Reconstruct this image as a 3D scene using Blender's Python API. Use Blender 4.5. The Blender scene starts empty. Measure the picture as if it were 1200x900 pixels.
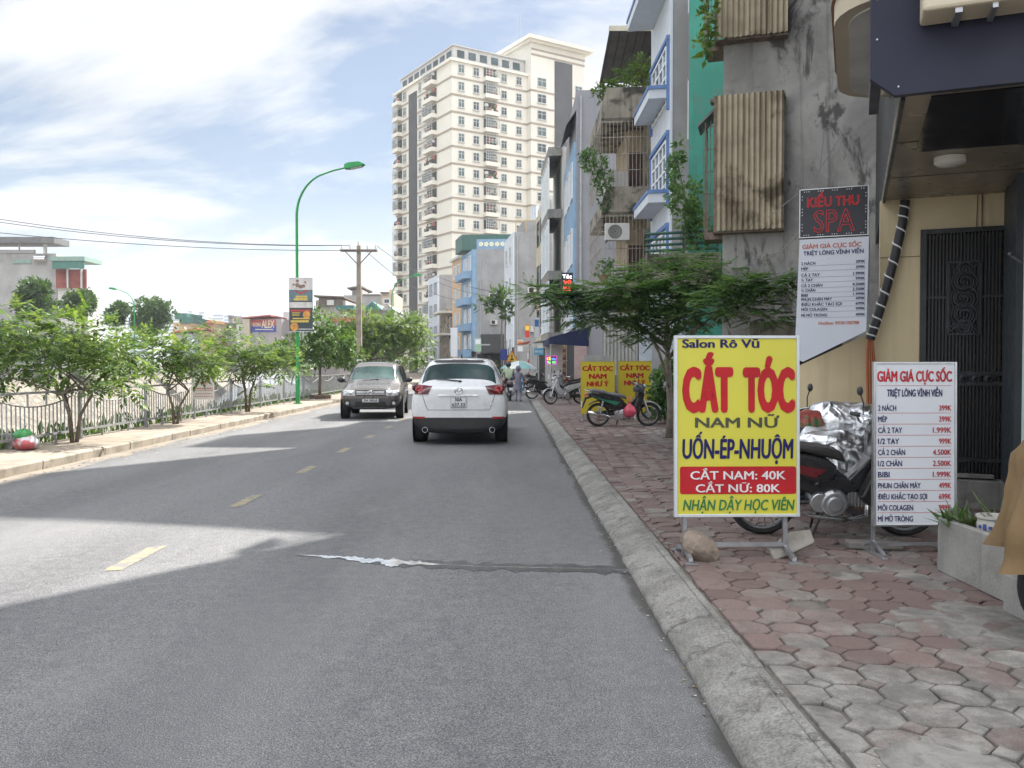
import bpy, bmesh, math, random
from mathutils import Vector, Matrix
from mathutils.bvhtree import BVHTree
rnd = random.Random(7)
sc = bpy.context.scene
COL = sc.collection
R = math.radians

# ------------------------------------------------------------------ camera
H, F = 1.6, 1000.0
PITCH, YAW = math.atan(23 / F), math.atan(3 / F)
cam_d = bpy.data.cameras.new("camera"); cam_d.lens = 30.0; cam_d.sensor_width = 36.0
cam_d.clip_start = 0.05; cam_d.clip_end = 6000
cam = bpy.data.objects.new("camera", cam_d); COL.objects.link(cam)
cam.location = (0, 0, H); cam.rotation_euler = (R(90) - PITCH, 0, -YAW)
sc.camera = cam

# ------------------------------------------------------------------ light
SUN_AZ, SUN_EL = R(37), R(45)
SKY_STRENGTH, SUN_STRENGTH, EXPOSURE = 0.15, 5.0, 1.36
sd = bpy.data.lights.new("sun", 'SUN'); sd.energy = SUN_STRENGTH; sd.angle = R(0.6); sd.color = (1, .955, .88)
sun = bpy.data.objects.new("sun", sd); COL.objects.link(sun)
sv = Vector((math.sin(SUN_AZ) * math.cos(SUN_EL), math.cos(SUN_AZ) * math.cos(SUN_EL), math.sin(SUN_EL)))
sun.rotation_euler = sv.to_track_quat('Z', 'Y').to_euler()

W = bpy.data.worlds.new("World"); sc.world = W; W.use_nodes = True
def build_world():
    nt = W.node_tree; N = nt.nodes; L = nt.links; N.clear()
    def nd(t, **k):
        n = N.new(t)
        for a, b in k.items(): setattr(n, a, b)
        return n
    def mth(op, a, b=None, c=None, clamp=False):
        n = nd('ShaderNodeMath', operation=op); n.use_clamp = clamp
        for i, v in enumerate((a, b, c)):
            if v is None: continue
            if isinstance(v, (int, float)): n.inputs[i].default_value = v
            else: L.new(v, n.inputs[i])
        return n.outputs[0]
    out = nd('ShaderNodeOutputWorld'); bg = nd('ShaderNodeBackground'); L.new(bg.outputs[0], out.inputs[0])
    bg.inputs[1].default_value = SKY_STRENGTH
    sky = nd('ShaderNodeTexSky', sky_type='NISHITA'); sky.sun_disc = False
    sky.sun_elevation = SUN_EL; sky.sun_rotation = SUN_AZ; sky.dust_density = .6; sky.ozone_density = 4.0; sky.air_density = 1.0
    tc = nd('ShaderNodeTexCoord'); sep = nd('ShaderNodeSeparateXYZ'); L.new(tc.outputs['Generated'], sep.inputs[0])
    z = mth('MAXIMUM', sep.outputs[2], 0.0)
    # cloud sheet seen on a flat layer overhead
    den = mth('ADD', z, 0.30)
    cx = mth('DIVIDE', sep.outputs[0], den); cy = mth('DIVIDE', sep.outputs[1], den)
    cmb = nd('ShaderNodeCombineXYZ'); L.new(cx, cmb.inputs[0]); L.new(cy, cmb.inputs[1])
    mp = nd('ShaderNodeMapping'); mp.inputs['Rotation'].default_value = (0, 0, R(CLOUD_ROT)); mp.inputs['Scale'].default_value = (.55, 1.0, 1)
    mp.inputs['Location'].default_value = CLOUD_LOC
    L.new(cmb.outputs[0], mp.inputs[0])
    n1 = nd('ShaderNodeTexNoise'); n1.inputs['Scale'].default_value = 2.1; n1.inputs['Detail'].default_value = 9; n1.inputs['Roughness'].default_value = .58; n1.inputs['Distortion'].default_value = .35
    L.new(mp.outputs[0], n1.inputs['Vector'])
    n2 = nd('ShaderNodeTexNoise'); n2.inputs['Scale'].default_value = .9; n2.inputs['Detail'].default_value = 4; L.new(mp.outputs[0], n2.inputs['Vector'])
    f = mth('ADD', mth('MULTIPLY', n1.outputs[0], .65), mth('MULTIPLY', n2.outputs[0], .35))
    mr = nd('ShaderNodeMapRange', interpolation_type='SMOOTHSTEP'); mr.inputs[1].default_value = .43; mr.inputs[2].default_value = .56
    L.new(f, mr.inputs[0]); mask = mr.outputs[0]
    # milky veil low on the horizon
    veil = mth('SUBTRACT', 1.0, mth('MULTIPLY', z, 4.2), clamp=True)
    mask = mth('MAXIMUM', mask, mth('MULTIPLY', veil, .93))
    mask = mth('MAXIMUM', mask, .16)
    # added fill: clouds overhead, out of view, brightened to lift the shade
    lift = nd('ShaderNodeMapRange', interpolation_type='SMOOTHSTEP'); lift.inputs[1].default_value = .40; lift.inputs[2].default_value = .85
    lift.inputs[3].default_value = 1.0; lift.inputs[4].default_value = ZENITH; L.new(z, lift.inputs[0])
    n3 = nd('ShaderNodeTexNoise'); n3.inputs['Scale'].default_value = 4.5; n3.inputs['Detail'].default_value = 6; L.new(mp.outputs[0], n3.inputs['Vector'])
    var = mth('ADD', mth('MULTIPLY', n3.outputs[0], .34), .80)
    cl = nd('ShaderNodeMix', data_type='RGBA', blend_type='MULTIPLY'); cl.inputs[0].default_value = 1
    cl.inputs[6].default_value = (CLOUD * .985, CLOUD * 1.0, CLOUD * 1.02, 1)
    cv = nd('ShaderNodeCombineColor')
    # added fill: unseen clouds behind the camera brightened to light walls facing it
    ny = mth('MULTIPLY', sep.outputs[1], -1.0)
    fl = nd('ShaderNodeMapRange', interpolation_type='SMOOTHSTEP'); fl.inputs[1].default_value = -.25; fl.inputs[2].default_value = .7; fl.inputs[3].default_value = 1.0; fl.inputs[4].default_value = BACK_FILL; L.new(ny, fl.inputs[0])
    lv = mth('MULTIPLY', mth('MULTIPLY', lift.outputs[0], fl.outputs[0]), var)
    for i in range(3): L.new(lv, cv.inputs[i])
    L.new(cv.outputs[0], cl.inputs[7])
    # blue gaps between the clouds
    sk = nd('ShaderNodeMix', data_type='RGBA', blend_type='MULTIPLY'); sk.inputs[0].default_value = 1
    L.new(sky.outputs[0], sk.inputs[6]); sk.inputs[7].default_value = SKYMUL
    mx = nd('ShaderNodeMix', data_type='RGBA'); L.new(mask, mx.inputs[0]); L.new(sk.outputs[2], mx.inputs[6]); L.new(cl.outputs[2], mx.inputs[7])
    L.new(mx.outputs[2], bg.inputs[0])
ZENITH, CLOUD, SKYMUL = 3.1, 2.6, (.355, .33, .305, 1)
BACK_FILL = 1.9
CLOUD_LOC, CLOUD_ROT = (5.9, 8.1, 0), 10
build_world()

sc.render.engine = 'CYCLES'
sc.cycles.use_denoising = True
try: sc.cycles.denoiser = 'OPENIMAGEDENOISE'
except Exception: pass
sc.cycles.max_bounces = 6; sc.cycles.diffuse_bounces = 3; sc.cycles.glossy_bounces = 3; sc.cycles.transparent_max_bounces = 8
sc.cycles.sample_clamp_indirect = 8
sc.view_settings.view_transform = 'Standard'; sc.view_settings.look = 'None'
sc.view_settings.exposure = EXPOSURE; sc.view_settings.gamma = 1; sc.view_settings.use_curve_mapping = False

# ------------------------------------------------------------------ survey helpers (photo measurements -> metres)
cp, sp = math.cos(PITCH), math.sin(PITCH)
def ray(px, py):
    u, v = (px - 600) / F, (450 - py) / F
    X, Y, Z = u, cp + v * sp, v * cp - sp
    return Vector((X * math.cos(YAW) + Y * math.sin(YAW), Y * math.cos(YAW) - X * math.sin(YAW), Z))
def at(px, py, Y):
    r = ray(px, py); return Vector((0, 0, H)) + r * (Y / r.y)
def gp(px, py, z=0.0):
    r = ray(px, py); return Vector((0, 0, H)) + r * ((z - H) / r.z)
def zat(py, Y): return at(600, py, Y).z
def xat(px, Y): return at(px, 427, Y).x
def bend(Y):
    if Y <= 40: return 0.0
    if Y <= 120: return -.0018 * (Y - 40) ** 2
    return -11.52 - .288 * (Y - 120)

# ------------------------------------------------------------------ scene graph helpers
def tag(o, label=None, cat=None, group=None, kind=None):
    if label: o['label'] = label
    if cat: o['category'] = cat
    if group: o['group'] = group
    if kind: o['kind'] = kind
    return o
def T(name, label, cat, loc=(0, 0, 0), rz=0.0, group=None):
    o = bpy.data.objects.new(name, None); COL.objects.link(o); o.empty_display_size = .2
    o.location = loc; o.rotation_euler = (0, 0, rz)
    return tag(o, label, cat, group)
def copy_tree(o, parent=None):
    c = o.copy(); COL.objects.link(c); c.parent = parent
    for ch in list(o.children): copy_tree(ch, c)
    return c

class MB:
    def __init__(s, xf=None): s.v = []; s.f = []; s.m = []; s.xf = xf; s.mi = 0
    def add(s, vs, fs):
        b = len(s.v)
        if s.xf: vs = [s.xf(*p) for p in vs]
        s.v += [tuple(p) for p in vs]; s.f += [[i + b for i in f] for f in fs]; s.m += [s.mi] * len(fs)
        return s
    def mat(s, i): s.mi = i; return s
    def box(s, x0, x1, y0, y1, z0, z1):
        return s.add([(x0, y0, z0), (x1, y0, z0), (x1, y1, z0), (x0, y1, z0), (x0, y0, z1), (x1, y0, z1), (x1, y1, z1), (x0, y1, z1)],
                     [(0, 3, 2, 1), (4, 5, 6, 7), (0, 1, 5, 4), (1, 2, 6, 5), (2, 3, 7, 6), (3, 0, 4, 7)])
    def obox(s, c, size, M):
        a, b, d = size[0] / 2, size[1] / 2, size[2] / 2; c = Vector(c)
        vs = [c + M @ Vector(p) for p in ((-a, -b, -d), (a, -b, -d), (a, b, -d), (-a, b, -d), (-a, -b, d), (a, -b, d), (a, b, d), (-a, b, d))]
        return s.add(vs, [(0, 3, 2, 1), (4, 5, 6, 7), (0, 1, 5, 4), (1, 2, 6, 5), (2, 3, 7, 6), (3, 0, 4, 7)])
    def beam(s, p0, p1, w, h):
        p0, p1 = Vector(p0), Vector(p1); d = (p1 - p0); L = d.length; d.normalize()
        up = Vector((0, 0, 1)) if abs(d.z) < .95 else Vector((0, 1, 0))
        a = d.cross(up).normalized(); b = a.cross(d)
        M = Matrix((a, d, b)).transposed()
        return s.obox((p0 + p1) / 2, (w, L, h), M)
    def tube(s, pts, r, n=8, cap=True):
        pts = [Vector(p) for p in pts]; rs = r if isinstance(r, (list, tuple)) else [r] * len(pts)
        vs = []; fs = []; prev = None
        for i, p in enumerate(pts):
            d = (pts[min(i + 1, len(pts) - 1)] - pts[max(i - 1, 0)])
            if d.length < 1e-9: d = Vector((0, 0, 1))
            d.normalize()
            if prev is None:
                ref = Vector((0, 0, 1)) if abs(d.z) < .9 else Vector((1, 0, 0))
                a = d.cross(ref).normalized()
            else:
                a = prev - d * prev.dot(d)
                a = a.normalized() if a.length > 1e-6 else d.orthogonal().normalized()
            prev = a; b = d.cross(a)
            for k in range(n):
                t = 2 * math.pi * k / n; vs.append(p + (a * math.cos(t) + b * math.sin(t)) * rs[i])
        for i in range(len(pts) - 1):
            for k in range(n):
                k2 = (k + 1) % n; fs.append((i * n + k, i * n + k2, (i + 1) * n + k2, (i + 1) * n + k))
        if cap:
            fs.append(tuple(range(n - 1, -1, -1))); m = (len(pts) - 1) * n; fs.append(tuple(m + k for k in range(n)))
        return s.add(vs, fs)
    def prism(s, poly, a, b, axis='y'):
        n = len(poly)
        def q(p, t): return (p[0], t, p[1]) if axis == 'y' else ((t, p[0], p[1]) if axis == 'x' else (p[0], p[1], t))
        vs = [q(p, a) for p in poly] + [q(p, b) for p in poly]
        fs = [tuple(range(n - 1, -1, -1)), tuple(n + i for i in range(n))] + [(i, (i + 1) % n, n + (i + 1) % n, n + i) for i in range(n)]
        return s.add(vs, fs)
    def lathe(s, prof, c=(0, 0, 0), n=24, axis='z', close=False):
        vs = []; fs = []; c = Vector(c)
        for r, h in prof:
            for k in range(n):
                t = 2 * math.pi * k / n; a, b = r * math.cos(t), r * math.sin(t)
                p = (a, b, h) if axis == 'z' else ((h, a, b) if axis == 'x' else (a, h, b))
                vs.append(c + Vector(p))
        m = len(prof)
        for i in range(m if close else m - 1):
            for k in range(n):
                k2 = (k + 1) % n; j = (i + 1) % m
                fs.append((i * n + k, i * n + k2, j * n + k2, j * n + k))
        return s.add(vs, fs)
    def ball(s, c, r, nu=12, nv=8):
        r = r if isinstance(r, (tuple, list)) else (r, r, r); c = Vector(c)
        vs = [c + Vector((0, 0, -r[2]))]; fs = []
        for j in range(1, nv):
            ph = -math.pi / 2 + math.pi * j / nv
            for i in range(nu):
                t = 2 * math.pi * i / nu
                vs.append(c + Vector((r[0] * math.cos(ph) * math.cos(t), r[1] * math.cos(ph) * math.sin(t), r[2] * math.sin(ph))))
        vs.append(c + Vector((0, 0, r[2]))); top = len(vs) - 1
        for i in range(nu): fs.append((0, 1 + (i + 1) % nu, 1 + i)); fs.append((top, 1 + (nv - 2) * nu + i, 1 + (nv - 2) * nu + (i + 1) % nu))
        for j in range(nv - 2):
            for i in range(nu):
                a = 1 + j * nu + i; b = 1 + j * nu + (i + 1) % nu; fs.append((a, b, b + nu, a + nu))
        return s.add(vs, fs)
    def quad(s, a, b, c, d): return s.add([a, b, c, d], [(0, 1, 2, 3)])
    def build(s, name, mats, parent=None, smooth=False, fix=True, bevel=0, seg=2, sub=0, xfm=None):
        me = bpy.data.meshes.new(name); me.from_pydata(s.v, [], s.f)
        mats = mats if isinstance(mats, (list, tuple)) else [mats]
        for m in mats: me.materials.append(m)
        if len(mats) > 1: me.polygons.foreach_set('material_index', s.m)
        if fix:
            bm = bmesh.new(); bm.from_mesh(me); bmesh.ops.recalc_face_normals(bm, faces=bm.faces); bm.to_mesh(me); bm.free()
        if smooth:
            me.polygons.foreach_set('use_smooth', [True] * len(me.polygons))
            if smooth != 'all': me.set_sharp_from_angle(angle=R(38))
        me.update()
        o = bpy.data.objects.new(name, me); COL.objects.link(o)
        if parent: o.parent = parent
        if bevel:
            md = o.modifiers.new('bevel', 'BEVEL'); md.width = bevel; md.segments = seg; md.limit_method = 'ANGLE'; md.angle_limit = R(35)
        if sub:
            md = o.modifiers.new('sub', 'SUBSURF'); md.levels = sub; md.render_levels = sub
        return o
def struct(o): o['kind'] = 'structure'; return o

# ------------------------------------------------------------------ materials
MATS = {}
def new_mat(name):
    m = bpy.data.materials.new(name); m.use_nodes = True; nt = m.node_tree
    return m, nt, nt.nodes, nt.links, nt.nodes['Principled BSDF']
def ramp(N, stops):
    r = N.new('ShaderNodeValToRGB'); e = r.color_ramp.elements
    while len(e) < len(stops): e.new(.5)
    for i, (p, c) in enumerate(stops):
        e[i].position = p; e[i].color = (*c, 1) if len(c) == 3 else c
    return r
def noise(N, L, vec, scale, detail=5, rough=.55, dist=0):
    n = N.new('ShaderNodeTexNoise'); n.inputs['Scale'].default_value = scale; n.inputs['Detail'].default_value = detail
    n.inputs['Roughness'].default_value = rough; n.inputs['Distortion'].default_value = dist
    if vec is not None: L.new(vec, n.inputs['Vector'])
    return n.outputs[0]
def mixc(N, L, fac, a, b, mode='MIX'):
    m = N.new('ShaderNodeMix'); m.data_type = 'RGBA'; m.blend_type = mode
    for i, v in ((0, fac), (6, a), (7, b)):
        if isinstance(v, (int, float)): m.inputs[i].default_value = v
        elif isinstance(v, tuple): m.inputs[i].default_value = (*v[:3], 1)
        else: L.new(v, m.inputs[i])
    return m.outputs[2]
def mrange(N, L, v, a, b, c=0, d=1, smooth=True):
    m = N.new('ShaderNodeMapRange'); m.interpolation_type = 'SMOOTHSTEP' if smooth else 'LINEAR'
    for i, q in ((1, a), (2, b), (3, c), (4, d)): m.inputs[i].default_value = q
    L.new(v, m.inputs[0]); return m.outputs[0]
def stretch(N, L, vec, s):
    m = N.new('ShaderNodeMapping'); m.inputs['Scale'].default_value = s; L.new(vec, m.inputs[0]); return m.outputs[0]
def pm(name, col, rough=.6, metal=0, var=.12, scale=3.0, bump=0, bscale=40, stains=None, streak=None, spec=.5, coat=0, vec='Object'):
    """stains=(colour, scale, lo, hi) blotches; streak=(colour, amount) rain streaks running down"""
    if name in MATS: return MATS[name]
    m, nt, N, L, P = new_mat(name)
    tc = N.new('ShaderNodeTexCoord'); v = tc.outputs[vec]
    c = tuple(col)
    n = noise(N, L, v, scale)
    out = mixc(N, L, mrange(N, L, n, .3, .7), tuple(max(0, x * (1 - var)) for x in c), tuple(min(1, x * (1 + var)) for x in c))
    if stains:
        sc_, ss, lo, hi = stains
        k = noise(N, L, v, ss, 8, .62, .4)
        out = mixc(N, L, mrange(N, L, k, lo, hi), out, sc_)
    if streak:
        k = noise(N, L, stretch(N, L, v, (6, 6, .35)), 1.0, 6, .6)
        k = mrange(N, L, k, .5, .75, 0, streak[1])
        out = mixc(N, L, k, out, streak[0])
    L.new(out, P.inputs['Base Color'])
    P.inputs['Roughness'].default_value = rough; P.inputs['Metallic'].default_value = metal
    P.inputs['Specular IOR Level'].default_value = spec
    if coat: P.inputs['Coat Weight'].default_value = coat; P.inputs['Coat Roughness'].default_value = .05
    if rough < .9:
        L.new(mrange(N, L, noise(N, L, v, scale * 3), .25, .75, max(0, rough - .07), min(1, rough + .07)), P.inputs['Roughness'])
    if bump:
        b = N.new('ShaderNodeBump'); b.inputs['Strength'].default_value = bump; b.inputs['Distance'].default_value = .02
        L.new(noise(N, L, v, bscale, 6), b.inputs['Height']); L.new(b.outputs[0], P.inputs['Normal'])
    MATS[name] = m; return m
def emit(name, col, s):
    if name in MATS: return MATS[name]
    m, nt, N, L, P = new_mat(name)
    P.inputs['Base Color'].default_value = (*col, 1); P.inputs['Emission Color'].default_value = (*col, 1); P.inputs['Emission Strength'].default_value = s
    MATS[name] = m; return m
def leaf_mat(name, dark, mid, light, trans=.35):
    if name in MATS: return MATS[name]
    m, nt, N, L, P = new_mat(name); N.remove(P)
    g = N.new('ShaderNodeNewGeometry'); tc = N.new('ShaderNodeTexCoord')
    r = ramp(N, [(0, dark), (.5, mid), (1, light)])
    a = N.new('ShaderNodeMath'); a.operation = 'ADD'; a.use_clamp = True
    b = N.new('ShaderNodeMath'); b.operation = 'MULTIPLY'; b.inputs[1].default_value = .55; L.new(g.outputs['Random Per Island'], b.inputs[0])
    k = mrange(N, L, noise(N, L, tc.outputs['Object'], 1.6, 3), .3, .7, 0, .5)
    L.new(b.outputs[0], a.inputs[0]); L.new(k, a.inputs[1]); L.new(a.outputs[0], r.inputs[0])
    d = N.new('ShaderNodeBsdfPrincipled'); d.inputs['Roughness'].default_value = .45; d.inputs['Specular IOR Level'].default_value = .35; L.new(r.outputs[0], d.inputs['Base Color'])
    t = N.new('ShaderNodeBsdfTranslucent'); tcx = mixc(N, L, 1.0, r.outputs[0], (1.0, 1.0, .45), 'MULTIPLY'); hs = N.new('ShaderNodeHueSaturation'); hs.inputs['Value'].default_value = 1.6
    L.new(tcx, hs.inputs['Color']); L.new(hs.outputs[0], t.inputs[0])
    x = N.new('ShaderNodeMixShader'); x.inputs[0].default_value = trans; L.new(d.outputs[0], x.inputs[1]); L.new(t.outputs[0], x.inputs[2])
    L.new(x.outputs[0], N['Material Output'].inputs[0])
    MATS[name] = m; return m

steel = pm('galvanised steel', (.42, .43, .45), .42, .85, .15, 6)
rubber = pm('tyre rubber', (.018, .018, .019), .85, 0, .2, 8)
black_pl = pm('black plastic', (.02, .02, .022), .45, 0, .15, 6)
chrome = pm('chrome', (.7, .7, .72), .15, 1, .05, 4)
alu = pm('alloy', (.5, .51, .53), .35, .9, .1, 8)
dark_glass = pm('dark window glass', (.03, .04, .045), .06, 0, .3, .8, spec=.8)
blue_glass = pm('blue tinted window glass', (.05, .11, .17), .07, 0, .3, .6, spec=.8)
white_paint = pm('white paint', (.72, .73, .74), .5, 0, .06, 3)
concrete = pm('raw concrete', (.23, .225, .21), .9, 0, .22, 2.2, .35, 25, stains=((.06, .06, .055), 1.1, .56, .74), streak=((.07, .07, .065), .5))
# ================================================================== ground, road, pavements, canal
YS = [-30, -10, 0, 5, 10, 15, 20, 25, 30, 35, 40, 45, 50, 55, 60, 65, 70, 75, 80, 85, 90, 95, 100, 110, 120, 140, 160, 200, 260, 400, 800, 1100]
def strip(name, prof, mat, ys=YS, kind='structure'):
    vs = []; fs = []; n = len(prof)
    for y in ys:
        for x, z in prof: vs.append((x + (bend(y) if abs(x) < 800 else 0), y, z))
    for j in range(len(ys) - 1):
        for i in range(n - 1): fs.append((j * n + i, j * n + i + 1, (j + 1) * n + i + 1, (j + 1) * n + i))
    o = MB().add(vs, fs).build(name, mat, fix=False)
    o['kind'] = kind; return o

def asphalt():
    m, nt, N, L, P = new_mat('asphalt')
    tc = N.new('ShaderNodeTexCoord'); v = tc.outputs['Object']
    big = noise(N, L, stretch(N, L, v, (1.0, .25, 1)), .7, 5)
    c = mixc(N, L, mrange(N, L, big, .3, .7), (.106, .106, .112), (.156, .156, .160))
    mid = noise(N, L, v, 9, 6, .65)
    c = mixc(N, L, mrange(N, L, mid, .35, .7, 0, .5), c, (.19, .188, .185))
    fine = noise(N, L, v, 140, 3, .7)
    c = mixc(N, L, mrange(N, L, fine, .40, .60), mixc(N, L, 1, c, (.48, .48, .49), 'MULTIPLY'), mixc(N, L, 1, c, (1.42, 1.42, 1.40), 'MULTIPLY'))
    vo = N.new('ShaderNodeTexVoronoi'); vo.inputs['Scale'].default_value = 75; L.new(v, vo.inputs['Vector'])
    c = mixc(N, L, mrange(N, L, vo.outputs['Distance'], .12, .19, .9, 0), c, (.46, .46, .45))
    # dark oil and tar blotches
    bl = noise(N, L, v, 1.9, 7, .7, .6)
    c = mixc(N, L, mrange(N, L, bl, .58, .74, 0, .55), c, (.07, .07, .072))
    # tyre-polished bands, patched strips and dried drips
    sx0 = N.new('ShaderNodeSeparateXYZ'); L.new(v, sx0.inputs[0])
    wv = N.new('ShaderNodeMath'); wv.operation = 'SINE'; ml = N.new('ShaderNodeMath'); ml.operation = 'MULTIPLY_ADD'; ml.inputs[1].default_value = 3.6; ml.inputs[2].default_value = 1.2
    L.new(sx0.outputs[0], ml.inputs[0]); L.new(ml.outputs[0], wv.inputs[0])
    lane = mrange(N, L, wv.outputs[0], -.2, 1.0, 0, .45)
    c = mixc(N, L, lane, c, mixc(N, L, 1, c, (.80, .80, .81), 'MULTIPLY'))
    dr = noise(N, L, stretch(N, L, v, (3.0, .5, 1)), 1.0, 8, .75, .3)
    c = mixc(N, L, mrange(N, L, dr, .58, .70, 0, .38), c, (.085, .085, .09))
    du = noise(N, L, stretch(N, L, v, (.8, .3, 1)), 1.3, 7, .7)
    c = mixc(N, L, mrange(N, L, du, .55, .75, 0, .45), c, (.21, .203, .19))
    # sand washed up against the kerbs
    sx = N.new('ShaderNodeSeparateXYZ'); L.new(v, sx.inputs[0])
    edge = noise(N, L, stretch(N, L, v, (1.6, .5, 1)), 1.6, 7, .65)
    add = N.new('ShaderNodeMath'); add.operation = 'MULTIPLY_ADD'; add.inputs[1].default_value = 1.7; add.inputs[2].default_value = -.55; L.new(edge, add.inputs[0])
    lw = N.new('ShaderNodeMath'); lw.operation = 'ADD'; L.new(sx.outputs[0], lw.inputs[0]); L.new(add.outputs[0], lw.inputs[1])
    c = mixc(N, L, mrange(N, L, lw.outputs[0], -6.75, -6.35, .85, 0), c, (.27, .225, .175))
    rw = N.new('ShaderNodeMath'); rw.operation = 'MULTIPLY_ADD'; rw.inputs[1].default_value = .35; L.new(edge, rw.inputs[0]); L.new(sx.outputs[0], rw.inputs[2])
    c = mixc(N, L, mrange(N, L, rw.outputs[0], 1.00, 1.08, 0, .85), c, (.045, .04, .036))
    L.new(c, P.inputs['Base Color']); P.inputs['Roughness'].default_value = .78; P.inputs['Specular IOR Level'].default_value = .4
    b = N.new('ShaderNodeBump'); b.inputs['Strength'].default_value = .5; b.inputs['Distance'].default_value = .006
    L.new(noise(N, L, v, 110, 5, .7), b.inputs['Height']); L.new(b.outputs[0], P.inputs['Normal'])
    return m
M_asphalt = asphalt()
M_soil = pm('bare earth', (.16, .13, .10), .95, 0, .25, 1.2, .4, 12, stains=((.08, .11, .04), .8, .5, .7))
def kerb_mat():
    m, nt, N, L, P = new_mat('weathered kerb concrete'); tc = N.new('ShaderNodeTexCoord'); v = tc.outputs['Object']
    c = mixc(N, L, mrange(N, L, noise(N, L, v, 2.2, 8, .65), .32, .68), (.17, .163, .15), (.285, .275, .258))
    c = mixc(N, L, mrange(N, L, noise(N, L, v, 7, 9, .72, .5), .50, .66, 0, .8), c, (.10, .094, .084))
    c = mixc(N, L, mrange(N, L, noise(N, L, v, 4.3, 9, .7, .8), .60, .70, 0, .7), c, (.37, .36, .34))
    c = mixc(N, L, mrange(N, L, noise(N, L, v, 70, 5, .75), .36, .64), mixc(N, L, 1, c, (.66, .66, .65), 'MULTIPLY'), mixc(N, L, 1, c, (1.24, 1.24, 1.23), 'MULTIPLY'))
    L.new(c, P.inputs['Base Color']); P.inputs['Roughness'].default_value = .92
    b = N.new('ShaderNodeBump'); b.inputs['Strength'].default_value = .75; b.inputs['Distance'].default_value = .03
    L.new(noise(N, L, v, 11, 12, .72), b.inputs['Height']); L.new(b.outputs[0], P.inputs['Normal']); return m
M_kerb = kerb_mat()
M_kerb_l = pm('sandy kerb concrete', (.27, .235, .19), .9, 0, .25, 2.4, .4, 50, stains=((.16, .15, .12), 2.0, .52, .72))
M_lpave = pm('dusty pavement', (.27, .225, .18), .95, 0, .2, 1.6, .4, 30, stains=((.15, .135, .115), 1.5, .48, .72))
M_mortar = pm('paver joint dirt', (.125, .112, .098), .95, 0, .3, 6, .4, 60)

strip('ground', [(-1100, .45), (-33.2, .45), (-29, -3.2), (-9.0, -3.2), (-8.62, -.06), (900, -.06)], M_soil)
strip('road', [(-7.12, 0), (-3, .012), (.96, 0)], M_asphalt)
strip('canal_water', [(-29.6, -2.9), (-8.9, -2.9)], pm('canal water', (.05, .06, .045), .08, 0, .2, .3, .1, 3, spec=.6), YS)
M_bank = None
def stone_mat():
    m, nt, N, L, P = new_mat('pitched stone')
    tc = N.new('ShaderNodeTexCoord'); v = tc.outputs['Object']
    vo = N.new('ShaderNodeTexVoronoi'); vo.inputs['Scale'].default_value = 2.2; L.new(v, vo.inputs['Vector'])
    ve = N.new('ShaderNodeTexVoronoi'); ve.feature = 'DISTANCE_TO_EDGE'; ve.inputs['Scale'].default_value = 2.2; L.new(v, ve.inputs['Vector'])
    r = ramp(N, [(0, (.13, .115, .095)), (1, (.26, .235, .195))]); L.new(vo.outputs['Color'], r.inputs[0])
    c = mixc(N, L, mrange(N, L, ve.outputs['Distance'], .02, .09), (.12, .10, .08), r.outputs[0])
    L.new(c, P.inputs['Base Color']); P.inputs['Roughness'].default_value = .9
    return m
strip('canal_bank', [(-33.2, .454), (-32.9, .454), (-29.0, -3.0)], stone_mat())
strip('canal_wall', [(-8.62, .10), (-8.60, -.05), (-8.95, -3.1)], concrete)
strip('left_pavement', [(-8.62, -.05), (-8.62, .152), (-7.30, .140)], M_lpave)
strip('right_pavement_bed', [(1.18, .108), (12, .108)], M_mortar, [y for y in YS if y < 130])
strip('far_pavement', [(1.19, .121), (9, .121)], pm('worn red pavers far', (.155, .12, .11), .9, 0, .2, 1.3, .3, 20), [26.9, 30, 35, 40, 45, 50, 55, 60, 65, 70, 80, 90, 100, 120, 140])

def kerb(name, poly, mat, y0, y1, step, jit):
    b = MB(); y = y0
    while y < y1:
        dx, dz = rnd.uniform(-jit, jit), rnd.uniform(-jit, jit) * .6; q = []
        for (x, z) in poly: q.append((x + dx, z + (dz if z > .02 else 0)))
        a0, a1 = y + .002, y + step - rnd.uniform(.002, .009)
        n = len(q)
        vs = [(p[0] + bend(a0), a0, p[1]) for p in q] + [(p[0] + bend(a1), a1, p[1]) for p in q]
        b.add(vs, [tuple(range(n)), tuple(range(2 * n - 1, n - 1, -1))] + [(i, n + i, n + (i + 1) % n, (i + 1) % n) for i in range(n)])
        y += step
    return struct(b.build(name, mat, bevel=.012, seg=2))
kerb('right_kerb', [(.925, -.05), (.93, .022), (.965, .055), (1.13, .118), (1.195, .126), (1.195, -.05)], M_kerb, -2, 100, 1.0, .009)
kerb('left_kerb', [(-7.12, -.05), (-7.115, .135), (-7.095, .15), (-7.305, .15), (-7.305, -.05)][0:1] + [(-7.10, .13), (-7.13, .15), (-7.31, .15), (-7.31, -.05)], M_kerb_l, 4, 110, 1.0, .008)

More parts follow.
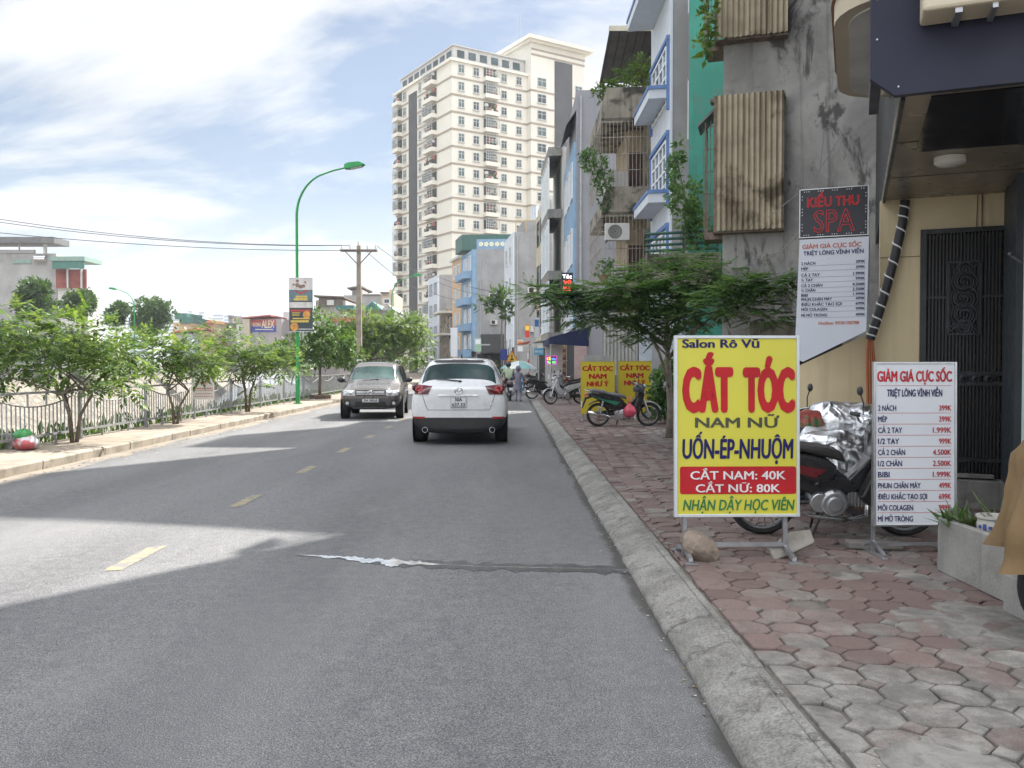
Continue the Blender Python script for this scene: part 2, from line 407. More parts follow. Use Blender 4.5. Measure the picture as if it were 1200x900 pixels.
# individual octagonal pavers with small square fillers
def paver_mat():
    m, nt, N, L, P = new_mat('octagonal pavers')
    g = N.new('ShaderNodeNewGeometry'); tc = N.new('ShaderNodeTexCoord'); v = tc.outputs['Object']
    r = ramp(N, [(0, (.125, .088, .080)), (.4, (.165, .115, .104)), (.8, (.185, .140, .128)), (1, (.18, .155, .142))]); L.new(g.outputs['Random Per Island'], r.inputs[0])
    c = r.outputs[0]
    # cement smears left over the old pavers, thick near the driveway
    k = noise(N, L, v, 1.3, 8, .68, .5)
    sx = N.new('ShaderNodeSeparateXYZ'); L.new(v, sx.inputs[0])
    near = mrange(N, L, sx.outputs[1], 3.2, 5.6, .21, -.08)
    right = mrange(N, L, sx.outputs[0], 2.0, 3.2, 0.0, .10)
    s = N.new('ShaderNodeMath'); s.operation = 'ADD'; L.new(k, s.inputs[0]); L.new(near, s.inputs[1])
    s2 = N.new('ShaderNodeMath'); s2.operation = 'ADD'; L.new(s.outputs[0], s2.inputs[0]); L.new(right, s2.inputs[1])
    rr = N.new('ShaderNodeMath'); rr.operation = 'MULTIPLY_ADD'; rr.inputs[1].default_value = .24; L.new(g.outputs['Random Per Island'], rr.inputs[0]); L.new(s2.outputs[0], rr.inputs[2])
    gry = mixc(N, L, mrange(N, L, noise(N, L, v, 5, 7, .65), .35, .68), (.125, .118, .107), (.27, .256, .234))
    c = mixc(N, L, mrange(N, L, rr.outputs[0], .60, .78), c, gry)
    d = noise(N, L, v, 11, 7, .7)
    c = mixc(N, L, mrange(N, L, d, .50, .70, 0, .6), c, (.09, .079, .07))
    f = noise(N, L, v, 130, 3, .7)
    c = mixc(N, L, mrange(N, L, f, .35, .65), mixc(N, L, 1, c, (.84, .84, .84), 'MULTIPLY'), mixc(N, L, 1, c, (1.14, 1.14, 1.13), 'MULTIPLY'))
    L.new(c, P.inputs['Base Color']); P.inputs['Roughness'].default_value = .88
    b = N.new('ShaderNodeBump'); b.inputs['Strength'].default_value = .5; b.inputs['Distance'].default_value = .008
    L.new(noise(N, L, v, 45, 7, .7), b.inputs['Height']); L.new(b.outputs[0], P.inputs['Normal'])
    return m
def pavers():
    b = MB(); p = .238; c = .29; rot = R(-2.0)
    ca, sa = math.cos(rot), math.sin(rot)
    def piece(cx, cy, pts):
        z = .124 + rnd.uniform(-.004, .003); tx, ty = rnd.gauss(0, .007), rnd.gauss(0, .007)
        a = rnd.gauss(0, .02); co, si = math.cos(a), math.sin(a); jx, jy = rnd.gauss(0, .003), rnd.gauss(0, .003)
        n = len(pts); top = []; low = []
        for (x, y) in pts:
            for lst, k, dz in ((top, .955, 0), (low, 1.0, -.007)):
                qx, qy = x * k, y * k; qx, qy = qx * co - qy * si, qx * si + qy * co
                qx += cx + jx; qy += cy + jy
                lst.append((1.27 + qx * ca - qy * sa, qx * sa + qy * ca, z + dz + tx * x / .2 + ty * y / .2))
        bot = [(q[0], q[1], .10) for q in low]
        fs = [tuple(range(n))] + [(n + i, n + (i + 1) % n, (i + 1) % n, i) for i in range(n)] + [(2 * n + i, 2 * n + (i + 1) % n, n + (i + 1) % n, n + i) for i in range(n)]
        b.add(top + low + bot, fs)
    EDGE = 1.268
    def clip(pts, cx, cy):
        out = []; W_ = lambda q: 1.27 + (cx + q[0]) * ca - (cy + q[1]) * sa - EDGE
        for i in range(len(pts)):
            a_, b2 = pts[i], pts[(i + 1) % len(pts)]; wa, wb = W_(a_), W_(b2)
            if wa >= 0: out.append(a_)
            if (wa >= 0) != (wb >= 0): k = wa / (wa - wb); out.append((a_[0] + (b2[0] - a_[0]) * k, a_[1] + (b2[1] - a_[1]) * k))
        return out
    g = p / 2 - .0055; q = p / 2 * (1 - 2 * c) + .002
    octo = [(g, -q), (g, q), (q, g), (-q, g), (-g, q), (-g, -q), (-q, -g), (q, -g)]
    s = p * c - .010; dia = [(s, 0), (0, s), (-s, 0), (0, -s)]
    for j in range(5, 114):
        for i in range(-20, 38):
            cx, cy = (i + .62) * p, j * p
            X = 1.27 + cx * ca - cy * sa
            if X > .63 * cy + 1.0 or X < EDGE - .2 or X > 7 : continue
            if cy > 14 and X > 5: continue
            pl = octo if X > EDGE + .16 else clip(octo, cx, cy)
            if rnd.random() > .012 and len(pl) > 2: piece(cx, cy, pl)
            pl = clip(dia, cx + p / 2, cy + p / 2)
            if rnd.random() > .03 and len(pl) > 2: piece(cx + p / 2, cy + p / 2, pl)
    struct(b.build('right_pavement', paver_mat(), fix=False))
    # cut edging course between the kerb and the pavers
    e = MB(); y = 1.0
    while y < 27:
        L_ = rnd.uniform(.3, .6)
        e.box(1.189, 1.245 + max(0, (y + .3) * .035 - .02) * 0 + rnd.uniform(-.01, .008), y, y + L_ - .008, .05, .1275 + rnd.uniform(-.002, .003)); y += L_
    struct(e.build('pavement_edging', M_kerb, bevel=.012))
pavers()
def cement_patch():
    from mathutils import noise as mn
    b = MB()
    for (cx, cy, rx, ry, z) in ((2.75, 4.85, .50, .42, .1258), (1.62, 3.05, .22, .30, .1275), (2.4, 3.3, .3, .2, .1252)):
        top = []; n = 70
        for k in range(n):
            a = 2 * math.pi * k / n; r = 1 + .38 * mn.noise(Vector((math.cos(a) * 1.6 + cx, math.sin(a) * 1.6, cy))) + .20 * mn.noise(Vector((math.cos(a) * 6, math.sin(a) * 6 + cx, cy)))
            top.append((cx + rx * r * math.cos(a), cy + ry * r * math.sin(a)))
        b.add([(x, y, z) for x, y in top] + [(cx + (x - cx) * 1.02, cy + (y - cy) * 1.02, .11) for x, y in top], [tuple(range(n))] + [(k, n + k, n + (k + 1) % n, (k + 1) % n) for k in range(n)])
    m, nt, N, L, P = new_mat('smeared cement'); tc = N.new('ShaderNodeTexCoord'); v = tc.outputs['Object']
    c = mixc(N, L, mrange(N, L, noise(N, L, v, 3.5, 9, .68, .4), .34, .66), (.125, .118, .106), (.265, .252, .23))
    c = mixc(N, L, mrange(N, L, noise(N, L, v, 12, 8, .7), .52, .70, 0, .6), c, (.10, .092, .082))
    L.new(c, P.inputs['Base Color']); P.inputs['Roughness'].default_value = .93
    bp = N.new('ShaderNodeBump'); bp.inputs['Strength'].default_value = .6; bp.inputs['Distance'].default_value = .015; L.new(noise(N, L, v, 16, 10, .7), bp.inputs['Height']); L.new(bp.outputs[0], P.inputs['Normal'])
    struct(b.build('cement_patch', m))
cement_patch()

# painted centre dashes
def paint_mat(name, col):
    m, nt, N, L, P = new_mat(name)
    tc = N.new('ShaderNodeTexCoord'); v = tc.outputs['Object']
    k = noise(N, L, v, 9, 8, .75); f = noise(N, L, v, 120, 3, .7)
    c = mixc(N, L, mrange(N, L, k, .40, .58), col, (.17, .165, .155))
    c = mixc(N, L, mrange(N, L, f, .45, .6, 0, .55), c, (.16, .155, .15))
    L.new(c, P.inputs['Base Color']); P.inputs['Roughness'].default_value = .75; return m
def dashes():
    b = MB()
    for k in range(-2, 14):
        y = 6.53 + 2.93 * k; x = -3.06 + bend(y)
        z = .0155
        vs = [(x - .07 + rnd.uniform(-.006, .006), y, z), (x + .07, y + .02, z), (x + .07, y + .9, z), (x - .07, y + .86, z)]
        b.add(vs, [(0, 1, 2, 3)])
    struct(b.build('road_marking', paint_mat('worn yellow road paint', (.37, .29, .14)), fix=False))
dashes()

# trickle of water across the lane
def puddle():
    from mathutils import noise as mn
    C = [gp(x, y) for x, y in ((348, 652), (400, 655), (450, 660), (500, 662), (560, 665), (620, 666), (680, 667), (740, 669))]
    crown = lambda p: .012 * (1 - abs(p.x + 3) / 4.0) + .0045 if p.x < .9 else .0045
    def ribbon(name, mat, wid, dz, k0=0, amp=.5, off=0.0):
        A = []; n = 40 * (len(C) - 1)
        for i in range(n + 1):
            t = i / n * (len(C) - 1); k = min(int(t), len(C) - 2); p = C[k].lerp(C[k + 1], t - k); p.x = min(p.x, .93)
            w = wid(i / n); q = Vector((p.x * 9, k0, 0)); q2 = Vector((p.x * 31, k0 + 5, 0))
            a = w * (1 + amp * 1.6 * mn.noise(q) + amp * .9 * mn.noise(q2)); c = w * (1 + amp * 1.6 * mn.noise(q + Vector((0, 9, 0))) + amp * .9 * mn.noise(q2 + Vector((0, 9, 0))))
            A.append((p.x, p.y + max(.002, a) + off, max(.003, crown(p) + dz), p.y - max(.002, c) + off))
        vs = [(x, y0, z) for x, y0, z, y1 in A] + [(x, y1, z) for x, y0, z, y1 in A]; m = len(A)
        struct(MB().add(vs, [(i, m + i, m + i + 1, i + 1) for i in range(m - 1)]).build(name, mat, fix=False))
    ribbon('damp_patch', pm('damp asphalt', (.052, .052, .051), .42, 0, .3, 12, .4, 60), lambda t: min(.12, .02 + .32 * max(0, t - .05)), -.001, 3, .5, .01)
    ribbon('puddle', pm('water film with sky glare', (.46, .46, .45), .06, 0, .25, 14, spec=1.0), lambda t: .10 * min(1, .06 + t * 2.6) if t < .34 else max(.003, .10 - .75 * (t - .34)), .0015, 1, 1.0)  # pale base colour stands in for bright sky glare on the water
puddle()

# leaf litter and grit in the gutters and on the pavement: nobody could count it
def litter():
    b = MB()
    def bit(x, y, z, s):
        a = rnd.uniform(0, 6.3); w = s * rnd.uniform(.35, .7); dx, dy = math.cos(a) * s, math.sin(a) * s; ex, ey = -math.sin(a) * w, math.cos(a) * w
        h = rnd.uniform(.002, .4 * s)
        b.mat(rnd.randrange(3)); b.add([(x - dx, y - dy, z + .002), (x + ex, y + ey, z + h), (x + dx, y + dy, z + .003), (x - ex, y - ey, z + .001)], [(0, 1, 2, 3)])
    for _ in range(420):
        y = rnd.uniform(1.6, 22); bit(.93 - abs(rnd.gauss(0, .05)), y, .004, rnd.uniform(.004, .016))
    for _ in range(500):
        y = rnd.uniform(9, 36); bit(-7.0 + abs(rnd.gauss(0, .28)), y, .004, rnd.uniform(.01, .035))
    for _ in range(70):
        y = rnd.uniform(2, 12); bit(rnd.uniform(1.3, 1.3 + .5 * y), y, .127, rnd.uniform(.004, .013))
    for _ in range(110):
        y = rnd.uniform(2, 16); bit(rnd.uniform(-5, .8), y, .013, rnd.uniform(.002, .008))
    o = b.build('litter', [pm('dry leaf', (.25, .17, .08), .8), pm('grit', (.10, .09, .08), .9), pm('paper scrap', (.42, .40, .36), .8)], fix=False)
    tag(o, 'dry leaves, grit and paper scraps along the kerbs', 'litter', kind='stuff')
litter()

# weeds along the canal edge behind the railing
def weeds():
    b = MB()
    for _ in range(2600):
        y = rnd.uniform(12, 48); x = -8.62 - abs(rnd.gauss(0, .35)) + bend(y); z = .12 if x > -8.75 else -.25
        h = rnd.uniform(.12, .5); a = rnd.uniform(0, 6.3); l = rnd.uniform(.05, .22); w = rnd.uniform(.02, .05)
        dx, dy = math.cos(a), math.sin(a)
        b.add([(x, y, z), (x + dx * l * .4 - dy * w, y + dy * l * .4 + dx * w, z + h * .7), (x + dx * l, y + dy * l, z + h), (x + dx * l * .4 + dy * w, y + dy * l * .4 - dx * w, z + h * .6)], [(0, 1, 2, 3)])
    o = b.build('weeds', leaf_mat('weed leaves', (.03, .07, .015), (.07, .13, .03), (.14, .20, .05)), fix=False)
    tag(o, 'low green weeds growing behind the railing along the canal', 'weeds', kind='stuff')
weeds()
# ================================================================== canal railing
M_rail = pm('silver grey railing paint', (.25, .255, .26), .5, .3, .12, 4, stains=((.16, .13, .10), 3, .62, .8))
def railing():
    x0 = -8.35
    t = T('railing', 'low silver grey steel railing with sagging top bars along the canal pavement', 'railing', (x0, 0, .15))
    n = 0
    y = 4.6
    post0 = panel0 = None
    posts = []
    while y < 64:
        xa, xb = bend(y), bend(y + 3.0); ang = math.atan2(-(xb - xa), 3.0)
        if post0 is None:
            b = MB()
            b.box(-.03, .03, -.03, -.012, 0, 1.02); b.box(-.03, .03, .012, .03, 0, 1.02)
            for k in range(8): b.box(-.028, .028, -.014, .014, .06 + k * .125, .10 + k * .125)
            b.box(-.04, .04, -.04, .04, 1.015, 1.035)
            post0 = b.build('post', M_rail, t); po = post0
            b = MB()
            b.box(-.02, .02, .05, 2.95, .16, .20); b.box(-.02, .02, .05, 2.95, .93, .97)
            arc = []
            for k in range(17):
                s = -1 + 2 * k / 16; arc.append((0, 1.5 + s * 1.44, .70 + .22 * s * s))
            b.tube(arc, .014, 6)
            for k in range(1, 22):
                yy = .05 + k * 2.9 / 22; s = (yy - 1.5) / 1.44
                b.box(-.009, .009, yy - .009, yy + .009, .20, .70 + .22 * s * s)
            for yy in (.9, 2.1): b.box(-.018, .018, yy - .018, yy + .018, 0, .16)
            for yy in (1.2, 1.8):
                s = (yy - 1.5) / 1.44; b.box(-.012, .012, yy - .012, yy + .012, .70 + .22 * s * s, .93)
            panel0 = b.build('fence_panel', M_rail, t); pa = panel0
        else:
            po = post0.copy(); COL.objects.link(po); po.parent = t
            pa = panel0.copy(); COL.objects.link(pa); pa.parent = t
        po.location = (xa, y, 0); pa.location = (xa, y, 0); pa.rotation_euler.z = ang
        y += 3.0
railing()

# parapet on the other bank
b = MB()
for i in range(len(YS) - 1):
    a, c = YS[i], YS[i + 1]
    if c < 20 or a > 200: continue
    xa, xc = -33.5 + bend(a), -33.5 + bend(c)
    b.add([(xa - .12, a, .45), (xa + .12, a, .45), (xa + .12, a, 1.15), (xa - .12, a, 1.15), (xc - .12, c, .45), (xc + .12, c, .45), (xc + .12, c, 1.15), (xc - .12, c, 1.15)],
          [(1, 5, 6, 2), (2, 6, 7, 3), (0, 3, 7, 4)])
tag(b.build('parapet_wall', concrete, fix=False), 'long grey concrete parapet along the far side of the canal', 'wall')

# ================================================================== trees
bark = pm('grey brown bark', (.14, .115, .09), .9, 0, .3, 6, .6, 30)
bark_l = pm('pale bark', (.22, .19, .15), .9, 0, .25, 8, .5, 30)
lf_left = leaf_mat('bright feathery leaves', (.035, .075, .02), (.09, .155, .042), (.20, .26, .08), .42)
lf_round = leaf_mat('dark crown leaves', (.025, .06, .018), (.05, .10, .03), (.09, .15, .05), .3)
lf_mid = leaf_mat('mid green feathery leaves', (.04, .09, .035), (.09, .175, .065), (.16, .25, .095), .40)  # mid green leaf tones for the street tree, shrubs and pot plants
lf_broad = leaf_mat('glossy broad leaves', (.035, .08, .02), (.07, .14, .035), (.15, .22, .07), .35)

def leaf(b, p, d, n, l, w):
    s = d.cross(n); 
    if s.length < 1e-4: s = d.orthogonal()
    s.normalize()
    b.add([p, p + d * l * .45 + s * w, p + d * l - n * l * .12, p + d * l * .45 - s * w], [(0, 1, 2, 3)])
def frond(b, p, d, n, length, pairs, ll, lw, droop=.25):
    """compound leaf: leaflets set in pairs along a drooping stalk"""
    d = d.normalized(); q = p.copy()
    for k in range(pairs):
        t = (k + .6) / pairs
        dd = (d - Vector((0, 0, droop * t * 1.6))).normalized()
        q = q + dd * (length / pairs)
        s = dd.cross(n); s = s.normalized() if s.length > 1e-4 else dd.orthogonal().normalized()
        f = math.sin(math.pi * min(.95, .25 + .75 * t)) * .55 + .5
        for sg in (-1, 1):
            ld = (s * sg + dd * .55 + Vector((0, 0, rnd.uniform(-.22, .08)))).normalized()
            nn = (n + Vector((rnd.uniform(-.3, .3), rnd.uniform(-.3, .3), rnd.uniform(-.2, .2)))).normalized()
            leaf(b, q, ld, nn, ll * f, lw * f)
    leaf(b, q, d, n, ll, lw)
def rvec():
    while True:
        v = Vector((rnd.uniform(-1, 1), rnd.uniform(-1, 1), rnd.uniform(-1, 1)))
        if .05 < v.length < 1: return v.normalized()
def fill_blob(b, c, r, count, style, shell=.55):
    c = Vector(c)
    for _ in range(count):
        v = rvec(); k = (shell + (1 - shell) * rnd.random()) if rnd.random() < .8 else rnd.random()
        p = c + Vector((v.x * r[0], v.y * r[1], v.z * r[2])) * k
        d = Vector((v.x / r[0], v.y / r[1], v.z / r[2])).normalized() * .8 + rvec() * .6 + Vector((0, 0, style.get('up', -.1)))
        d.z *= style.get('dz', 1.0); d.normalize(); n = (Vector((0, 0, 1)) * style.get('flat', .8) + rvec() * .5).normalized()
        s = rnd.uniform(.7, 1.25)
        if style['kind'] == 'frond': frond(b, p, d, n, style['len'] * s, style['pairs'], style['ll'] * s, style['lw'] * s, style.get('droop', .3))
        else:
            for _ in range(style['n']):
                ld = (d + rvec() * .9).normalized(); leaf(b, p + rvec() * style['spread'] * rnd.random(), ld, (n + rvec() * .5).normalized(), style['ll'] * rnd.uniform(.7, 1.3), style['lw'] * rnd.uniform(.7, 1.2))
def limb(b, p0, p1, r0, r1, k=6, wob=.06):
    p0, p1 = Vector(p0), Vector(p1); L_ = (p1 - p0).length; pts = []
    for i in range(k + 1):
        t = i / k; q = p0.lerp(p1, t); q.z += math.sin(t * math.pi) * L_ * .04
        if 0 < i < k: q += rvec() * L_ * wob * .5
        pts.append(q)
    b.tube(pts, [r0 + (r1 - r0) * i / k for i in range(k + 1)], 7)
def tree(name, label, loc, trunks, limbs, blobs, style, lmat, bmat, cat='tree', group=None):
    t = T(name, label, cat, loc, 0, group)
    b = MB()
    for (pts, r0, r1) in trunks:
        k = len(pts); b.tube(pts, [r0 + (r1 - r0) * i / (k - 1) for i in range(k)], 9)
    b.build('trunk', bmat, t, smooth='all')
    if limbs:
        b = MB()
        for (p0, p1, r0, r1) in limbs: limb(b, p0, p1, r0, r1)
        b.build('limbs', bmat, t, smooth='all')
    b = MB()
    for (c, r, n) in blobs: fill_blob(b, c, r, n, style)
    b.build('crown', lmat, t, fix=False)
    return t
FE = dict(kind='frond', len=.36, pairs=5, ll=.14, lw=.034, droop=.25, flat=1.1, up=-.02, dz=.6)
def canal_tree(label, Y, x, blobs, h0, spread, dens=1.0, st=FE, lm=lf_left, top=None):
    trunks = []; limbs = []
    n = 3
    for k in range(n):
        a = 2.1 * k + .4; lean = spread * .35
        pts = [(math.cos(a) * .05, math.sin(a) * .05, 0), (math.cos(a) * lean * .35, math.sin(a) * lean * .35, h0 * .55), (math.cos(a) * lean, math.sin(a) * lean, h0)]
        trunks.append((pts, .038, .022)); tip = pts[-1]
    for i, (c, r, m) in enumerate(blobs):
        a = trunks[i % n][0][-1]; limbs.append((a, (c[0], c[1], c[2] - r[2] * .2), .02, .008))
        for q in range(3):
            v = rvec(); e = (c[0] + v.x * r[0] * .75, c[1] + v.y * r[1] * .75, c[2] + abs(v.z) * r[2] * .5)
            limbs.append(((c[0], c[1], c[2] - r[2] * .25), e, .009, .004))
    return tree('canal_tree', label, (x + bend(Y), Y, .145), trunks, limbs, [((c[0] * .95, c[1], c[2]), (r[0] * .92, r[1] * .9, r[2] * .95), int(m * dens * .86)) for c, r, m in blobs], st, lm, bark, group='young trees along the canal railing')
canal_tree('young feathery tree farthest left, its thin stems beside the rubbish bag', 15.9, -8.12,
           [((-.9, .1, 1.75), (.75, .7, .45), 120), ((.1, -.1, 2.0), (.8, .7, .5), 140), ((.75, .2, 1.55), (.6, .6, .38), 90), ((-.3, .4, 1.35), (.8, .6, .3), 80), ((.95, -.2, 1.15), (.5, .5, .22), 40), ((-1.5, 0, 1.3), (.6, .6, .4), 70), ((-1.2, 0, 2.2), (.6, .6, .35), 60)], .9, .9)
canal_tree('young feathery tree leaning over the white notice on the railing', 20.8, -8.15,
           [((-.5, .1, 1.7), (.8, .7, .42), 120), ((.45, -.1, 1.55), (.75, .7, .4), 120), ((.0, .3, 2.0), (.55, .6, .3), 60), ((-1.3, 0, 1.9), (.6, .6, .35), 60), ((.85, .1, 1.45), (.35, .4, .2), 26)], .8, .9)
canal_tree('tall loose young tree just left of the green lamp post', 26.2, -8.05,
           [((-.6, .2, 2.1), (.7, .6, .45), 90), ((.5, -.1, 1.75), (.9, .7, .42), 130), ((-.2, 0, 1.45), (.9, .7, .35), 110), ((-1.1, .2, 2.5), (.4, .5, .3), 26), ((1.25, .1, 1.45), (.6, .6, .32), 70), ((.2, .2, .75), (.3, .3, .2), 16)], 1.1, .8)
BR = dict(kind='clump', n=7, spread=.22, ll=.2, lw=.05, flat=.7, up=.0)
t_ = tree('canal_tree', 'broad leaved young tree in a brick ring just right of the green lamp post', (-8.05, 36.2, .145), [([(0, 0, 0), (.02, 0, .9), (0, .05, 1.6)], .07, .05)],
     [((0, .05, 1.5), (-.7, 0, 2.3), .03, .012), ((0, .05, 1.5), (.8, 0, 2.2), .03, .012), ((0, .05, 1.5), (.1, .2, 3.2), .035, .012), ((0, 0, 1.3), (1.2, .1, 1.7), .02, .01)],
     [((-.9, 0, 2.1), (.9, .8, .6), 110), ((.5, 0, 2.4), (1.0, .9, .7), 150), ((-.1, .1, 3.2), (.6, .6, .7), 70), ((1.3, .1, 1.75), (.7, .6, .45), 70), ((-.3, 0, 1.6), (1.0, .8, .35), 70), ((-1.7, 0, 1.8), (.5, .5, .4), 30)], BR, lf_broad, bark, group='young trees along the canal railing')
b = MB()
for k in range(10):
    a = k * .628; M_ = Matrix.Rotation(a, 3, 'Z'); b.obox((math.cos(a) * .42, math.sin(a) * .42, .08), (.11, .25, .16), M_)
tag(b.build('brick_ring', pm('dark bricks', (.10, .07, .055), .9, 0, .2, 8), bevel=.008), 'low ring of dark bricks round the foot of the broad leaved tree', 'tree surround').location = (-8.05, 36.2, .145)
FE2 = dict(kind='frond', len=.55, pairs=6, ll=.22, lw=.05, droop=.2, flat=1.3, up=-.05)
for (px, Y, dx, lab, dens) in ((455, 52, -8.4, 'wide umbrella shaped tree behind the grey suv, nearer of two', 1), (487, 74, -8.2, 'wide umbrella shaped tree behind the grey suv, farther of two', .8)):
    x = dx + bend(Y); s = 1.0
    bl = [((rnd.uniform(-2.6, 2.6), rnd.uniform(-2, 2), 3.3 + rnd.uniform(-.9, .9)), (1.4, 1.3, .5), int(85 * dens)) for _ in range(13)] + [((2.4, 0, 2.0), (1.3, 1.2, .45), 80), ((-1.2, 0, 2.2), (1.3, 1.2, .45), 80)]
    lim = [((0, 0, 1.7), (c[0], c[1], c[2] - .1), .06, .015) for c, r, n in bl]
    tree('umbrella_tree', lab, (x, Y, .14), [([(0, 0, 0), (.08, 0, .9), (0, 0, 1.8)], .16, .11)], lim, bl, FE2, lf_left, bark, group='umbrella trees along the canal')
# round crowns and lower trees on the other bank
RC = dict(kind='clump', n=8, spread=.35, ll=.34, lw=.085, flat=.5, up=-.1)
far_group = 'trees on the far bank of the canal'
for (px, py, Y, r, lab) in ((42, 352, 65, 1.55, 'dark round crowned tree in front of the grey block, left one'),
                            (97, 354, 71, 1.35, 'dark round crowned tree under the red roof terrace'),
                            (136, 366, 77, 1.1, 'small dark round crowned tree just left of the far lamp'),
                            (178, 374, 84, 2.3, 'tall dark round crowned tree right of the far lamp')):
    p = at(px, py, Y); hz = p.z - .45
    bl = [((rvec().x * r * .45, rvec().y * r * .4, hz + rnd.uniform(-.5, .5) * r), (r * .62, r * .62, r * .55), int(45 * r)) for _ in range(7)]
    tree('round_crown_tree', lab, (p.x, Y, .45), [([(0, 0, 0), (.05, 0, hz * .5), (0, 0, hz)], .13, .06)], [((0, 0, hz - r), (c[0], c[1], c[2]), .04, .012) for c, _, _ in bl[:4]], bl, RC, lf_round, bark, group=far_group)
for (px, py, Y, rx, rz, lab) in ((8, 395, 58, 2.6, 1.7, 'low bushy tree at the left edge beyond the canal'), (70, 402, 64, 2.2, 1.2, 'low bushy tree beyond the canal under the two left round crowns'),
                                 (122, 415, 70, 1.9, 1.2, 'low bushy tree beyond the canal below the far lamp'), (235, 424, 92, 3.2, .9, 'dark low bushy tree beyond the canal, left of the painted advertising house'),
                                 (305, 418, 98, 3.0, 1.4, 'dark low bushy tree beyond the canal below the painted advertising wall')):
    p = at(px, py, Y); hz = max(1.2, p.z - .45)
    bl = [((rnd.uniform(-.7, .7) * rx, rnd.uniform(-1, 1), hz + rnd.uniform(-.5, .4) * rz), (rx * .45, 1.2, rz * .6), 48) for _ in range(7)]
    tree('bushy_tree', lab, (p.x, Y, .45), [([(0, 0, 0), (.05, 0, hz * .5), (0, 0, hz)], .12, .05)], None, bl, RC, lf_round, bark, group=far_group)

# street tree over the parked motorbikes: flat drooping sprays
def street_tree():
    base = gp(784, 513, .124); bx, by = base.x, base.y
    tr = [([(0, 0, 0), (.03, 0, .5), (.0, -.02, 1.0), (-.02, 0, 1.5), (-.06, 0, 2.2), (.05, -.1, 2.9)], .075, .04)]
    F3 = dict(kind='frond', len=.36, pairs=10, ll=.088, lw=.019, droop=.12, flat=2.6, up=-.03, dz=.18)
    tips = []
    # (px, py, depth, rx, rz, count): where the sprays hang
    spec = [(640, 340, 15.6, .5, .10, 34), (665, 352, 15.8, .5, .12, 40), (700, 345, 15.5, .6, .2, 60), (690, 372, 15.9, .55, .14, 45), (735, 340, 15.3, .6, .22, 80), (735, 370, 16.2, .6, .2, 70),
            (770, 320, 15.6, .6, .22, 70), (775, 350, 15.8, .65, .24, 90), (780, 378, 16.3, .6, .2, 70), (810, 335, 15.0, .6, .25, 80), (815, 365, 15.2, .6, .2, 60), (848, 350, 13.5, .5, .12, 38), (868, 335, 13.4, .5, .1, 34),
            (895, 328, 13.2, .45, .09, 30), (870, 358, 13.4, .45, .12, 30), (912, 335, 13.0, .3, .08, 18), (900, 372, 13.1, .3, .08, 14), (805, 305, 15.6, .35, .2, 30), (830, 318, 14.6, .4, .12, 30), (750, 392, 16.4, .5, .1, 30), (650, 347, 15.2, .4, .08, 18)]
    blobs = []; lim = []
    for (px, py, Y, rx, rz, n) in spec:
        p = at(px, py, Y) - Vector((bx, by, .124)); blobs.append((tuple(p), (rx, rx * .9, rz), int(n * 1.9)))
        lim.append(((-.02, 0, 1.55 + rnd.uniform(0, .9)), tuple(p + Vector((0, 0, -.02))), .024, .007))
    lim.append(((0, 0, .95), tuple(at(762, 395, 16.3) - Vector((bx, by, .124))), .035, .02))
    tree('street_tree', 'spreading feathery street tree over the parked motorbikes beside the big yellow sign', (bx, by, .124), tr, lim, blobs, F3, lf_mid, bark_l)
street_tree()
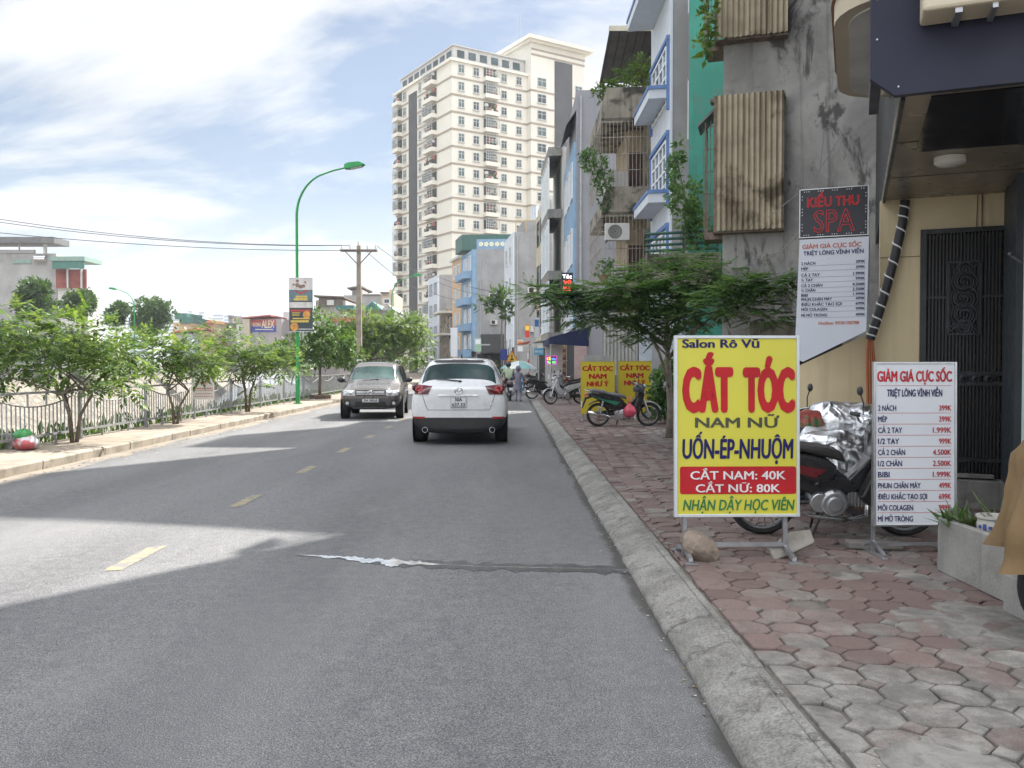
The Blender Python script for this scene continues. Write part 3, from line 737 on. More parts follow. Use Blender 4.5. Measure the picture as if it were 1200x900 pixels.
# ================================================================== buildings
def yline(px, X):
    lo, hi = 3.0, 400.0; k = (px - 597) / 1000
    for _ in range(60):
        m = (lo + hi) / 2
        if (X + bend(m)) - k * m > 0: lo = m
        else: hi = m
    return lo
HOUSES_DRESS = []
class House:
    """plot with facade along the street: u goes back into the plot, v runs along the street away from the camera, z up"""
    def __init__(s, name, label, x, y, skew, L, D, h, turn=0.0, cat='house', group=None):
        a, t = R(skew), R(turn)
        s.d = (math.cos(a), -math.sin(a)); s.e = (-math.sin(t), math.cos(t)); s.L, s.D, s.h = L, D, h
        s.t = T(name, label, cat, (x, y, 0), 0, group)
    def xf(s, u, v, z): return (u * s.d[0] + v * s.e[0], u * s.d[1] + v * s.e[1], z)
    def mb(s): return MB(s.xf)
    def box(s, name, mat, u0, u1, v0, v1, z0, z1, parent=None, bevel=0):
        return s.mb().box(u0, u1, v0, v1, z0, z1).build(name, mat, parent or s.t, bevel=bevel)
    def fwin(s, v0, v1, z0, z1, fm, gm, n=2, u=0.0, fw=.07, rows=1, name='window'):
        b = s.mb()
        b.box(u - .06, u + .02, v0, v0 + fw, z0, z1); b.box(u - .06, u + .02, v1 - fw, v1, z0, z1); b.box(u - .062, u + .02, v0 + fw, v1 - fw, z0, z0 + fw); b.box(u - .062, u + .02, v0 + fw, v1 - fw, z1 - fw, z1)
        for k in range(1, n): c = v0 + (v1 - v0) * k / n; b.box(u - .05, u + .02, c - fw / 2, c + fw / 2, z0 + fw, z1 - fw)
        for k in range(1, rows): c = z0 + (z1 - z0) * k / rows; b.box(u - .048, u + .02, v0 + fw, v1 - fw, c - fw / 2, c + fw / 2)
        w = b.build(name, fm, s.t)
        s.mb().box(u - .02, u + .01, v0 + .02, v1 - .02, z0 + .02, z1 - .02).build('pane', gm, w); return w
    def swin(s, u0, u1, z0, z1, fm, gm, n=2, v=0.0, fw=.06, rows=1, name='window'):
        b = s.mb()
        b.box(u0, u0 + fw, v - .06, v + .02, z0, z1); b.box(u1 - fw, u1, v - .06, v + .02, z0, z1); b.box(u0 + fw, u1 - fw, v - .062, v + .02, z0, z0 + fw); b.box(u0 + fw, u1 - fw, v - .062, v + .02, z1 - fw, z1)
        for k in range(1, n): c = u0 + (u1 - u0) * k / n; b.box(c - fw / 2, c + fw / 2, v - .05, v + .02, z0 + fw, z1 - fw)
        for k in range(1, rows): c = z0 + (z1 - z0) * k / rows; b.box(u0 + fw, u1 - fw, v - .048, v + .02, c - fw / 2, c + fw / 2)
        w = b.build(name, fm, s.t)
        s.mb().box(u0 + .02, u1 - .02, v - .02, v + .01, z0 + .02, z1 - .02).build('pane', gm, w); return w
def corrugated(xf, u0, u1, v, z0, z1, pitch, amp, axis='u', th=.012):
    """wavy metal sheet; ridges vertical"""
    b = MB(xf); n = max(4, int((u1 - u0) / pitch * 8)); f = []; 
    rows = 5
    vs = []
    for side in (0, 1):
        for j in range(rows + 1):
            z = z0 + (z1 - z0) * j / rows
            for i in range(n + 1):
                u = u0 + (u1 - u0) * i / n; w = v + amp * math.sin(2 * math.pi * (u - u0) / pitch) + side * th
                zz = z + (rnd.uniform(-.012, .012) if j in (0,) else 0)
                vs.append((u, w, zz) if axis == 'u' else (w, u, zz))
    m = n + 1; S = (rows + 1) * m
    for side in (0, 1):
        for j in range(rows):
            for i in range(n):
                q = side * S + j * m + i; f.append((q, q + 1, q + m + 1, q + m))
    return b.add(vs, f)

# --- materials of the street houses
M_dirtycon = pm('stained grey render', (.205, .20, .195), .92, 0, .2, 1.1, .4, 18, stains=((.075, .072, .07), .9, .52, .68), streak=((.06, .058, .055), .75))
def dirtycon2():
    m, nt, N, L, P = new_mat('weathered bare render')
    tc = N.new('ShaderNodeTexCoord'); v = tc.outputs['Object']
    c = mixc(N, L, mrange(N, L, noise(N, L, v, 1.0, 6, .6, .8), .3, .7), (.25, .245, .235), (.42, .41, .39))
    c = mixc(N, L, mrange(N, L, noise(N, L, stretch(N, L, v, (1.3, 1.3, .8)), 1.0, 9, .7, .7), .52, .60, 0, .85), c, (.06, .058, .056))
    c = mixc(N, L, mrange(N, L, noise(N, L, v, 3.2, 9, .7), .52, .68, 0, .6), c, (.17, .165, .155))
    c = mixc(N, L, mrange(N, L, noise(N, L, stretch(N, L, v, (4, 4, .25)), 1.0, 7, .65), .55, .72, 0, .7), c, (.06, .057, .054))
    c = mixc(N, L, mrange(N, L, noise(N, L, v, .8, 8, .6), .60, .70, 0, .5), c, (.33, .32, .295))
    L.new(c, P.inputs['Base Color']); P.inputs['Roughness'].default_value = .92
    b = N.new('ShaderNodeBump'); b.inputs['Strength'].default_value = .5; b.inputs['Distance'].default_value = .03
    L.new(noise(N, L, v, 7, 9, .65), b.inputs['Height']); L.new(b.outputs[0], P.inputs['Normal']); return m
M_bare = dirtycon2()
M_grey = pm('plain grey render', (.285, .285, .288), .9, 0, .12, .7, .25, 14, stains=((.22, .22, .222), .5, .5, .7), streak=((.18, .18, .18), .35))
M_grey2 = pm('bluish grey render', (.255, .26, .285), .9, 0, .08, .5, .2, 14, stains=((.21, .215, .235), .35, .48, .7), streak=((.16, .16, .17), .3))
M_yellow = pm('ochre yellow wall paint', (.66, .55, .35), .75, 0, .06, 1.2, .15, 20, stains=((.42, .33, .19), 1.4, .58, .76), streak=((.36, .28, .16), .35))
M_cream = pm('cream wall paint', (.50, .44, .33), .75, 0, .06, 1.5, .1, 20)
M_navy = pm('navy composite panel', (.012, .014, .034), .45, 0, .1, .8, spec=.35)
M_soffit = pm('brown glossy ceiling panel', (.22, .185, .145), .3, 0, .2, .9)
M_mint = pm('pale mint painted wall', (.50, .60, .56), .7, 0, .04, 2)
M_gate = pm('charcoal gate paint', (.028, .030, .034), .45, .2, .2, 5)
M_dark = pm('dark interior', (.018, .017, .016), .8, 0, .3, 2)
M_green = pm('faded green wall paint', (.055, .27, .21), .85, 0, .12, .9, .2, 16, stains=((.085, .21, .175), 1.6, .52, .64), streak=((.03, .15, .12), .5))
M_bluewhite = pm('pale blue white paint', (.58, .62, .68), .7, 0, .05, 2)
M_bluetrim = pm('blue trim paint', (.10, .19, .40), .6, 0, .1, 3)
M_blue = pm('sky blue wall paint', (.20, .32, .46), .75, 0, .08, 1.2, stains=((.12, .24, .38), 1, .55, .75))
M_corr = pm('stained fibre cement sheet', (.40, .345, .25), .85, 0, .16, 2.5, .3, 40, stains=((.11, .088, .058), 1.3, .50, .66), streak=((.15, .11, .065), .85))
M_oldplas = pm('old mossy plaster', (.27, .245, .20), .92, 0, .2, 1.6, .5, 14, stains=((.055, .052, .042), 1.5, .47, .62), streak=((.05, .045, .04), .7))
M_tan = pm('tan inner wall', (.36, .29, .20), .85, 0, .15, 1.2)
M_rust = pm('rusty iron bars', (.20, .15, .12), .75, .4, .3, 8)
M_zinc = pm('grey roofing sheet', (.16, .16, .165), .6, .4, .15, 2)
M_lite_roof = pm('cream roofing edge', (.55, .52, .42), .6, 0, .1, 3)
M_brick = pm('bare red brick', (.30, .13, .09), .9, 0, .25, 9)
M_offwhite = pm('off white paint', (.52, .51, .48), .7, 0, .06, 1.5, stains=((.36, .35, .33), 1.2, .55, .75))
M_orange_w = pm('pale orange paint', (.52, .36, .22), .75, 0, .08, 2)
M_signwhite = pm('white sign sheet', (.62, .64, .68), .45, 0, .03, 2)
M_navycloth = pm('navy awning cloth', (.015, .022, .075), .8, 0, .2, 2)

# ---------------------------------------------------------------- spa house (yellow wall, navy canopy)
class Frame(House):
    def __init__(s, t, d, e): s.t = t; s.d = d; s.e = e
def spa_house():
    ox, oy = 4.05, 9.35; a = R(22)
    t = T('spa_house', 'yellow walled house with a navy canopy, cream rounded balcony and dark metal gate', 'house', (ox, oy, 0))
    Hs = Frame(t, (math.cos(a), -math.sin(a)), (math.sin(a), math.cos(a)))
    gz = .12; sz = zat(236, 9.4)
    # yellow wall round the gate opening
    g0, g1, gt = .46, 1.18, zat(272, 9.0)
    b = Hs.mb()
    b.box(0, g0, 0, .22, gz, sz); b.box(g0, g1, 0, .22, gt, sz); b.box(g1, 1.34, 0, .22, gz, sz); b.box(1.34, 1.44, -.9, .22, gz, sz)
    w = b.build('wall', M_yellow, t)
    # sloping stair wall continuing to the left
    b = Hs.mb(); b.prism([(-1.0, gz), (0, gz), (0, zat(386, 9.45)), (-.16, zat(394, 9.5)), (-1.0, zat(437, 9.7))], .02, .2)
    b.build('stair_wall', M_yellow, t)
    b = Hs.mb(); b.box(0.002, g0 - .02, -.012, .0, zat(462, 9.3), zat(457, 9.3)); b.box(0.0, g0 - .02, -.006, 0, zat(302, 9.3), zat(301, 9.3)); b.build('wall_joint', pm('wall joint shadow gap', (.22, .17, .10), .9), t)
    # upper body and canopy
    b = Hs.mb(); b.box(.05, 7, -3.8, 6.0, sz + .16, 13.0); b.build('upper_floors', M_gate, t)
    b = Hs.mb(); b.box(1.75, 7, -1.9, 5.9, gz, sz - .002); b.build('ground_floor', M_gate, t)
    b = Hs.mb(); b.box(.02, 7, -4.0, .3, sz, sz + .08)
    so = b.build('soffit', M_soffit, t)
    b = Hs.mb()
    for w0 in (-2.6, -1.2): b.box(.03, 6, w0, w0 + .012, sz - .004, sz + .01)
    b.box(.022, .05, -3.9, .2, sz - .03, sz); b.build('panel_joint', M_gate, so)
    b = Hs.mb(); b.prism([(-.02, sz - .04), (6, sz - .04), (6, 6.5), (-.17, 6.5), (-.17, zat(96, 5.7))], -4.08, -4.02)
    fa = b.build('fascia', M_navy, t)
    b = Hs.mb(); b.box(-.165, -.10, -4.02, -3.2, zat(96, 5.7), 6.5); b.build('fascia_return', M_navy, t)
    b = Hs.mb()
    for (u, z) in ((-.13, 4.2), (-.13, 3.98), (-.13, 3.72), (.0, 3.40), (.9, 3.42)): b.lathe([(0, -.006), (.006, -.005), (.006, 0)], (u, -4.08, z), 8, 'y')
    b.build('screw', alu, fa)
    b = Hs.mb(); b.box(.12, 5, -4.36, -4.083, zat(19, 5.35), 4.6); b.build('ledge', M_cream, t, bevel=.02)
    b = Hs.mb(); b.box(.3, .34, -4.34, -4.10, zat(19, 5.35) - .03, zat(19, 5.35) - .001); b.box(.5, .53, -4.34, -4.10, zat(19, 5.35) - .03, zat(19, 5.35) - .001); b.build('bracket', steel, t)
    b = Hs.mb(); b.box(.21, 1.4, -3.85, -2.25, sz - .012, sz - .002); b.build('ceiling_reflection', pm('dark reflection', (.012, .012, .014), .15), t)  # dark reflection in the glossy ceiling, drawn as an added black sheet
    # round ceiling lamp (off)
    b = Hs.mb(); b.lathe([(0, sz - .075), (.10, sz - .07), (.125, sz - .05), (.125, sz - .003)], (.50, -1.92, 0), 24)
    b.build('ceiling_lamp', pm('white lamp cover', (.62, .6, .56), .4), t, smooth=True)
    # rounded cream balcony
    pts = []
    def arc(cx, cy, r, a0, a1, n=7): return [(cx + r * math.cos(R(a0 + (a1 - a0) * k / n)), cy + r * math.sin(R(a0 + (a1 - a0) * k / n))) for k in range(n + 1)]
    def ring(off): return arc(.06, -2.95, .48 + off, 180, 270) + [(.5, -3.45 - off), (.5, -.85 + off)] + arc(.06, -1.35, .48 + off, 90, 180)
    z0 = zat(60, 7.3)
    b = Hs.mb(); b.prism([(p[0], p[1]) for p in ring(0)], z0, 7.2, 'z'); bal = b.build('balcony', M_cream, t)
    br = pm('brown band paint', (.20, .10, .065), .6)
    for zz in (z0 + .16, z0 + .42):
        b = Hs.mb(); b.prism([(p[0], p[1]) for p in ring(.025)], zz, zz + .05, 'z'); b.build('band', br, bal)
    b = Hs.mb(); b.prism([(p[0], p[1]) for p in ring(-.11)], z0 - .012, z0 + .02, 'z'); b.build('underside', pm('grey underside paint', (.55, .54, .51), .8), bal)
    b = Hs.mb(); b.tube([(.0, -1.2, z0 + .01), (.0, -1.2, z0 - .07)], .03, 10); b.build('drain_pipe', M_cream, bal)
    # gate
    g = T('gate', None, None); g.parent = t
    b = Hs.mb()
    b.box(g0 - .06, g0, -.06, .05, gz, gt + .05); b.box(g1, g1 + .06, -.06, .05, gz, gt + .05); b.box(g0, g1, -.06, .05, gt, gt + .05)
    for z in (zat(452, 9.1), zat(440, 9.1), zat(540, 9.1)): b.box(g0, g1, -.045, .01, z, z + .045)
    b.build('gate_frame', M_gate, g)
    b = Hs.mb(); k = 0; u = g0 + .03
    while u < g1 - .01:
        b.box(u - .008, u + .008, -.03, -.012, gz + .02, gt); u += .033; k += 1
    b.box(g0, g1, -.035, -.008, zat(350, 9.1), zat(347, 9.1))
    b.build('bars', M_gate, g)
    b = Hs.mb(); cu = (g0 + g1) / 2; zc0, zc1 = zat(392, 9.1), zat(308, 9.1)
    for s_ in (-1, 1): b.box(cu + s_ * .15 - .01, cu + s_ * .15 + .01, -.055, -.03, zc0, zc1)
    for z in (zc0, zc1): b.box(cu - .15, cu + .15, -.055, -.03, z - .01, z + .01)
    def scroll(cz, r, ph, turns=1.6):
        P_ = []
        for i in range(26):
            q = i / 25; rr = r * (1 - .75 * q); an = ph + turns * 2 * math.pi * q; P_.append((cu + rr * math.cos(an), -.045, cz + rr * math.sin(an)))
        b.tube(P_, .011, 5)
    zm = (zc0 + zc1) / 2; hh = (zc1 - zc0) / 2
    for cz, r in ((zm, .13), (zm + hh * .45, .12), (zm - hh * .45, .12), (zm + hh * .8, .08), (zm - hh * .8, .08)):
        for ph in (0, math.pi): scroll(cz, r, ph)
        b.tube([(cu + r * math.cos(i * .393), -.045, cz + r * math.sin(i * .393)) for i in range(17)], .01, 5, cap=False)
    for s_ in (-1, 1):
        b.tube([(cu + s_ * .13, -.045, zc0 + .02), (cu, -.045, zc0 + hh * .45), (cu - s_ * .13, -.045, zc0 + hh * .2)], .01, 5); b.tube([(cu + s_ * .13, -.045, zc1 - .02), (cu, -.045, zc1 - hh * .45)], .01, 5)
    for i in range(5): b.lathe([(.02, -.055), (.045, -.05), (.045, -.04), (.02, -.035)], (g0 + .12 + i * .12, 0, zat(446, 9.1) + .02), 12, 'y', close=True)
    b.build('scroll_ornament', M_gate, g, smooth=True)
    b = Hs.mb(); b.box(g0, g1, .10, .14, gz, gt); b.build('inner_screen', pm('dim brown inner panel', (.075, .062, .05), .7), g)
    b = Hs.mb(); b.box(g0 + .1, g1 - .08, -.2, -.07, gz + .3, gz + .33); b.box(g0 - .2, g1 + .1, -.35, -.05, gz, gz + .28); b.build('step', concrete, t)
    # folded dark door leaf and mint pillar at the frame's edge
    b = Hs.mb(); b.box(1.17, 1.28, -1.0, -.12, gz, zat(186, 8.2)); b.box(1.15, 1.17, -1.0, -.94, gz, zat(186, 8.2)); b.build('folded_door', pm('slate blue steel', (.045, .055, .065), .5, .2), t)
    b = Hs.mb(); b.tube([(1.20, -1.0, zat(308, 8)), (1.10, -1.05, zat(300, 8)), (1.08, -1.08, zat(298, 8))], .016, 6); b.build('door_handle', alu, t)
    b = Hs.mb(); b.box(.955, 1.5, -2.75, -2.6, gz, zat(88, 7.0)); b.build('pillar', M_mint, t)
    # conduit with spiral light tape, orange cables below it
    P_ = [at(1060, 236, 9.27), at(1057, 262, 9.27), at(1047, 305, 9.28), at(1036, 345, 9.3), at(1026, 378, 9.3), at(1019, 398, 9.32)]
    P_ = [p - Vector((ox, oy, 0)) + Vector((-.02, -.06, 0)) for p in P_]
    b = MB(); b.tube(P_, .048, 14); co = b.build('conduit', pm('dark grey conduit', (.03, .032, .036), .5), t, smooth=True)
    b = MB(); cu_ = []
    for i in range(6 * 30):
        s_ = i / (6 * 30) * (len(P_) - 1); k = int(s_); f = s_ - k; c = P_[k].lerp(P_[min(k + 1, len(P_) - 1)], f)
        an = i / 16 * 2 * math.pi; c = c + Vector((math.cos(an) * .053, math.sin(an) * .053, 0)); 
        cu_.append(c)
    b.tube(cu_[8:], .0085, 5); b.build('light_tape', pm('white tape', (.85, .85, .84), .4), co)
    b = MB()
    for k in range(4):
        o = (k - 1.5) * .024
        q = [P_[-1] + Vector((o * .6, 0, 0)), at(1015 + k * 2, 425, 9.3) - Vector((ox, oy, .0)) + Vector((o * .4, -.05, 0)), at(1016 + k * 2, 470, 9.3) - Vector((ox, oy, 0)) + Vector((o * .4, -.05, 0)), at(1013 + k * 2, 560, 9.3) - Vector((ox, oy, 0)) + Vector((0, -.05, 0))]
        b.tube(q, .013, 6)
    b.build('orange_cable', pm('orange cable sheath', (.42, .13, .05), .55), t, smooth=True)
    b = Hs.mb(); b.tube([(.98, -.012, sz), (.98, -.012, gt + .06)], .006, 5); b.tube([(.94, -.012, sz), (.93, -.012, gt + .06)], .004, 5); b.build('rust_streak_pipe', M_rust, t)
    return t, Hs
SPA, SPAF = spa_house()

# ---------------------------------------------------------------- bare grey house with corrugated covers
yc = yline(846, 3.6)
h = House('concrete_house', 'bare stained grey concrete house with corrugated sheets over its side openings', 3.6, yc, 17, .6, 7, 13.6, turn=-17)
CH = h
h.box('wall', M_bare, 0, 7, 0, .6, .12, 13.6)
Yc = yc
for (za, zb, u1) in ((zat(273, Yc), zat(117, Yc), .98), (zat(51, Yc), zat(51, Yc) + 2.6, 1.02), ):
    o = corrugated(h.xf, -.10, u1, -.26, za, zb, .088, .026).build('corrugated_cover', M_corr, h.t, fix=False, smooth='all')
    b = h.mb(); b.box(-.14, -.10, -.25, .0, za - .02, zb); b.box(-.14, u1, -.22, .0, za - .03, za - .005); b.box(-.2, u1 + .02, -.22, 0, zb - .08, zb - .03); b.build('cover_frame', M_rust, h.t)
    # caged front balcony seen end on
    b = h.mb()
    b.box(-.30, 0, .0, .55, za - .10, za + .02)
    for k in range(3): b.box(-.30, -.285, .02 + k * .25, .035 + k * .25, za, zb - .35)
    for k in range(5): b.box(-.32, -.02, .10, .115, za + .3 + k * .38, za + .315 + k * .38)
    for u in (-.33, -.22, -.11): b.box(u, u + .012, .10, .112, za, zb - .3)
    b.build('balcony_cage', M_rust, h.t)
    b = h.mb(); b.prism([(-.42, zb - .42), (-.10, zb - .12), (-.10, zb - .07), (-.42, zb - .37)], .0, .6); b.build('canopy_sheet', M_zinc, h.t)
b = h.mb(); b.box(.55, 1.9, -.03, .2, .12, 2.05); b.build('shop_opening', M_dark, h.t)
b = h.mb(); b.box(.45, .55, -.06, .1, .12, 2.3); b.box(1.9, 2.0, -.06, .1, .12, 2.3); b.box(.45, 2.0, -.07, .1, 2.05, 2.3); b.build('opening_frame', M_oldplas, h.t)
b = MB()
o_ = Vector((3.6, yc, 0))
b.tube([at(966, 150, 13.5) - o_, at(958, 220, 13.5) - o_, at(935, 275, 13.5) - o_, at(915, 295, 13.5) - o_, at(897, 300, 13.6) - o_], .008, 5)
b.tube([at(985, 160, 13.4) - o_, at(950, 215, 13.4) - o_, at(900, 255, 13.6) - o_], .008, 5)
b.build('slack_wire', pm('grey wire', (.25, .25, .25), .6), h.t)

# ---------------------------------------------------------------- green sided house
yg = yline(806, 4.2)
h = House('green_house', 'tall narrow house with a faded green side wall behind the corrugated covers', 4.2, yg, 15, 3.2, 7, 14.3, turn=-15)
h.box('wall', M_green, 0, 7, 0, 3.2, .12, 14.3)
b = h.mb(); b.box(-.01, .0, .02, 3.18, .12, 13.4); b.build('front_render', M_grey, h.t)
b = h.mb(); b.box(-.9, .75, -.55, .9, 3.35, 3.47); b.box(-.9, .75, -.55, -.49, 3.47, 4.15); b.box(-.9, -.84, -.49, .9, 3.47, 4.15); b.build('balcony', M_oldplas, h.t)
b = h.mb()
for k in range(4): b.tube([(-.95, -.55, 4.22 + k * .13), (.7, -.56, 4.24 + k * .13)], .035, 7)
for u in (-.9, -.1, .65): b.box(u, u + .05, -.53, -.49, 4.15, 4.75)
b.build('rail', pm('dark green rail paint', (.03, .09, .07), .6), h.t)
h.fwin(.5, 1.5, 7, 8.4, white_paint, dark_glass); h.fwin(.5, 1.5, 10, 11.4, white_paint, dark_glass)

# ---------------------------------------------------------------- pale blue and white house
yb = yline(786, 4.6)
h = House('blue_white_house', 'tall pale blue and white house with blue edged balcony slabs and grey side wall', 4.6, yb, 12, 3.3, 7, 19)
HOUSES_DRESS.append((h, .5, [])); h.box('wall', M_grey, .02, 7, 0, 3.3, .12, 19)
h.box('facade', M_bluewhite, -.04, .02, -.02, 3.32, 3.2, 19)
for (za, zb_, out) in ((zat(251, yb + .5), zat(224, yb + .5), .62), (zat(144, yb + .5), zat(103, yb + .5), .62), (zat(34, yb + .5), zat(-20, yb + .5), .85)):
    b = h.mb(); b.box(-out, -.042, .2, 3.0, zb_ - .36, zb_ - .1); sl = b.build('balcony_slab', M_bluewhite, h.t)
    b = h.mb(); b.box(-out - .03, -.04, .16, 3.04, zb_ - .1, zb_); b.build('blue_edge', M_bluetrim, sl)
    b = h.mb(); b.box(-.12, -.04, .12, .2, za - 2.4, za - .4); b.box(-.12, -.04, 3.0, 3.08, za - 2.4, za - .4); b.box(-.13, -.04, .1, 3.1, za - .42, za - .30); b.build('window_trim', M_bluetrim, h.t)
    h.fwin(.4, 2.9, za - 2.2, za - .5, white_paint, blue_glass, 4, -.04, .07, 4)
b = h.mb(); b.box(-.05, .6, -.05, .0, .12, 2.9); b.build('pillar_board', pm('pale blue board', (.50, .56, .62), .6), h.t)
b = h.mb()
for k in range(24): b.box(.62, 2.2, -.05 - .012 * (k % 2), 0, 1.15 + k * .075, 1.22 + k * .075)
b.build('roller_shutter', pm('grey shutter', (.33, .33, .32), .6, .2), h.t)
b = h.mb(); b.box(.66, 2.2, -.03, 0, .12, 1.15); b.build('doorway', M_dark, h.t)
# potted greenery and tank on the balcony of the neighbour
def plant(name, label, loc, blobs, style, lm, cat='plant', stem=None, group=None, sr=.012):
    t = T(name, label, cat, loc, 0, group)
    if stem:
        b = MB()
        for s_ in stem: b.tube(s_, sr, 6)
        b.build('stem', bark, t)
    b = MB()
    for c, r, n in blobs: fill_blob(b, c, r, n, style)
    b.build('foliage', lm, t, fix=False); return t
SH = dict(kind='clump', n=7, spread=.16, ll=.13, lw=.035, flat=.4, up=.1)
p = at(803, 232, 19.4)
plant('balcony_bush', 'loose green bush spilling over the balcony between green wall and corrugated cover', (p.x, p.y, p.z), [((0, 0, 0), (.4, .4, .45), 70), ((.15, 0, -.45), (.4, .4, .3), 50), ((-.25, 0, .6), (.16, .2, .45), 26), ((-.15, 0, 1.1), (.1, .1, .3), 8), ((.3, 0, -.8), (.3, .3, .3), 30)], SH, lf_mid, stem=[[(0, 0, -1.2), (0, 0, 0), (-.2, 0, .9)], [(.2, 0, -1.2), (.25, 0, -.2)]])
p = at(830, 12, 14.0)
plant('wall_creeper', 'thin green creeper hanging beside the upper corrugated cover', (p.x, p.y, p.z), [((0, 0, 0), (.08, .1, .4), 16), ((-.04, 0, -.5), (.07, .1, .25), 8)], SH, lf_left, stem=[[(0, .05, .6), (0, 0, -.6)]])

# ---------------------------------------------------------------- old house with caged loggias
yo = yline(704, 3.05)
h = House('old_house', 'old mossy plaster house with rust caged balconies and a roof garden', 3.05, yo, 6, 4.2, 8, zat(103, yo))
OH = h
zP = [(zat(103, yo), zat(142, yo)), (zat(219, yo), zat(252, yo)), (zat(331, yo), zat(352, yo))]
b = h.mb(); b.box(1.0, 8, .95, 4.2, .12, zP[0][0] - .05); b.build('inner_wall', M_tan, h.t)
b = h.mb(); b.box(1.55, 8, 0, .95, .12, zP[0][0] - .02); b.build('wall', M_oldplas, h.t)
h.box('shadow_block', M_grey, 2.25, 8, 3.5, 6.2, .12, 19.2)  # unseen block added to throw a long shadow across the road
for k, (za, zb_) in enumerate(zP):
    b = h.mb(); b.prism([(.0, 0.0), (.0, 4.2), (1.6, 4.2), (1.6, 0)], zb_ - .06, zb_ + .10, 'z')
    b.prism([(.02, zb_), (1.56, zb_), (1.56, za), (.18, za), (.02, za - .55)], .0, .14); b.box(.02, .16, .14, 4.2, zb_, za - .5)
    b.build('parapet', M_oldplas, h.t)
for (za, zb_) in ((zP[0][1], zP[1][0]), (zP[1][1], zP[2][0])):
    b = h.mb(); n = 13
    for k in range(n): u = .03 + k * 1.5 / (n - 1); b.box(u - .008, u + .008, -.02, -.004, zb_, za)
    for k in range(12): v = .1 + k * .34; b.box(-.02, -.004, v - .008, v + .008, zb_ - .1, za)
    for q in (.25, .5, .75): z = zb_ + (za - zb_) * q; b.box(.0, 1.56, -.024, -.012, z - .012, z + .012); b.box(-.024, -.012, 0, 4.1, z - .012, z + .012)
    b.build('cage', pm('pale rusty cage bars', (.34, .31, .27), .7, .3, .2, 8, stains=((.18, .09, .05), 4, .5, .7)), h.t)
    b = h.mb(); b.box(1.02, 1.5, .93, .952, zb_ - .1, zb_ + 1.35); b.build('door', pm('dark red brown door', (.055, .022, .02), .6), h.t)
    b = h.mb(); b.box(.2, .95, .5, .98, zb_ - .3, zb_ + .6); b.build('clutter', M_offwhite, h.t)
o = corrugated(OH.xf, .05, 1.2, -.12, 1.25, 3.3, .12, .02).build('corrugated_fence', pm('grey white corrugated sheet', (.36, .36, .34), .7, 0, .12, 2, stains=((.20, .18, .15), 1.5, .5, .7)), OH.t, fix=False, smooth='all')
OH.box('low_wall', M_oldplas, .05, 1.2, -.2, -.06, .12, 1.25); OH.box('pale_board', pm('pale blue board', (.50, .56, .62), .6), 1.24, 1.85, -.3, -.1, .12, 3.3); OH.box('dark_gap', M_dark, 1.2, 1.24, -.06, .9, .12, 3.3)
def ac_unit(name, label, loc, rz=0, s=1.0):
    t = T(name, label, 'air conditioner', loc, rz)
    MB().box(-.4 * s, .4 * s, -.13, .13, 0, .56 * s).build('casing', M_offwhite, t, bevel=.015)
    b = MB(); b.lathe([(.0, -.145), (.21 * s, -.145), (.23 * s, -.132)], (-.08 * s, 0, .28 * s), 20, 'y'); b.build('fan_grille', pm('dark fan grille', (.06, .06, .06), .6), t)
    b = MB()
    for k in range(7): b.lathe([(.03 + .028 * k, -.150), (.036 + .028 * k, -.152), (.036 + .028 * k, -.146)], (-.08 * s, 0, .28 * s), 20, 'y')
    b.build('grille_rings', M_offwhite, t)
    b = MB(); b.box(-.36, -.32, -.12, .3, -.05, -.004); b.box(.32, .36, -.12, .3, -.05, -.004); b.build('bracket', M_rust, t); return t
p = at(723, 282, yo - .2); ac_unit('air_conditioner', 'white air conditioner box under the lower parapet of the old caged house', (p.x, p.y, p.z))
p = at(720, 100, yo + .5)
plant('roof_garden_bush', 'sunlit yellow green bush growing on the old caged house roof', (p.x + .5, p.y + .6, p.z), [((.0, 0, .35), (.7, .5, .5), 90), ((.5, 0, .75), (.6, .5, .5), 80), ((-.6, 0, .05), (.5, .4, .3), 40), ((-.9, 0, -.05), (.3, .3, .25), 20)], SH, lf_left, stem=[[(0, 0, -.3), (.1, 0, .4)], [(.4, 0, -.3), (.5, 0, .8)]])
p = at(697, 192, yo - .1)
plant('cage_plant', 'green pot plant bursting out of the upper rusty cage of the old house', (p.x, p.y, p.z), [((0, 0, 0), (.42, .3, .4), 50), ((.25, 0, -.5), (.35, .3, .4), 40), ((-.25, 0, .25), (.3, .25, .2), 20), ((.3, 0, -1.1), (.2, .2, .4), 16)], SH, lf_mid, stem=[[(.5, .2, -.9), (.1, 0, -.1), (-.2, 0, .2)]])
def potted(name, label, loc, s, lm, n=24):
    t = T(name, label, 'pot plant', loc)
    b = MB(); b.lathe([(.0, 0), (.10 * s, 0), (.15 * s, .2 * s), (.165 * s, .2 * s), (.165 * s, .24 * s), (.14 * s, .24 * s), (.13 * s, .2 * s), (0, .2 * s)], n=16); b.build('pot', pm('terracotta', (.22, .12, .08), .85), t, smooth=True)
    b = MB(); fill_blob(b, (0, 0, .45 * s), (.3 * s, .3 * s, .28 * s), n, SH); b.build('foliage', lm, t, fix=False); return t
p = at(708, 331, yo - .35); MB().box(-.25, .45, -.15, .3, -.06, -.004).build('shelf', M_rust, OH.t).location = (p.x - 3.05, p.y - yo, p.z)
potted('pot_plant', 'terracotta pot plant on the iron shelf of the old caged house', (p.x, p.y, p.z), 1.0, lf_mid)
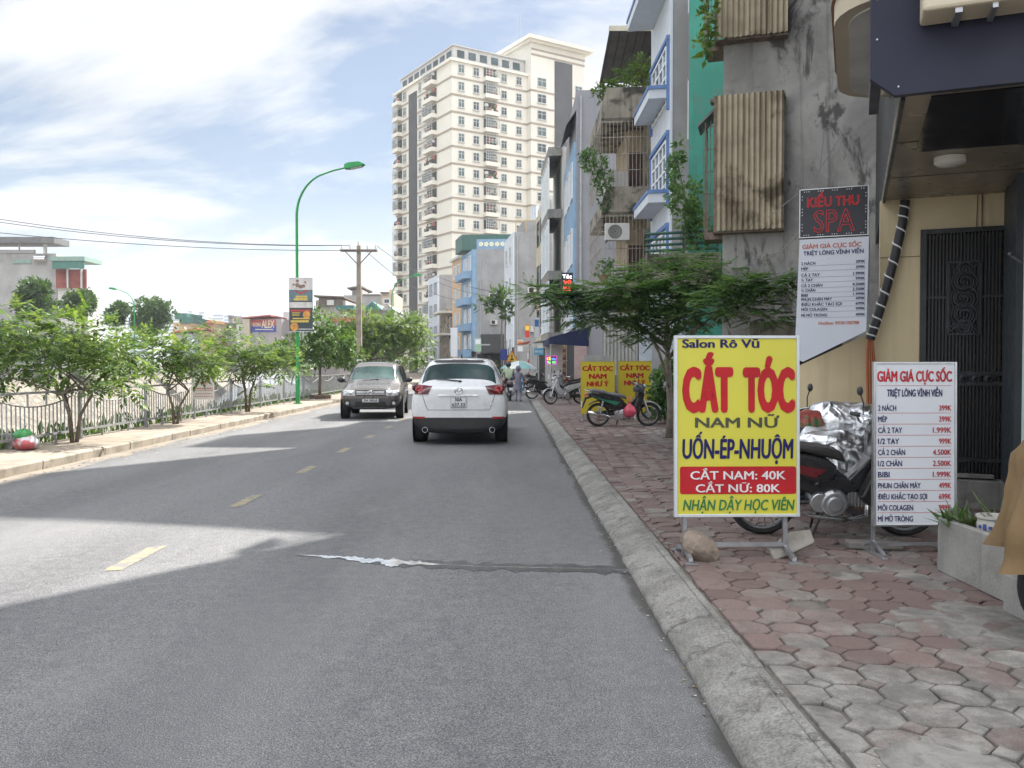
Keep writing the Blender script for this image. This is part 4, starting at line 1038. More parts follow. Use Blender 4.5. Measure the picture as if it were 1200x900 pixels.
# roof shelter
t = T('roof_shelter', 'corrugated metal roof shelter on posts above the roof garden', 'shelter', (3.6, yo + 2.5, zP[0][0] - .05))
zs = [(zat(33, yo + 2) - zP[0][0]), (zat(90, yo + 5) - zP[0][0])]
corrugated(lambda u, v, z: (u, -.5 + v * 3.2, zs[0] + (zs[1] - zs[0]) * v + z), -.02, 2.6, 0, 0, 0, .18, .02).v
b = MB(); b.add([(-.05, -.5, zs[0]), (2.6, -.5, zs[0] + .12), (2.6, 2.9, zs[1]), (-.05, 2.9, zs[1] - .08), (-.05, -.5, zs[0] + .04), (2.6, -.5, zs[0] + .16), (2.6, 2.9, zs[1] + .04), (-.05, 2.9, zs[1] - .04)], [(0, 3, 2, 1), (4, 5, 6, 7), (0, 1, 5, 4), (1, 2, 6, 5), (2, 3, 7, 6), (3, 0, 4, 7)]); b.build('roof_sheet', M_zinc, t)
b = MB()
for k in range(9): u = .02 + k * .31; b.beam((u, -.48, zs[0] - .03), (u, 2.88, zs[1] - .10), .035, .04)
b.build('rafter', pm('dark rafter', (.07, .068, .065), .7), t)
b = MB(); b.add([(-.08, -.56, zs[0] + .02), (2.62, -.56, zs[0] + .14), (2.62, -.3, zs[0] + .22), (-.08, -.3, zs[0] + .10)], [(0, 1, 2, 3)]); b.box(-.08, 2.62, -.57, -.53, zs[0] - .06, zs[0] + .12); b.build('roof_edge', M_lite_roof, t)
b = MB(); b.box(1.5, 1.6, -.45, -.35, 0, zs[0]); b.box(.05, .12, 2.7, 2.8, 0, zs[1] - .1); b.build('post', M_rust, t)
MB().box(1.7, 2.6, -.3, -.1, 0, 2.6).build('brick_wall', M_brick, t)

# ---------------------------------------------------------------- grey gable house, its facade sky blue
y1 = yline(675, 3.3)
h = House('grey_gable_house', 'plain bluish grey blank side wall house with a sky blue front', 3.3, y1, 8, 7.5, 9, zat(106, y1))
HOUSES_DRESS.append((h, .2, [])); h.box('wall', M_grey2, 0, 9, 0, 7.5, .12, zat(106, y1))
zt = zat(166, y1); h.box('facade', M_blue, -.12, 0, .05, 7.4, 3.4, zt)
for k in range(3):
    for v in (.8, 3.0, 5.2): h.fwin(v, v + 1.5, zt - 2.6 - k * 3.3, zt - .8 - k * 3.3, white_paint, blue_glass, 2, -.12)
MB(h.xf).prism([(-.5, zt + .9), (0, zt + 1.6), (0, zt + 1.66), (-.5, zt + .96)], .3, 5).build('roof_canopy', M_zinc, h.t)
h.box('pink_pillar', pm('pinkish pillar paint', (.38, .29, .28), .8), -.1, .5, -.2, -.0, .12, 3.2)
h.box('shop_front', M_dark, -.03, .0, .8, 6.5, .12, 3.0)
y2 = y1 + 7.8
h = House('glass_front_house', 'narrow house with tall pale glass front between grey concrete slabs', 3.25 + bend(y2), y2, 8, 6, 9, zat(172, y2) + .6, turn=2)
h.box('wall', M_offwhite, 0, 9, 0, 6, .12, zat(172, y2)); zt = zat(172, y2)
for k in range(4): h.box('slab', concrete, -.8, 0, -.05, 6.05, zt - .5 - k * 3.6, zt - k * 3.6)
for k in range(3): h.fwin(.15, 5.85, zt - 3.55 - k * 3.6, zt - .55 - k * 3.6, white_paint, pm('pale reflective glass', (.42, .52, .56), .08, 0, .08, .4), 5, -.75)
h.box('shop_front', M_offwhite, -.1, .0, .3, 5.5, .12, 2.8)
yG = yline(640, 3.3)
h = House('cream_house', 'cream and white tall house with a thin black edged front', 3.3 + bend(yG), yG, 8, 6, 9, zat(229, yG), turn=4)
HOUSES_DRESS.append((h, .3, [(.8, 8.0), (.8, 4.8)])); h.box('wall', M_offwhite, 0, 9, 0, 6, .12, zat(229, yG)); zt = zat(229, yG)
h.box('facade', M_cream, -.12, 0, .3, 5.9, 3.3, zt - .6)
for k in range(3): h.fwin(.9, 2.4, zt - 3.0 - k * 3.3, zt - 1.2 - k * 3.3, black_pl, dark_glass, 1, -.12); h.fwin(3.4, 4.9, zt - 3.0 - k * 3.3, zt - 1.2 - k * 3.3, black_pl, dark_glass, 1, -.12)
b = h.mb()
for k in range(40): b.box(-.2, -.12, .05, .2, 3.4 + k * .24, 3.52 + k * .24)
b.build('edge_blocks', black_pl, h.t)
h.box('roof_hut', M_offwhite, 2, 6, 1, 5, zt, zt + 1.6); h.box('shop_front', M_dark, -.05, .0, .4, 5.5, .12, 2.8)
yH = yline(603, 3.3)
h = House('grey_white_house', 'tall house with grey blank side and white front beside the cream house', 3.3 + bend(yH), yH, 6, 7, 10, zat(272, yH), turn=7)
zt = zat(272, yH); HOUSES_DRESS.append((h, .25, [(1.2, 8.2), (.9, 4.6)])); h.box('wall', M_grey, 0, 10, 0, 7, .12, zt); h.box('facade', M_bluewhite, -.15, 0, .05, 6.9, 3.2, zt)
for k in range(4):
    for v in (.9, 3.9): h.fwin(v, v + 1.8, zt - 2.7 - k * 2.9, zt - 1.1 - k * 2.9, white_paint, blue_glass, 2, -.15)
h.box('shop_front', M_dark, -.05, .0, .4, 6.4, .12, 2.8)
b = h.mb(); b.box(1, 8, .8, 6, zt, zt + 1.2); b.build('roof_hut', M_grey, h.t)
b = h.mb()
for k in range(9): b.box(.1 + k * 1.0, .16 + k * 1.0, .1, .16, zt, zt + 1.1)
b.box(.1, 9, .1, .16, zt + 1.06, zt + 1.12); b.build('roof_rail', pm('ochre rail', (.45, .33, .12), .6), h.t)
b = h.mb(); b.lathe([(.0, 0), (.6, 0), (.6, 1.3), (0, 1.45)], (2.5, 2.2, zt + 1.4), 16); b.box(2, 3, 1.7, 2.7, zt + 1.2, zt + 1.4); b.build('water_tank', chrome, h.t)
yI = yline(559, 3.3)
h = House('blue_house', 'tall grey sided house with a blue front and a green roof shed with painted flowers', 3.3 + bend(yI), yI, 4, 8, 11, zat(292, yI), turn=13)
zt = zat(292, yI); HOUSES_DRESS.append((h, .4, [(1.4, 9.6), (1.6, 6.4)])); h.box('wall', M_grey, 0, 11, 0, 8, .12, zt); h.box('facade', M_blue, -.5, 0, .1, 7.9, 3.2, zt)
for k in range(4):
    h.box('balcony', M_blue, -1.5, -.5, 1, 7, zt - 3.4 - k * 3.2, zt - 2.5 - k * 3.2)
    h.fwin(1.2, 3.2, zt - 2.4 - k * 3.2, zt - .6 - k * 3.2, white_paint, blue_glass, 2, -.5); h.fwin(4.2, 6.4, zt - 2.4 - k * 3.2, zt - .6 - k * 3.2, white_paint, blue_glass, 2, -.5)
h.box('roof_shed', pm('dark green sheet', (.03, .10, .08), .6), -1.3, 9, 3, 8, zt + .3, zt + 2.2); h.box('roof_panel', M_blue, 0, 3.6, .05, .15, zt, zt + 1.2)
b = h.mb()
for k in range(5):
    for q in range(5): a = q * 1.257; b.lathe([(0, -.03), (.13, -.02)], (.5 + k * .65 + .17 * math.cos(a), .03, zt + .6 + .17 * math.sin(a)), 8, 'y')
b.build('painted_flowers', pm('flower paint', (.7, .7, .5), .6), h.t)
h.box('scaffold_net', pm('dark netting', (.05, .05, .05), .9), .4, 9, -1.2, -.15, 3.0, 5.2); h.box('ground_shop', M_dark, .0, 9, -.12, 0, .12, 2.9)
yI2 = yI + 8.6
h = House('orange_house', 'narrow pale orange house beside the blue fronted house', 3.0 + bend(yI2), yI2, 4, 6, 10, zat(300, yI2), turn=15)
zt = zat(300, yI2); h.box('wall', M_orange_w, 0, 10, 0, 6, .12, zt)
for k in range(4): h.fwin(1, 2.6, zt - 2.6 - k * 3.2, zt - .9 - k * 3.2, white_paint, dark_glass); h.fwin(3.4, 5.0, zt - 2.6 - k * 3.2, zt - .9 - k * 3.2, white_paint, dark_glass)
h.box('cornice', M_offwhite, -.4, .2, -.1, 6.1, zt - .2, zt + .1)
yJ = yline(515, 3.3)
h = House('white_grey_house', 'pale grey house with a white front, the last before the tower', 3.3 + bend(yJ), yJ, 2, 8, 11, zat(322, yJ), turn=16)
zt = zat(322, yJ); HOUSES_DRESS.append((h, .5, [(1.0, 9.0)])); h.box('wall', M_grey, 0, 11, 0, 8, .12, zt); h.box('facade', M_bluewhite, -.2, 0, 0, 8, .12, zt)
for k in range(4): h.fwin(1, 3, zt - 2.8 - k * 3.3, zt - 1.0 - k * 3.3, pm('dark frame', (.06, .06, .07), .5), blue_glass, 2, -.2); h.fwin(4.5, 6.5, zt - 2.8 - k * 3.3, zt - 1.0 - k * 3.3, MATS['dark frame'], blue_glass, 2, -.2)
yK = yline(532, 3.6)
h = House('low_old_house', 'low weathered house with small balconies squeezed before the pale grey house', 2.6 + bend(yK), yK, 3, 6, 7, zat(362, yK), turn=14)
zt = zat(362, yK); h.box('wall', M_oldplas, 0, 7, 0, 6, .12, zt)
for k in range(2): h.box('balcony', M_offwhite, -1.2, 3.0, -.9, 5, zt - .6 - k * 3.1, zt - .3 - k * 3.1); h.swin(.4, 1.6, zt - 2.8 - k * 3.1, zt - 1.2 - k * 3.1, white_paint, dark_glass); h.swin(2.2, 3.2, zt - 2.8 - k * 3.1, zt - 1.2 - k * 3.1, white_paint, dark_glass)

# service pipes and outdoor units on the blank side walls
def dress(hh, u_pipe, units, zt):
    b = hh.mb(); b.tube([(u_pipe, -.07, .2), (u_pipe, -.07, zt - .3)], .05, 8)
    for k in range(int(zt / 2.2)): b.box(u_pipe - .08, u_pipe + .08, -.06, 0, .8 + k * 2.2, .86 + k * 2.2)
    b.build('drain_pipe', pm('grey drain pipe', (.33, .34, .35), .5), hh.t)
    for (u, z) in units:
        b = hh.mb(); b.mat(0); b.box(u, u + .8, -.36, -.06, z, z + .55); b.mat(1); b.lathe([(0, -.375), (.2, -.37)], (0, 0, 0), 14, 'y') if False else b.box(u + .1, u + .52, -.372, -.361, z + .07, z + .48); b.mat(2); b.box(u + .05, u + .1, -.36, 0, z - .08, z - .003); b.box(u + .7, u + .75, -.36, 0, z - .08, z - .003)
        b.build('outdoor_unit', [M_offwhite, M_dark, M_rust], hh.t)
for hh, up, un in HOUSES_DRESS: dress(hh, up, un, hh.h)
# ---------------------------------------------------------------- high rise
def tower():
    K = at(530, 427, 155); dr = (.848, .53); dl = (-.53, .848)
    t = T('apartment_tower', 'cream high rise apartment tower with dark vertical stripes', 'tower', (K.x, K.y, 0))
    def xf(a, b_, z): return (a * dr[0] + b_ * dl[0], a * dr[1] + b_ * dl[1], z)
    cream = pm('cream tower paint', (.72, .685, .60), .8, 0, .05, .15); line = pm('beige band', (.34, .28, .22), .8); dk = pm('dark grey cladding', (.05, .048, .05), .7, 0, .15, .4)
    zt = zat(68, 155); zt2 = zat(39, 163)
    mk = lambda: MB(xf)
    mk().box(0, 16.2, 0, 24, 0, zt).build('wall', cream, t)
    mk().box(16.2, 28.8, -1.4, 22, 0, zt2 - 2).build('wing', cream, t)
    mk().box(24, 36, 4, 26, 0, zat(102, 175)).build('rear_wing', cream, t)
    # roof storeys
    mk().box(.8, 16.1, .8, 23.2, zt, zt + 2.6).build('roof_storey', pm('pale roof storey', (.52, .50, .47), .8), t)
    mk().box(-.5, 16.2, -.5, 24.5, zt - .5, zt).build('cornice', cream, t); mk().box(.5, 16.1, .5, 23.5, zt + 2.6, zt + 2.8).build('roof_slab', M_offwhite, t)
    mk().box(15.4, 29.6, -2.2, 22.8, zt2 - 2, zt2 - 1.6).build('cornice', cream, t); mk().prism([(14.9, zt2 - 1.6), (30.1, zt2 - 1.6), (30.1, zt2 - .9), (14.9, zt2 - .9)], -2.8, 23).build('cornice', cream, t)
    mk().tube([(16.5, 3, zt2 - .9), (16.5, 3, zt2 + 5)], .08, 5).build('antenna', steel, t)
    mk().box(21.6, 25.7, -1.56, -1.4, 0, zt2 - 4.4).build('stripe', dk, t); mk().box(-.16, 0, 14.3, 17.8, 0, zt - 2).build('stripe', dk, t)
    nf = 19; fl = [zt - 2.9 - 3.1 * k for k in range(nf)]
    for z in fl:
        b = mk(); b.box(-.12, 16.1, -.12, 0, z - .55, z - .25); b.box(-.12, 0, 0, 14.2, z - .55, z - .25); b.box(-.12, 0, 17.9, 24, z - .55, z - .25)
        b.box(16.1, 21.5, -1.52, -1.4, z - .55, z - .25); b.box(25.8, 28.8, -1.52, -1.4, z - .55, z - .25); b.box(16.08, 16.2, -1.4, -.12, z - .55, z - .25); b.build('floor_band', line, t)
    b = mk(); b.box(16.2, 28.8, -1.52, -1.4, zt2 - 3.2, zt2 - 2.9); b.box(16.2, 28.8, -1.52, -1.4, zt2 - 4.2, zt2 - 3.9)
    b.build('floor_band', line, t)
    # one window and one balcony of each kind, then copies
    fr = pm('grey white window frame', (.50, .50, .48), .5); gl = pm('tower glass', (.04, .065, .072), .2, 0, .5, .5, spec=.4); gl2 = pm('tower glass greenish', (.10, .15, .145), .2, 0, .5, .5, spec=.4); ins = pm('dim room', (.05, .045, .04), .8)
    def win_mesh(right, w, hgt, gm):
        b = mk() if False else MB(); W2 = w / 2
        def bx(a0, a1, o0, o1, z0, z1): b.box(a0, a1, o0, o1, z0, z1)
        b.mat(0); bx(-W2, -W2 + .1, -.16, 0, 0, hgt); bx(W2 - .1, W2, -.16, 0, 0, hgt); bx(-.05, .05, -.14, 0, .1, hgt - .1); bx(-W2 + .1, W2 - .1, -.16, 0, 0, .1); bx(-W2 + .1, W2 - .1, -.16, 0, hgt - .1, hgt); bx(-W2 - .08, W2 + .08, -.25, 0, -.12, -.005)
        bx(-W2 + .1, W2 - .1, -.13, 0, hgt * .62, hgt * .62 + .07)
        b.mat(1); bx(-W2 + .05, W2 - .05, -.06, -.01, .05, hgt - .05)
        return b
    ang_r = math.atan2(dr[1], dr[0]); ang_l = math.atan2(-dl[1], -dl[0])
    proto = {}
    count = [0]
    rest = MB(); rest_m = []
    def put_win(side, c, z, w, hgt, v):
        key = (side, w, hgt, v); gm = gl if v else gl2
        off = -1.4 if (side == 'r' and c > 16.2) else 0.0
        px_, py_, _ = xf(c, off, 0) if side == 'r' else xf(0, c, 0)
        ang = ang_r if side == 'r' else ang_l
        if key not in proto:
            o = win_mesh(side, w, hgt, gm).build('window', [fr, gm], t); proto[key] = o
        elif count[0] < 98: o = proto[key].copy(); COL.objects.link(o); o.parent = t
        else:
            cb, sb = math.cos(ang), math.sin(ang); src = win_mesh(side, w, hgt, gm); m0 = 0 if v else 2
            vs = [(px_ + p[0] * cb - p[1] * sb, py_ + p[0] * sb + p[1] * cb, z + p[2]) for p in src.v]; b0 = len(rest.v)
            rest.v += vs; rest.f += [[i + b0 for i in f] for f in src.f]; rest.m += [m if m == 0 else (1 if v else 2) for m in src.m]; return
        count[0] += 1; o.location = (px_, py_, z); o.rotation_euler.z = ang
    bp = {}
    def put_bal(side, c, z, w, var, off=0.0):
        key = (side, w, var)
        if key not in bp:
            b = MB(); r2 = random.Random(var * 13 + len(bp)); W2 = w / 2
            b.mat(0); b.box(-W2, W2, -1.1, 0, -.25, .0); b.box(-W2, W2, -1.1, -1.0, 0, .5); b.box(-W2, -W2 + .1, -1.0, 0, 0, .5); b.box(W2 - .1, W2, -1.0, 0, 0, .5)
            b.mat(1); b.box(-W2 + .1, W2 - .1, -.04, 0, .0, 2.3)
            b.mat(2)
            n = 7 if var % 2 else 4
            if var != 2:
                for k in range(n + 1): x = -W2 + .05 + k * (w - .1) / n; b.box(x - .035, x + .035, -1.08, -1.02, .5, 2.5)
                for z_ in (.95, 1.4, 1.9, 2.45): b.box(-W2, W2, -1.09, -1.01, z_, z_ + .06)
            if var == 3: b.mat(3); b.box(-W2 + .1, .1, -1.0, -.94, .8, 2.3)
            for k in range(10):
                b.mat(4 + k % 3); x = r2.uniform(-W2 + .3, W2 - .3); s_ = r2.uniform(.15, .35); zz = r2.uniform(.4, 1.4); b.box(x - s_, x + s_, -.8, -.4, zz, zz + r2.uniform(.3, .6))
            o = b.build('balcony', [cream, ins, fr, gl2, pm('balcony greenery', (.05, .09, .03), .8), M_offwhite, pm('faded red cloth', (.30, .09, .07), .8)], t); bp[key] = o
        else: o = bp[key].copy(); COL.objects.link(o); o.parent = t
        px_, py_, _ = xf(c, off, 0) if side == 'r' else xf(0, c, 0)
        o.location = (px_, py_, z - .25); o.rotation_euler.z = ang_r if side == 'r' else ang_l
    for i, z in enumerate(fl):
        for j, c in enumerate((1.9, 5.0)): put_win('r', c, z + .5, 1.25, 1.55, (i * 3 + j) % 3 > 0)
        for j, c in enumerate((11.0, 14.3)): put_win('r', c, z + .5, 1.2, 1.5, (i + j) % 3 > 0)
        put_bal('r', 8.0, z + .35, 2.9, (i * 7) % 4 if i != 3 else 3)
        put_win('r', 18.6, z + .5, 2.0, 1.7, i % 3 > 0); 
        if i < 8: put_win('r', 27.3, z + .5, 1.7, 1.6, i % 2 > 0)
        put_bal('l', 8.0, z + .35, 4.2, (i * 5 + 1) % 4); put_win('l', 12.9, z + .4, 1.0, 1.7, 1); put_win('l', 19.8, z + .5, 1.4, 1.6, i % 2 > 0); put_bal('l', 22.4, z + .35, 2.6, (i * 3 + 2) % 4)
    if rest.v:
        o = rest.build('window', [fr, gl, gl2], t); o['kind'] = 'stuff'
    for k in range(6): mk().box(1.5 + k * 2.4, 3.0 + k * 2.4, .7, .8, zt + .7, zt + 2.0).build('roof_window', gl, t)
    for k in range(8): mk().box(.7, .8, 1.6 + k * 2.7, 3.4 + k * 2.7, zt + .7, zt + 2.0).build('roof_window', gl, t)
tower()
# ================================================================== lettering helper (flat print, real outlines)
_dg = bpy.context.evaluated_depsgraph_get
def glyphs(s, bold=0.0, shear=0.0, space=1.0):
    for a_, b_ in (('Ở', 'Ỏ\u031b'), ('Ợ', 'Ọ\u031b'), ('Ơ', 'O\u031b')): s = s.replace(a_, b_)   # the built-in face fills these three letters
    cu = bpy.data.curves.new('lettering', 'FONT'); cu.body = s; cu.size = 1; cu.resolution_u = 3; cu.shear = shear; cu.space_character = space
    o = bpy.data.objects.new('lettering', cu); COL.objects.link(o); bpy.context.view_layer.update()
    me = bpy.data.meshes.new_from_object(o.evaluated_get(_dg()))
    vs = [tuple(v.co) for v in me.vertices]; fs = [list(p.vertices) for p in me.polygons]
    bpy.data.objects.remove(o); bpy.data.curves.remove(cu); bpy.data.meshes.remove(me)
    V = []; Fc = []; 
    sh = [(0, 0)] if not bold else [(bold * math.cos(k * .7854), bold * .45 * math.sin(k * .7854)) for k in range(8)] + [(0, 0)]
    for i, (dx, dy) in enumerate(sh):
        b0 = len(V); V += [(x + dx, y + dy, i) for x, y, z in vs]; Fc += [[k + b0 for k in f] for f in fs]
    return V, Fc
_CAP = max(v[1] for v in glyphs('H')[0])
def text(parent, s, mat, x0, z, cap, w=None, y=0.0, align='l', bold=0.0, shear=0.0, name='lettering', maxw=None, space=1.0, acc=1.42):
    """s in the local xz plane facing -y: cap height in metres; w forces the width"""
    V, Fc = glyphs(s, bold, shear, space)
    if not V: return None
    top = max(v[1] for v in V); lim = _CAP * 1.04
    if top > _CAP * acc: kk = (_CAP * acc - lim) / (top - lim); V = [(v[0], v[1] if v[1] < lim else lim + (v[1] - lim) * kk, v[2]) for v in V]
    xa, xb = min(v[0] for v in V), max(v[0] for v in V)
    sz = cap / _CAP; sx = sz if w is None else w / (xb - xa)
    if maxw and (xb - xa) * sx > maxw: sx = maxw / (xb - xa)
    wd = (xb - xa) * sx; off = {'l': x0, 'c': x0 - wd / 2, 'r': x0 - wd}[align]
    b = MB(); b.add([((v[0] - xa) * sx + off, y - .0002 * v[2], z + v[1] * sz) for v in V], Fc)
    return b.build(name, mat, parent, fix=False)

# ================================================================== far bank houses
FARG = 'houses beyond the canal'
def box_house(name, label, px0, px1, py, Y, wall, parts=(), depth=9, cat='house'):
    a, c = at(px0, py, Y), at(px1, py, Y)
    t = T(name, label, cat, (a.x, Y, .45)); w = c.x - a.x; hh = a.z - .45
    MB().box(0, w, 0, depth, 0, hh).build('wall', wall, t)
    k = .001 * Y
    for pt in parts:
        kind = pt[0]
        X = lambda px: (px - px0) * k
        Z = lambda py_: zat(py_, Y) - .45
        if kind == 'win':
            _, x0, x1, y0, y1, gm = pt
            b = MB(); b.box(X(x0), X(x1), -.07, .02, Z(y1), Z(y1) + .1); b.box(X(x0), X(x1), -.07, .02, Z(y0) - .1, Z(y0)); b.box(X(x0), X(x0) + .1, -.07, .02, Z(y1) + .1, Z(y0) - .1); b.box(X(x1) - .1, X(x1), -.07, .02, Z(y1) + .1, Z(y0) - .1)
            wn = b.build('window', white_paint, t); MB().box(X(x0) + .05, X(x1) - .05, -.03, .01, Z(y1) + .05, Z(y0) - .05).build('pane', gm, wn)
        elif kind == 'box':
            _, nm, x0, x1, y0, y1, v0, v1, m = pt
            MB().box(X(x0), X(x1), v0, v1, Z(y1), Z(y0)).build(nm, m, t)
        elif kind == 'gable':
            _, x0, x1, ye, yr, m = pt
            MB().prism([(X(x0), Z(ye)), (X(x1), Z(ye)), ((X(x0) + X(x1)) / 2, Z(yr))], -.5, depth + .3).build('roof', m, t)
        elif kind == 'shed':
            _, x0, x1, yl, yr, m = pt
            MB().prism([(X(x0), Z(yl)), (X(x1), Z(yr)), (X(x1), Z(yr) + .18), (X(x0), Z(yl) + .18)], -.6, depth + .2).build('roof', m, t)
    return t
M_redroof = pm('red sheet roof', (.42, .10, .08), .6, 0, .12, 2); M_teal = pm('teal sheet roof', (.03, .14, .14), .6, 0, .15, 2)
M_gsheet = pm('dark green sheet wall', (.05, .16, .13), .6, 0, .12, 2); M_peach = pm('peach paint', (.52, .38, .25), .75, 0, .08, 2); M_bluepale = pm('pale blue paint', (.46, .52, .60), .75, 0, .06, 2)
M_pinkgrey = pm('pinkish grey render', (.36, .32, .31), .85, 0, .1, .6); M_lgrey = pm('light grey render', (.34, .335, .33), .85, 0, .12, .5, stains=((.25, .245, .235), .4, .5, .7))
M_brownroof = pm('brown old roof', (.13, .095, .07), .85, 0, .25, 2)
Y0 = 96
t = box_house('grey_block', 'large blank light grey building across the canal with rooftop canopy and red screened terrace', -60, 66, 297, Y0, M_lgrey,
    [('box', 'roof_canopy', -60, 67, 279, 286, -.8, 2.5, M_zinc), ('box', 'canopy_post', 50, 53, 286, 297, 0, .3, M_offwhite), ('box', 'canopy_post', 21, 22, 286, 297, 0, .2, M_offwhite), ('box', 'parapet', -60, 40, 293, 297, -.1, .2, M_lgrey),
     ('box', 'terrace', 66, 101, 338, 460, 0, 3, M_offwhite), ('box', 'terrace_roof', 62, 103, 302, 307, -1.0, 3, pm('pale green roof sheet', (.22, .32, .28), .6)), ('box', 'terrace_awning', 65, 102, 307, 316, -.9, -.8, M_gsheet),
     ('box', 'red_screen', 66, 101, 316, 338, -.3, -.1, pm('red terrace screen', (.23, .06, .045), .8, 0, .25, 1)), ('box', 'terrace_post', 80, 81.5, 310, 338, -.6, -.4, M_offwhite), ('box', 'terrace_post', 96, 97.5, 310, 338, -.6, -.4, M_offwhite),
     ('win', 66.5, 73, 352, 364, dark_glass), ('box', 'green_patch', 15, 36, 304.5, 309, -.1, 1.6, pm('pale green roof sheet', (.22, .32, .28), .6))], depth=3)
p = at(43, 304, Y0); b = MB(); b.tube([(0, 0, 0), (1.2, 0, 0)], .45, 14); b.build('water_tank', chrome, t, smooth=True).location = (p.x - at(-60, 297, Y0).x, -.2, p.z - .4)
box_house('house', 'white house with dark green upper block across the canal, right of the tallest round tree', 203, 225, 378, 120, M_peach,
    [('box', 'upper_block', 211, 225, 372, 379, -.2, 8, M_gsheet), ('box', 'roof_block', 198, 213, 366, 373, 2, 8, M_gsheet), ('win', 206, 209, 383, 387, dark_glass)])
box_house('house', 'pale blue house with long red lean-to roof across the canal', 204, 225, 391, 112, M_bluepale,
    [('shed', 203, 232, 391, 386, M_redroof), ('win', 218.5, 220.5, 394, 399, dark_glass), ('win', 218.5, 220.5, 407, 412, dark_glass), ('win', 206, 212, 396, 401, dark_glass), ('box', 'grey_bay', 203, 215, 393, 440, -.4, 0, M_lgrey)])
box_house('house', 'narrow peach house with red shop base across the canal', 226, 241, 388, 114, M_peach,
    [('win', 231, 235, 395, 402, dark_glass), ('win', 231, 235, 406, 412, dark_glass), ('box', 'red_bay', 224, 229, 406, 420, -.3, 0, M_redroof), ('box', 'balcony', 229, 237, 403, 405, -.8, 0, M_offwhite)])
box_house('house', 'peach house with small orange gable across the canal', 241, 252, 379, 117, M_peach, [('gable', 240.5, 252.5, 379, 375, pm('orange tiles', (.48, .22, .10), .8)), ('win', 244, 248, 393, 400, dark_glass), ('win', 244, 248, 405, 412, dark_glass)])
box_house('house', 'long grey flat roofed house with rooftop hut across the canal', 253, 283, 380, 122, M_lgrey, [('box', 'roof_hut', 265, 282, 371, 380, 1, 5, M_pinkgrey), ('box', 'hut_roof', 264, 270, 369, 371, .8, 3, M_pinkgrey), ('win', 273, 275, 374, 378, dark_glass), ('box', 'roof_slab', 252, 284, 379, 380.5, -.5, 9, M_zinc)])
t = box_house('advert_house', 'cream house with red roof and painted red and blue advert wall across the canal', 286, 330, 373.5, 118, M_pinkgrey,
    [('shed', 285, 318, 373.5, 370.5, M_redroof), ('box', 'cream_bay', 286, 293.5, 374, 440, -.5, 0, M_cream), ('win', 288, 292, 377, 384, blue_glass), ('win', 288, 292, 390, 397, blue_glass), ('box', 'grey_bay', 277, 286, 380, 440, 0, 6, M_offwhite), ('win', 279, 284, 382, 389, dark_glass)])
k = .118; bz = lambda py: zat(py, 118) - .45
MB().box(8 * k, 37.5 * k, -.06, -.003, bz(382), bz(374.3)).build('advert_red_field', pm('red advert paint', (.42, .085, .08), .7), t)
MB().box(8 * k, 37.5 * k, -.061, -.003, bz(389), bz(382) - .004).build('advert_blue_field', pm('blue advert paint', (.045, .06, .30), .7), t)
adw = pm('cream advert lettering', (.62, .56, .40), .7)
text(t, 'SƠN', adw, 10.2 * k, bz(382.8), .5, w=9 * k, y=-.066, bold=.03, name='lettering'); text(t, 'ALEX', adw, 20.5 * k, bz(384.2), 1.0, w=15 * k, y=-.066, bold=.04, name='lettering')
MB().box(13 * k, 34 * k, -.068, -.061, bz(386.6), bz(385.7)).build('advert_rule', adw, t)
box_house('house', 'thin white house beside the advert wall, half hidden by the lamp post poster', 332, 347, 365.5, 126, M_offwhite, [('win', 334, 337, 372, 377, dark_glass)])
# houses seen above the trees right of the lamp post
box_house('shed_house', 'dark brown roofed shed house above the trees right of the lamp post poster', 370, 405, 352, 105, M_pinkgrey, [('shed', 369, 404, 348, 349.5, M_brownroof), ('box', 'dark_loft', 374, 402, 350, 359, -.25, -.02, M_brownroof), ('box', 'white_bag', 384, 392, 352, 358, -.5, -.25, M_offwhite)])
box_house('long_grey_house', 'long light grey house rising behind the teal gable', 403, 448, 346, 118, M_lgrey, [('box', 'roof_slab', 425, 446, 345, 346, -.2, 8, M_brownroof), ('box', 'attic', 411, 423, 338.5, 346, 1, 6, M_lgrey), ('shed', 408, 424, 339, 336.5, M_brownroof), ('box', 'chimney', 455, 459, 338.5, 344.5, 1, 2, M_peach)])
box_house('cream_hut_house', 'small cream rooftop house touching the tower edge', 447, 462, 343.5, 116, M_cream, [('win', 449.5, 457, 350, 356, dark_glass), ('box', 'eave', 446, 456, 342.5, 344, -.4, 3, M_brownroof)])
box_house('teal_gable_house', 'pinkish house with a teal gable roof behind the wooden power pole', 398, 449, 363.5, 100, M_pinkgrey, [('gable', 425, 449, 363.8, 353.5, M_teal), ('box', 'teal_eave', 396, 416, 358.5, 363.5, -1.0, 2, M_teal), ('win', 430, 434, 366, 373, dark_glass), ('win', 402, 406, 366, 373, dark_glass), ('box', 'red_lean_to', 393, 430, 373, 378, -2.0, 0, M_redroof)])
box_house('grey_gable_shed', 'small grey gabled shed with a brown door below the tower', 448, 462, 364, 99, M_lgrey, [('gable', 447, 463, 364, 356.5, M_lgrey), ('box', 'door', 453, 461, 366, 380, -.1, 0, M_brownroof)])
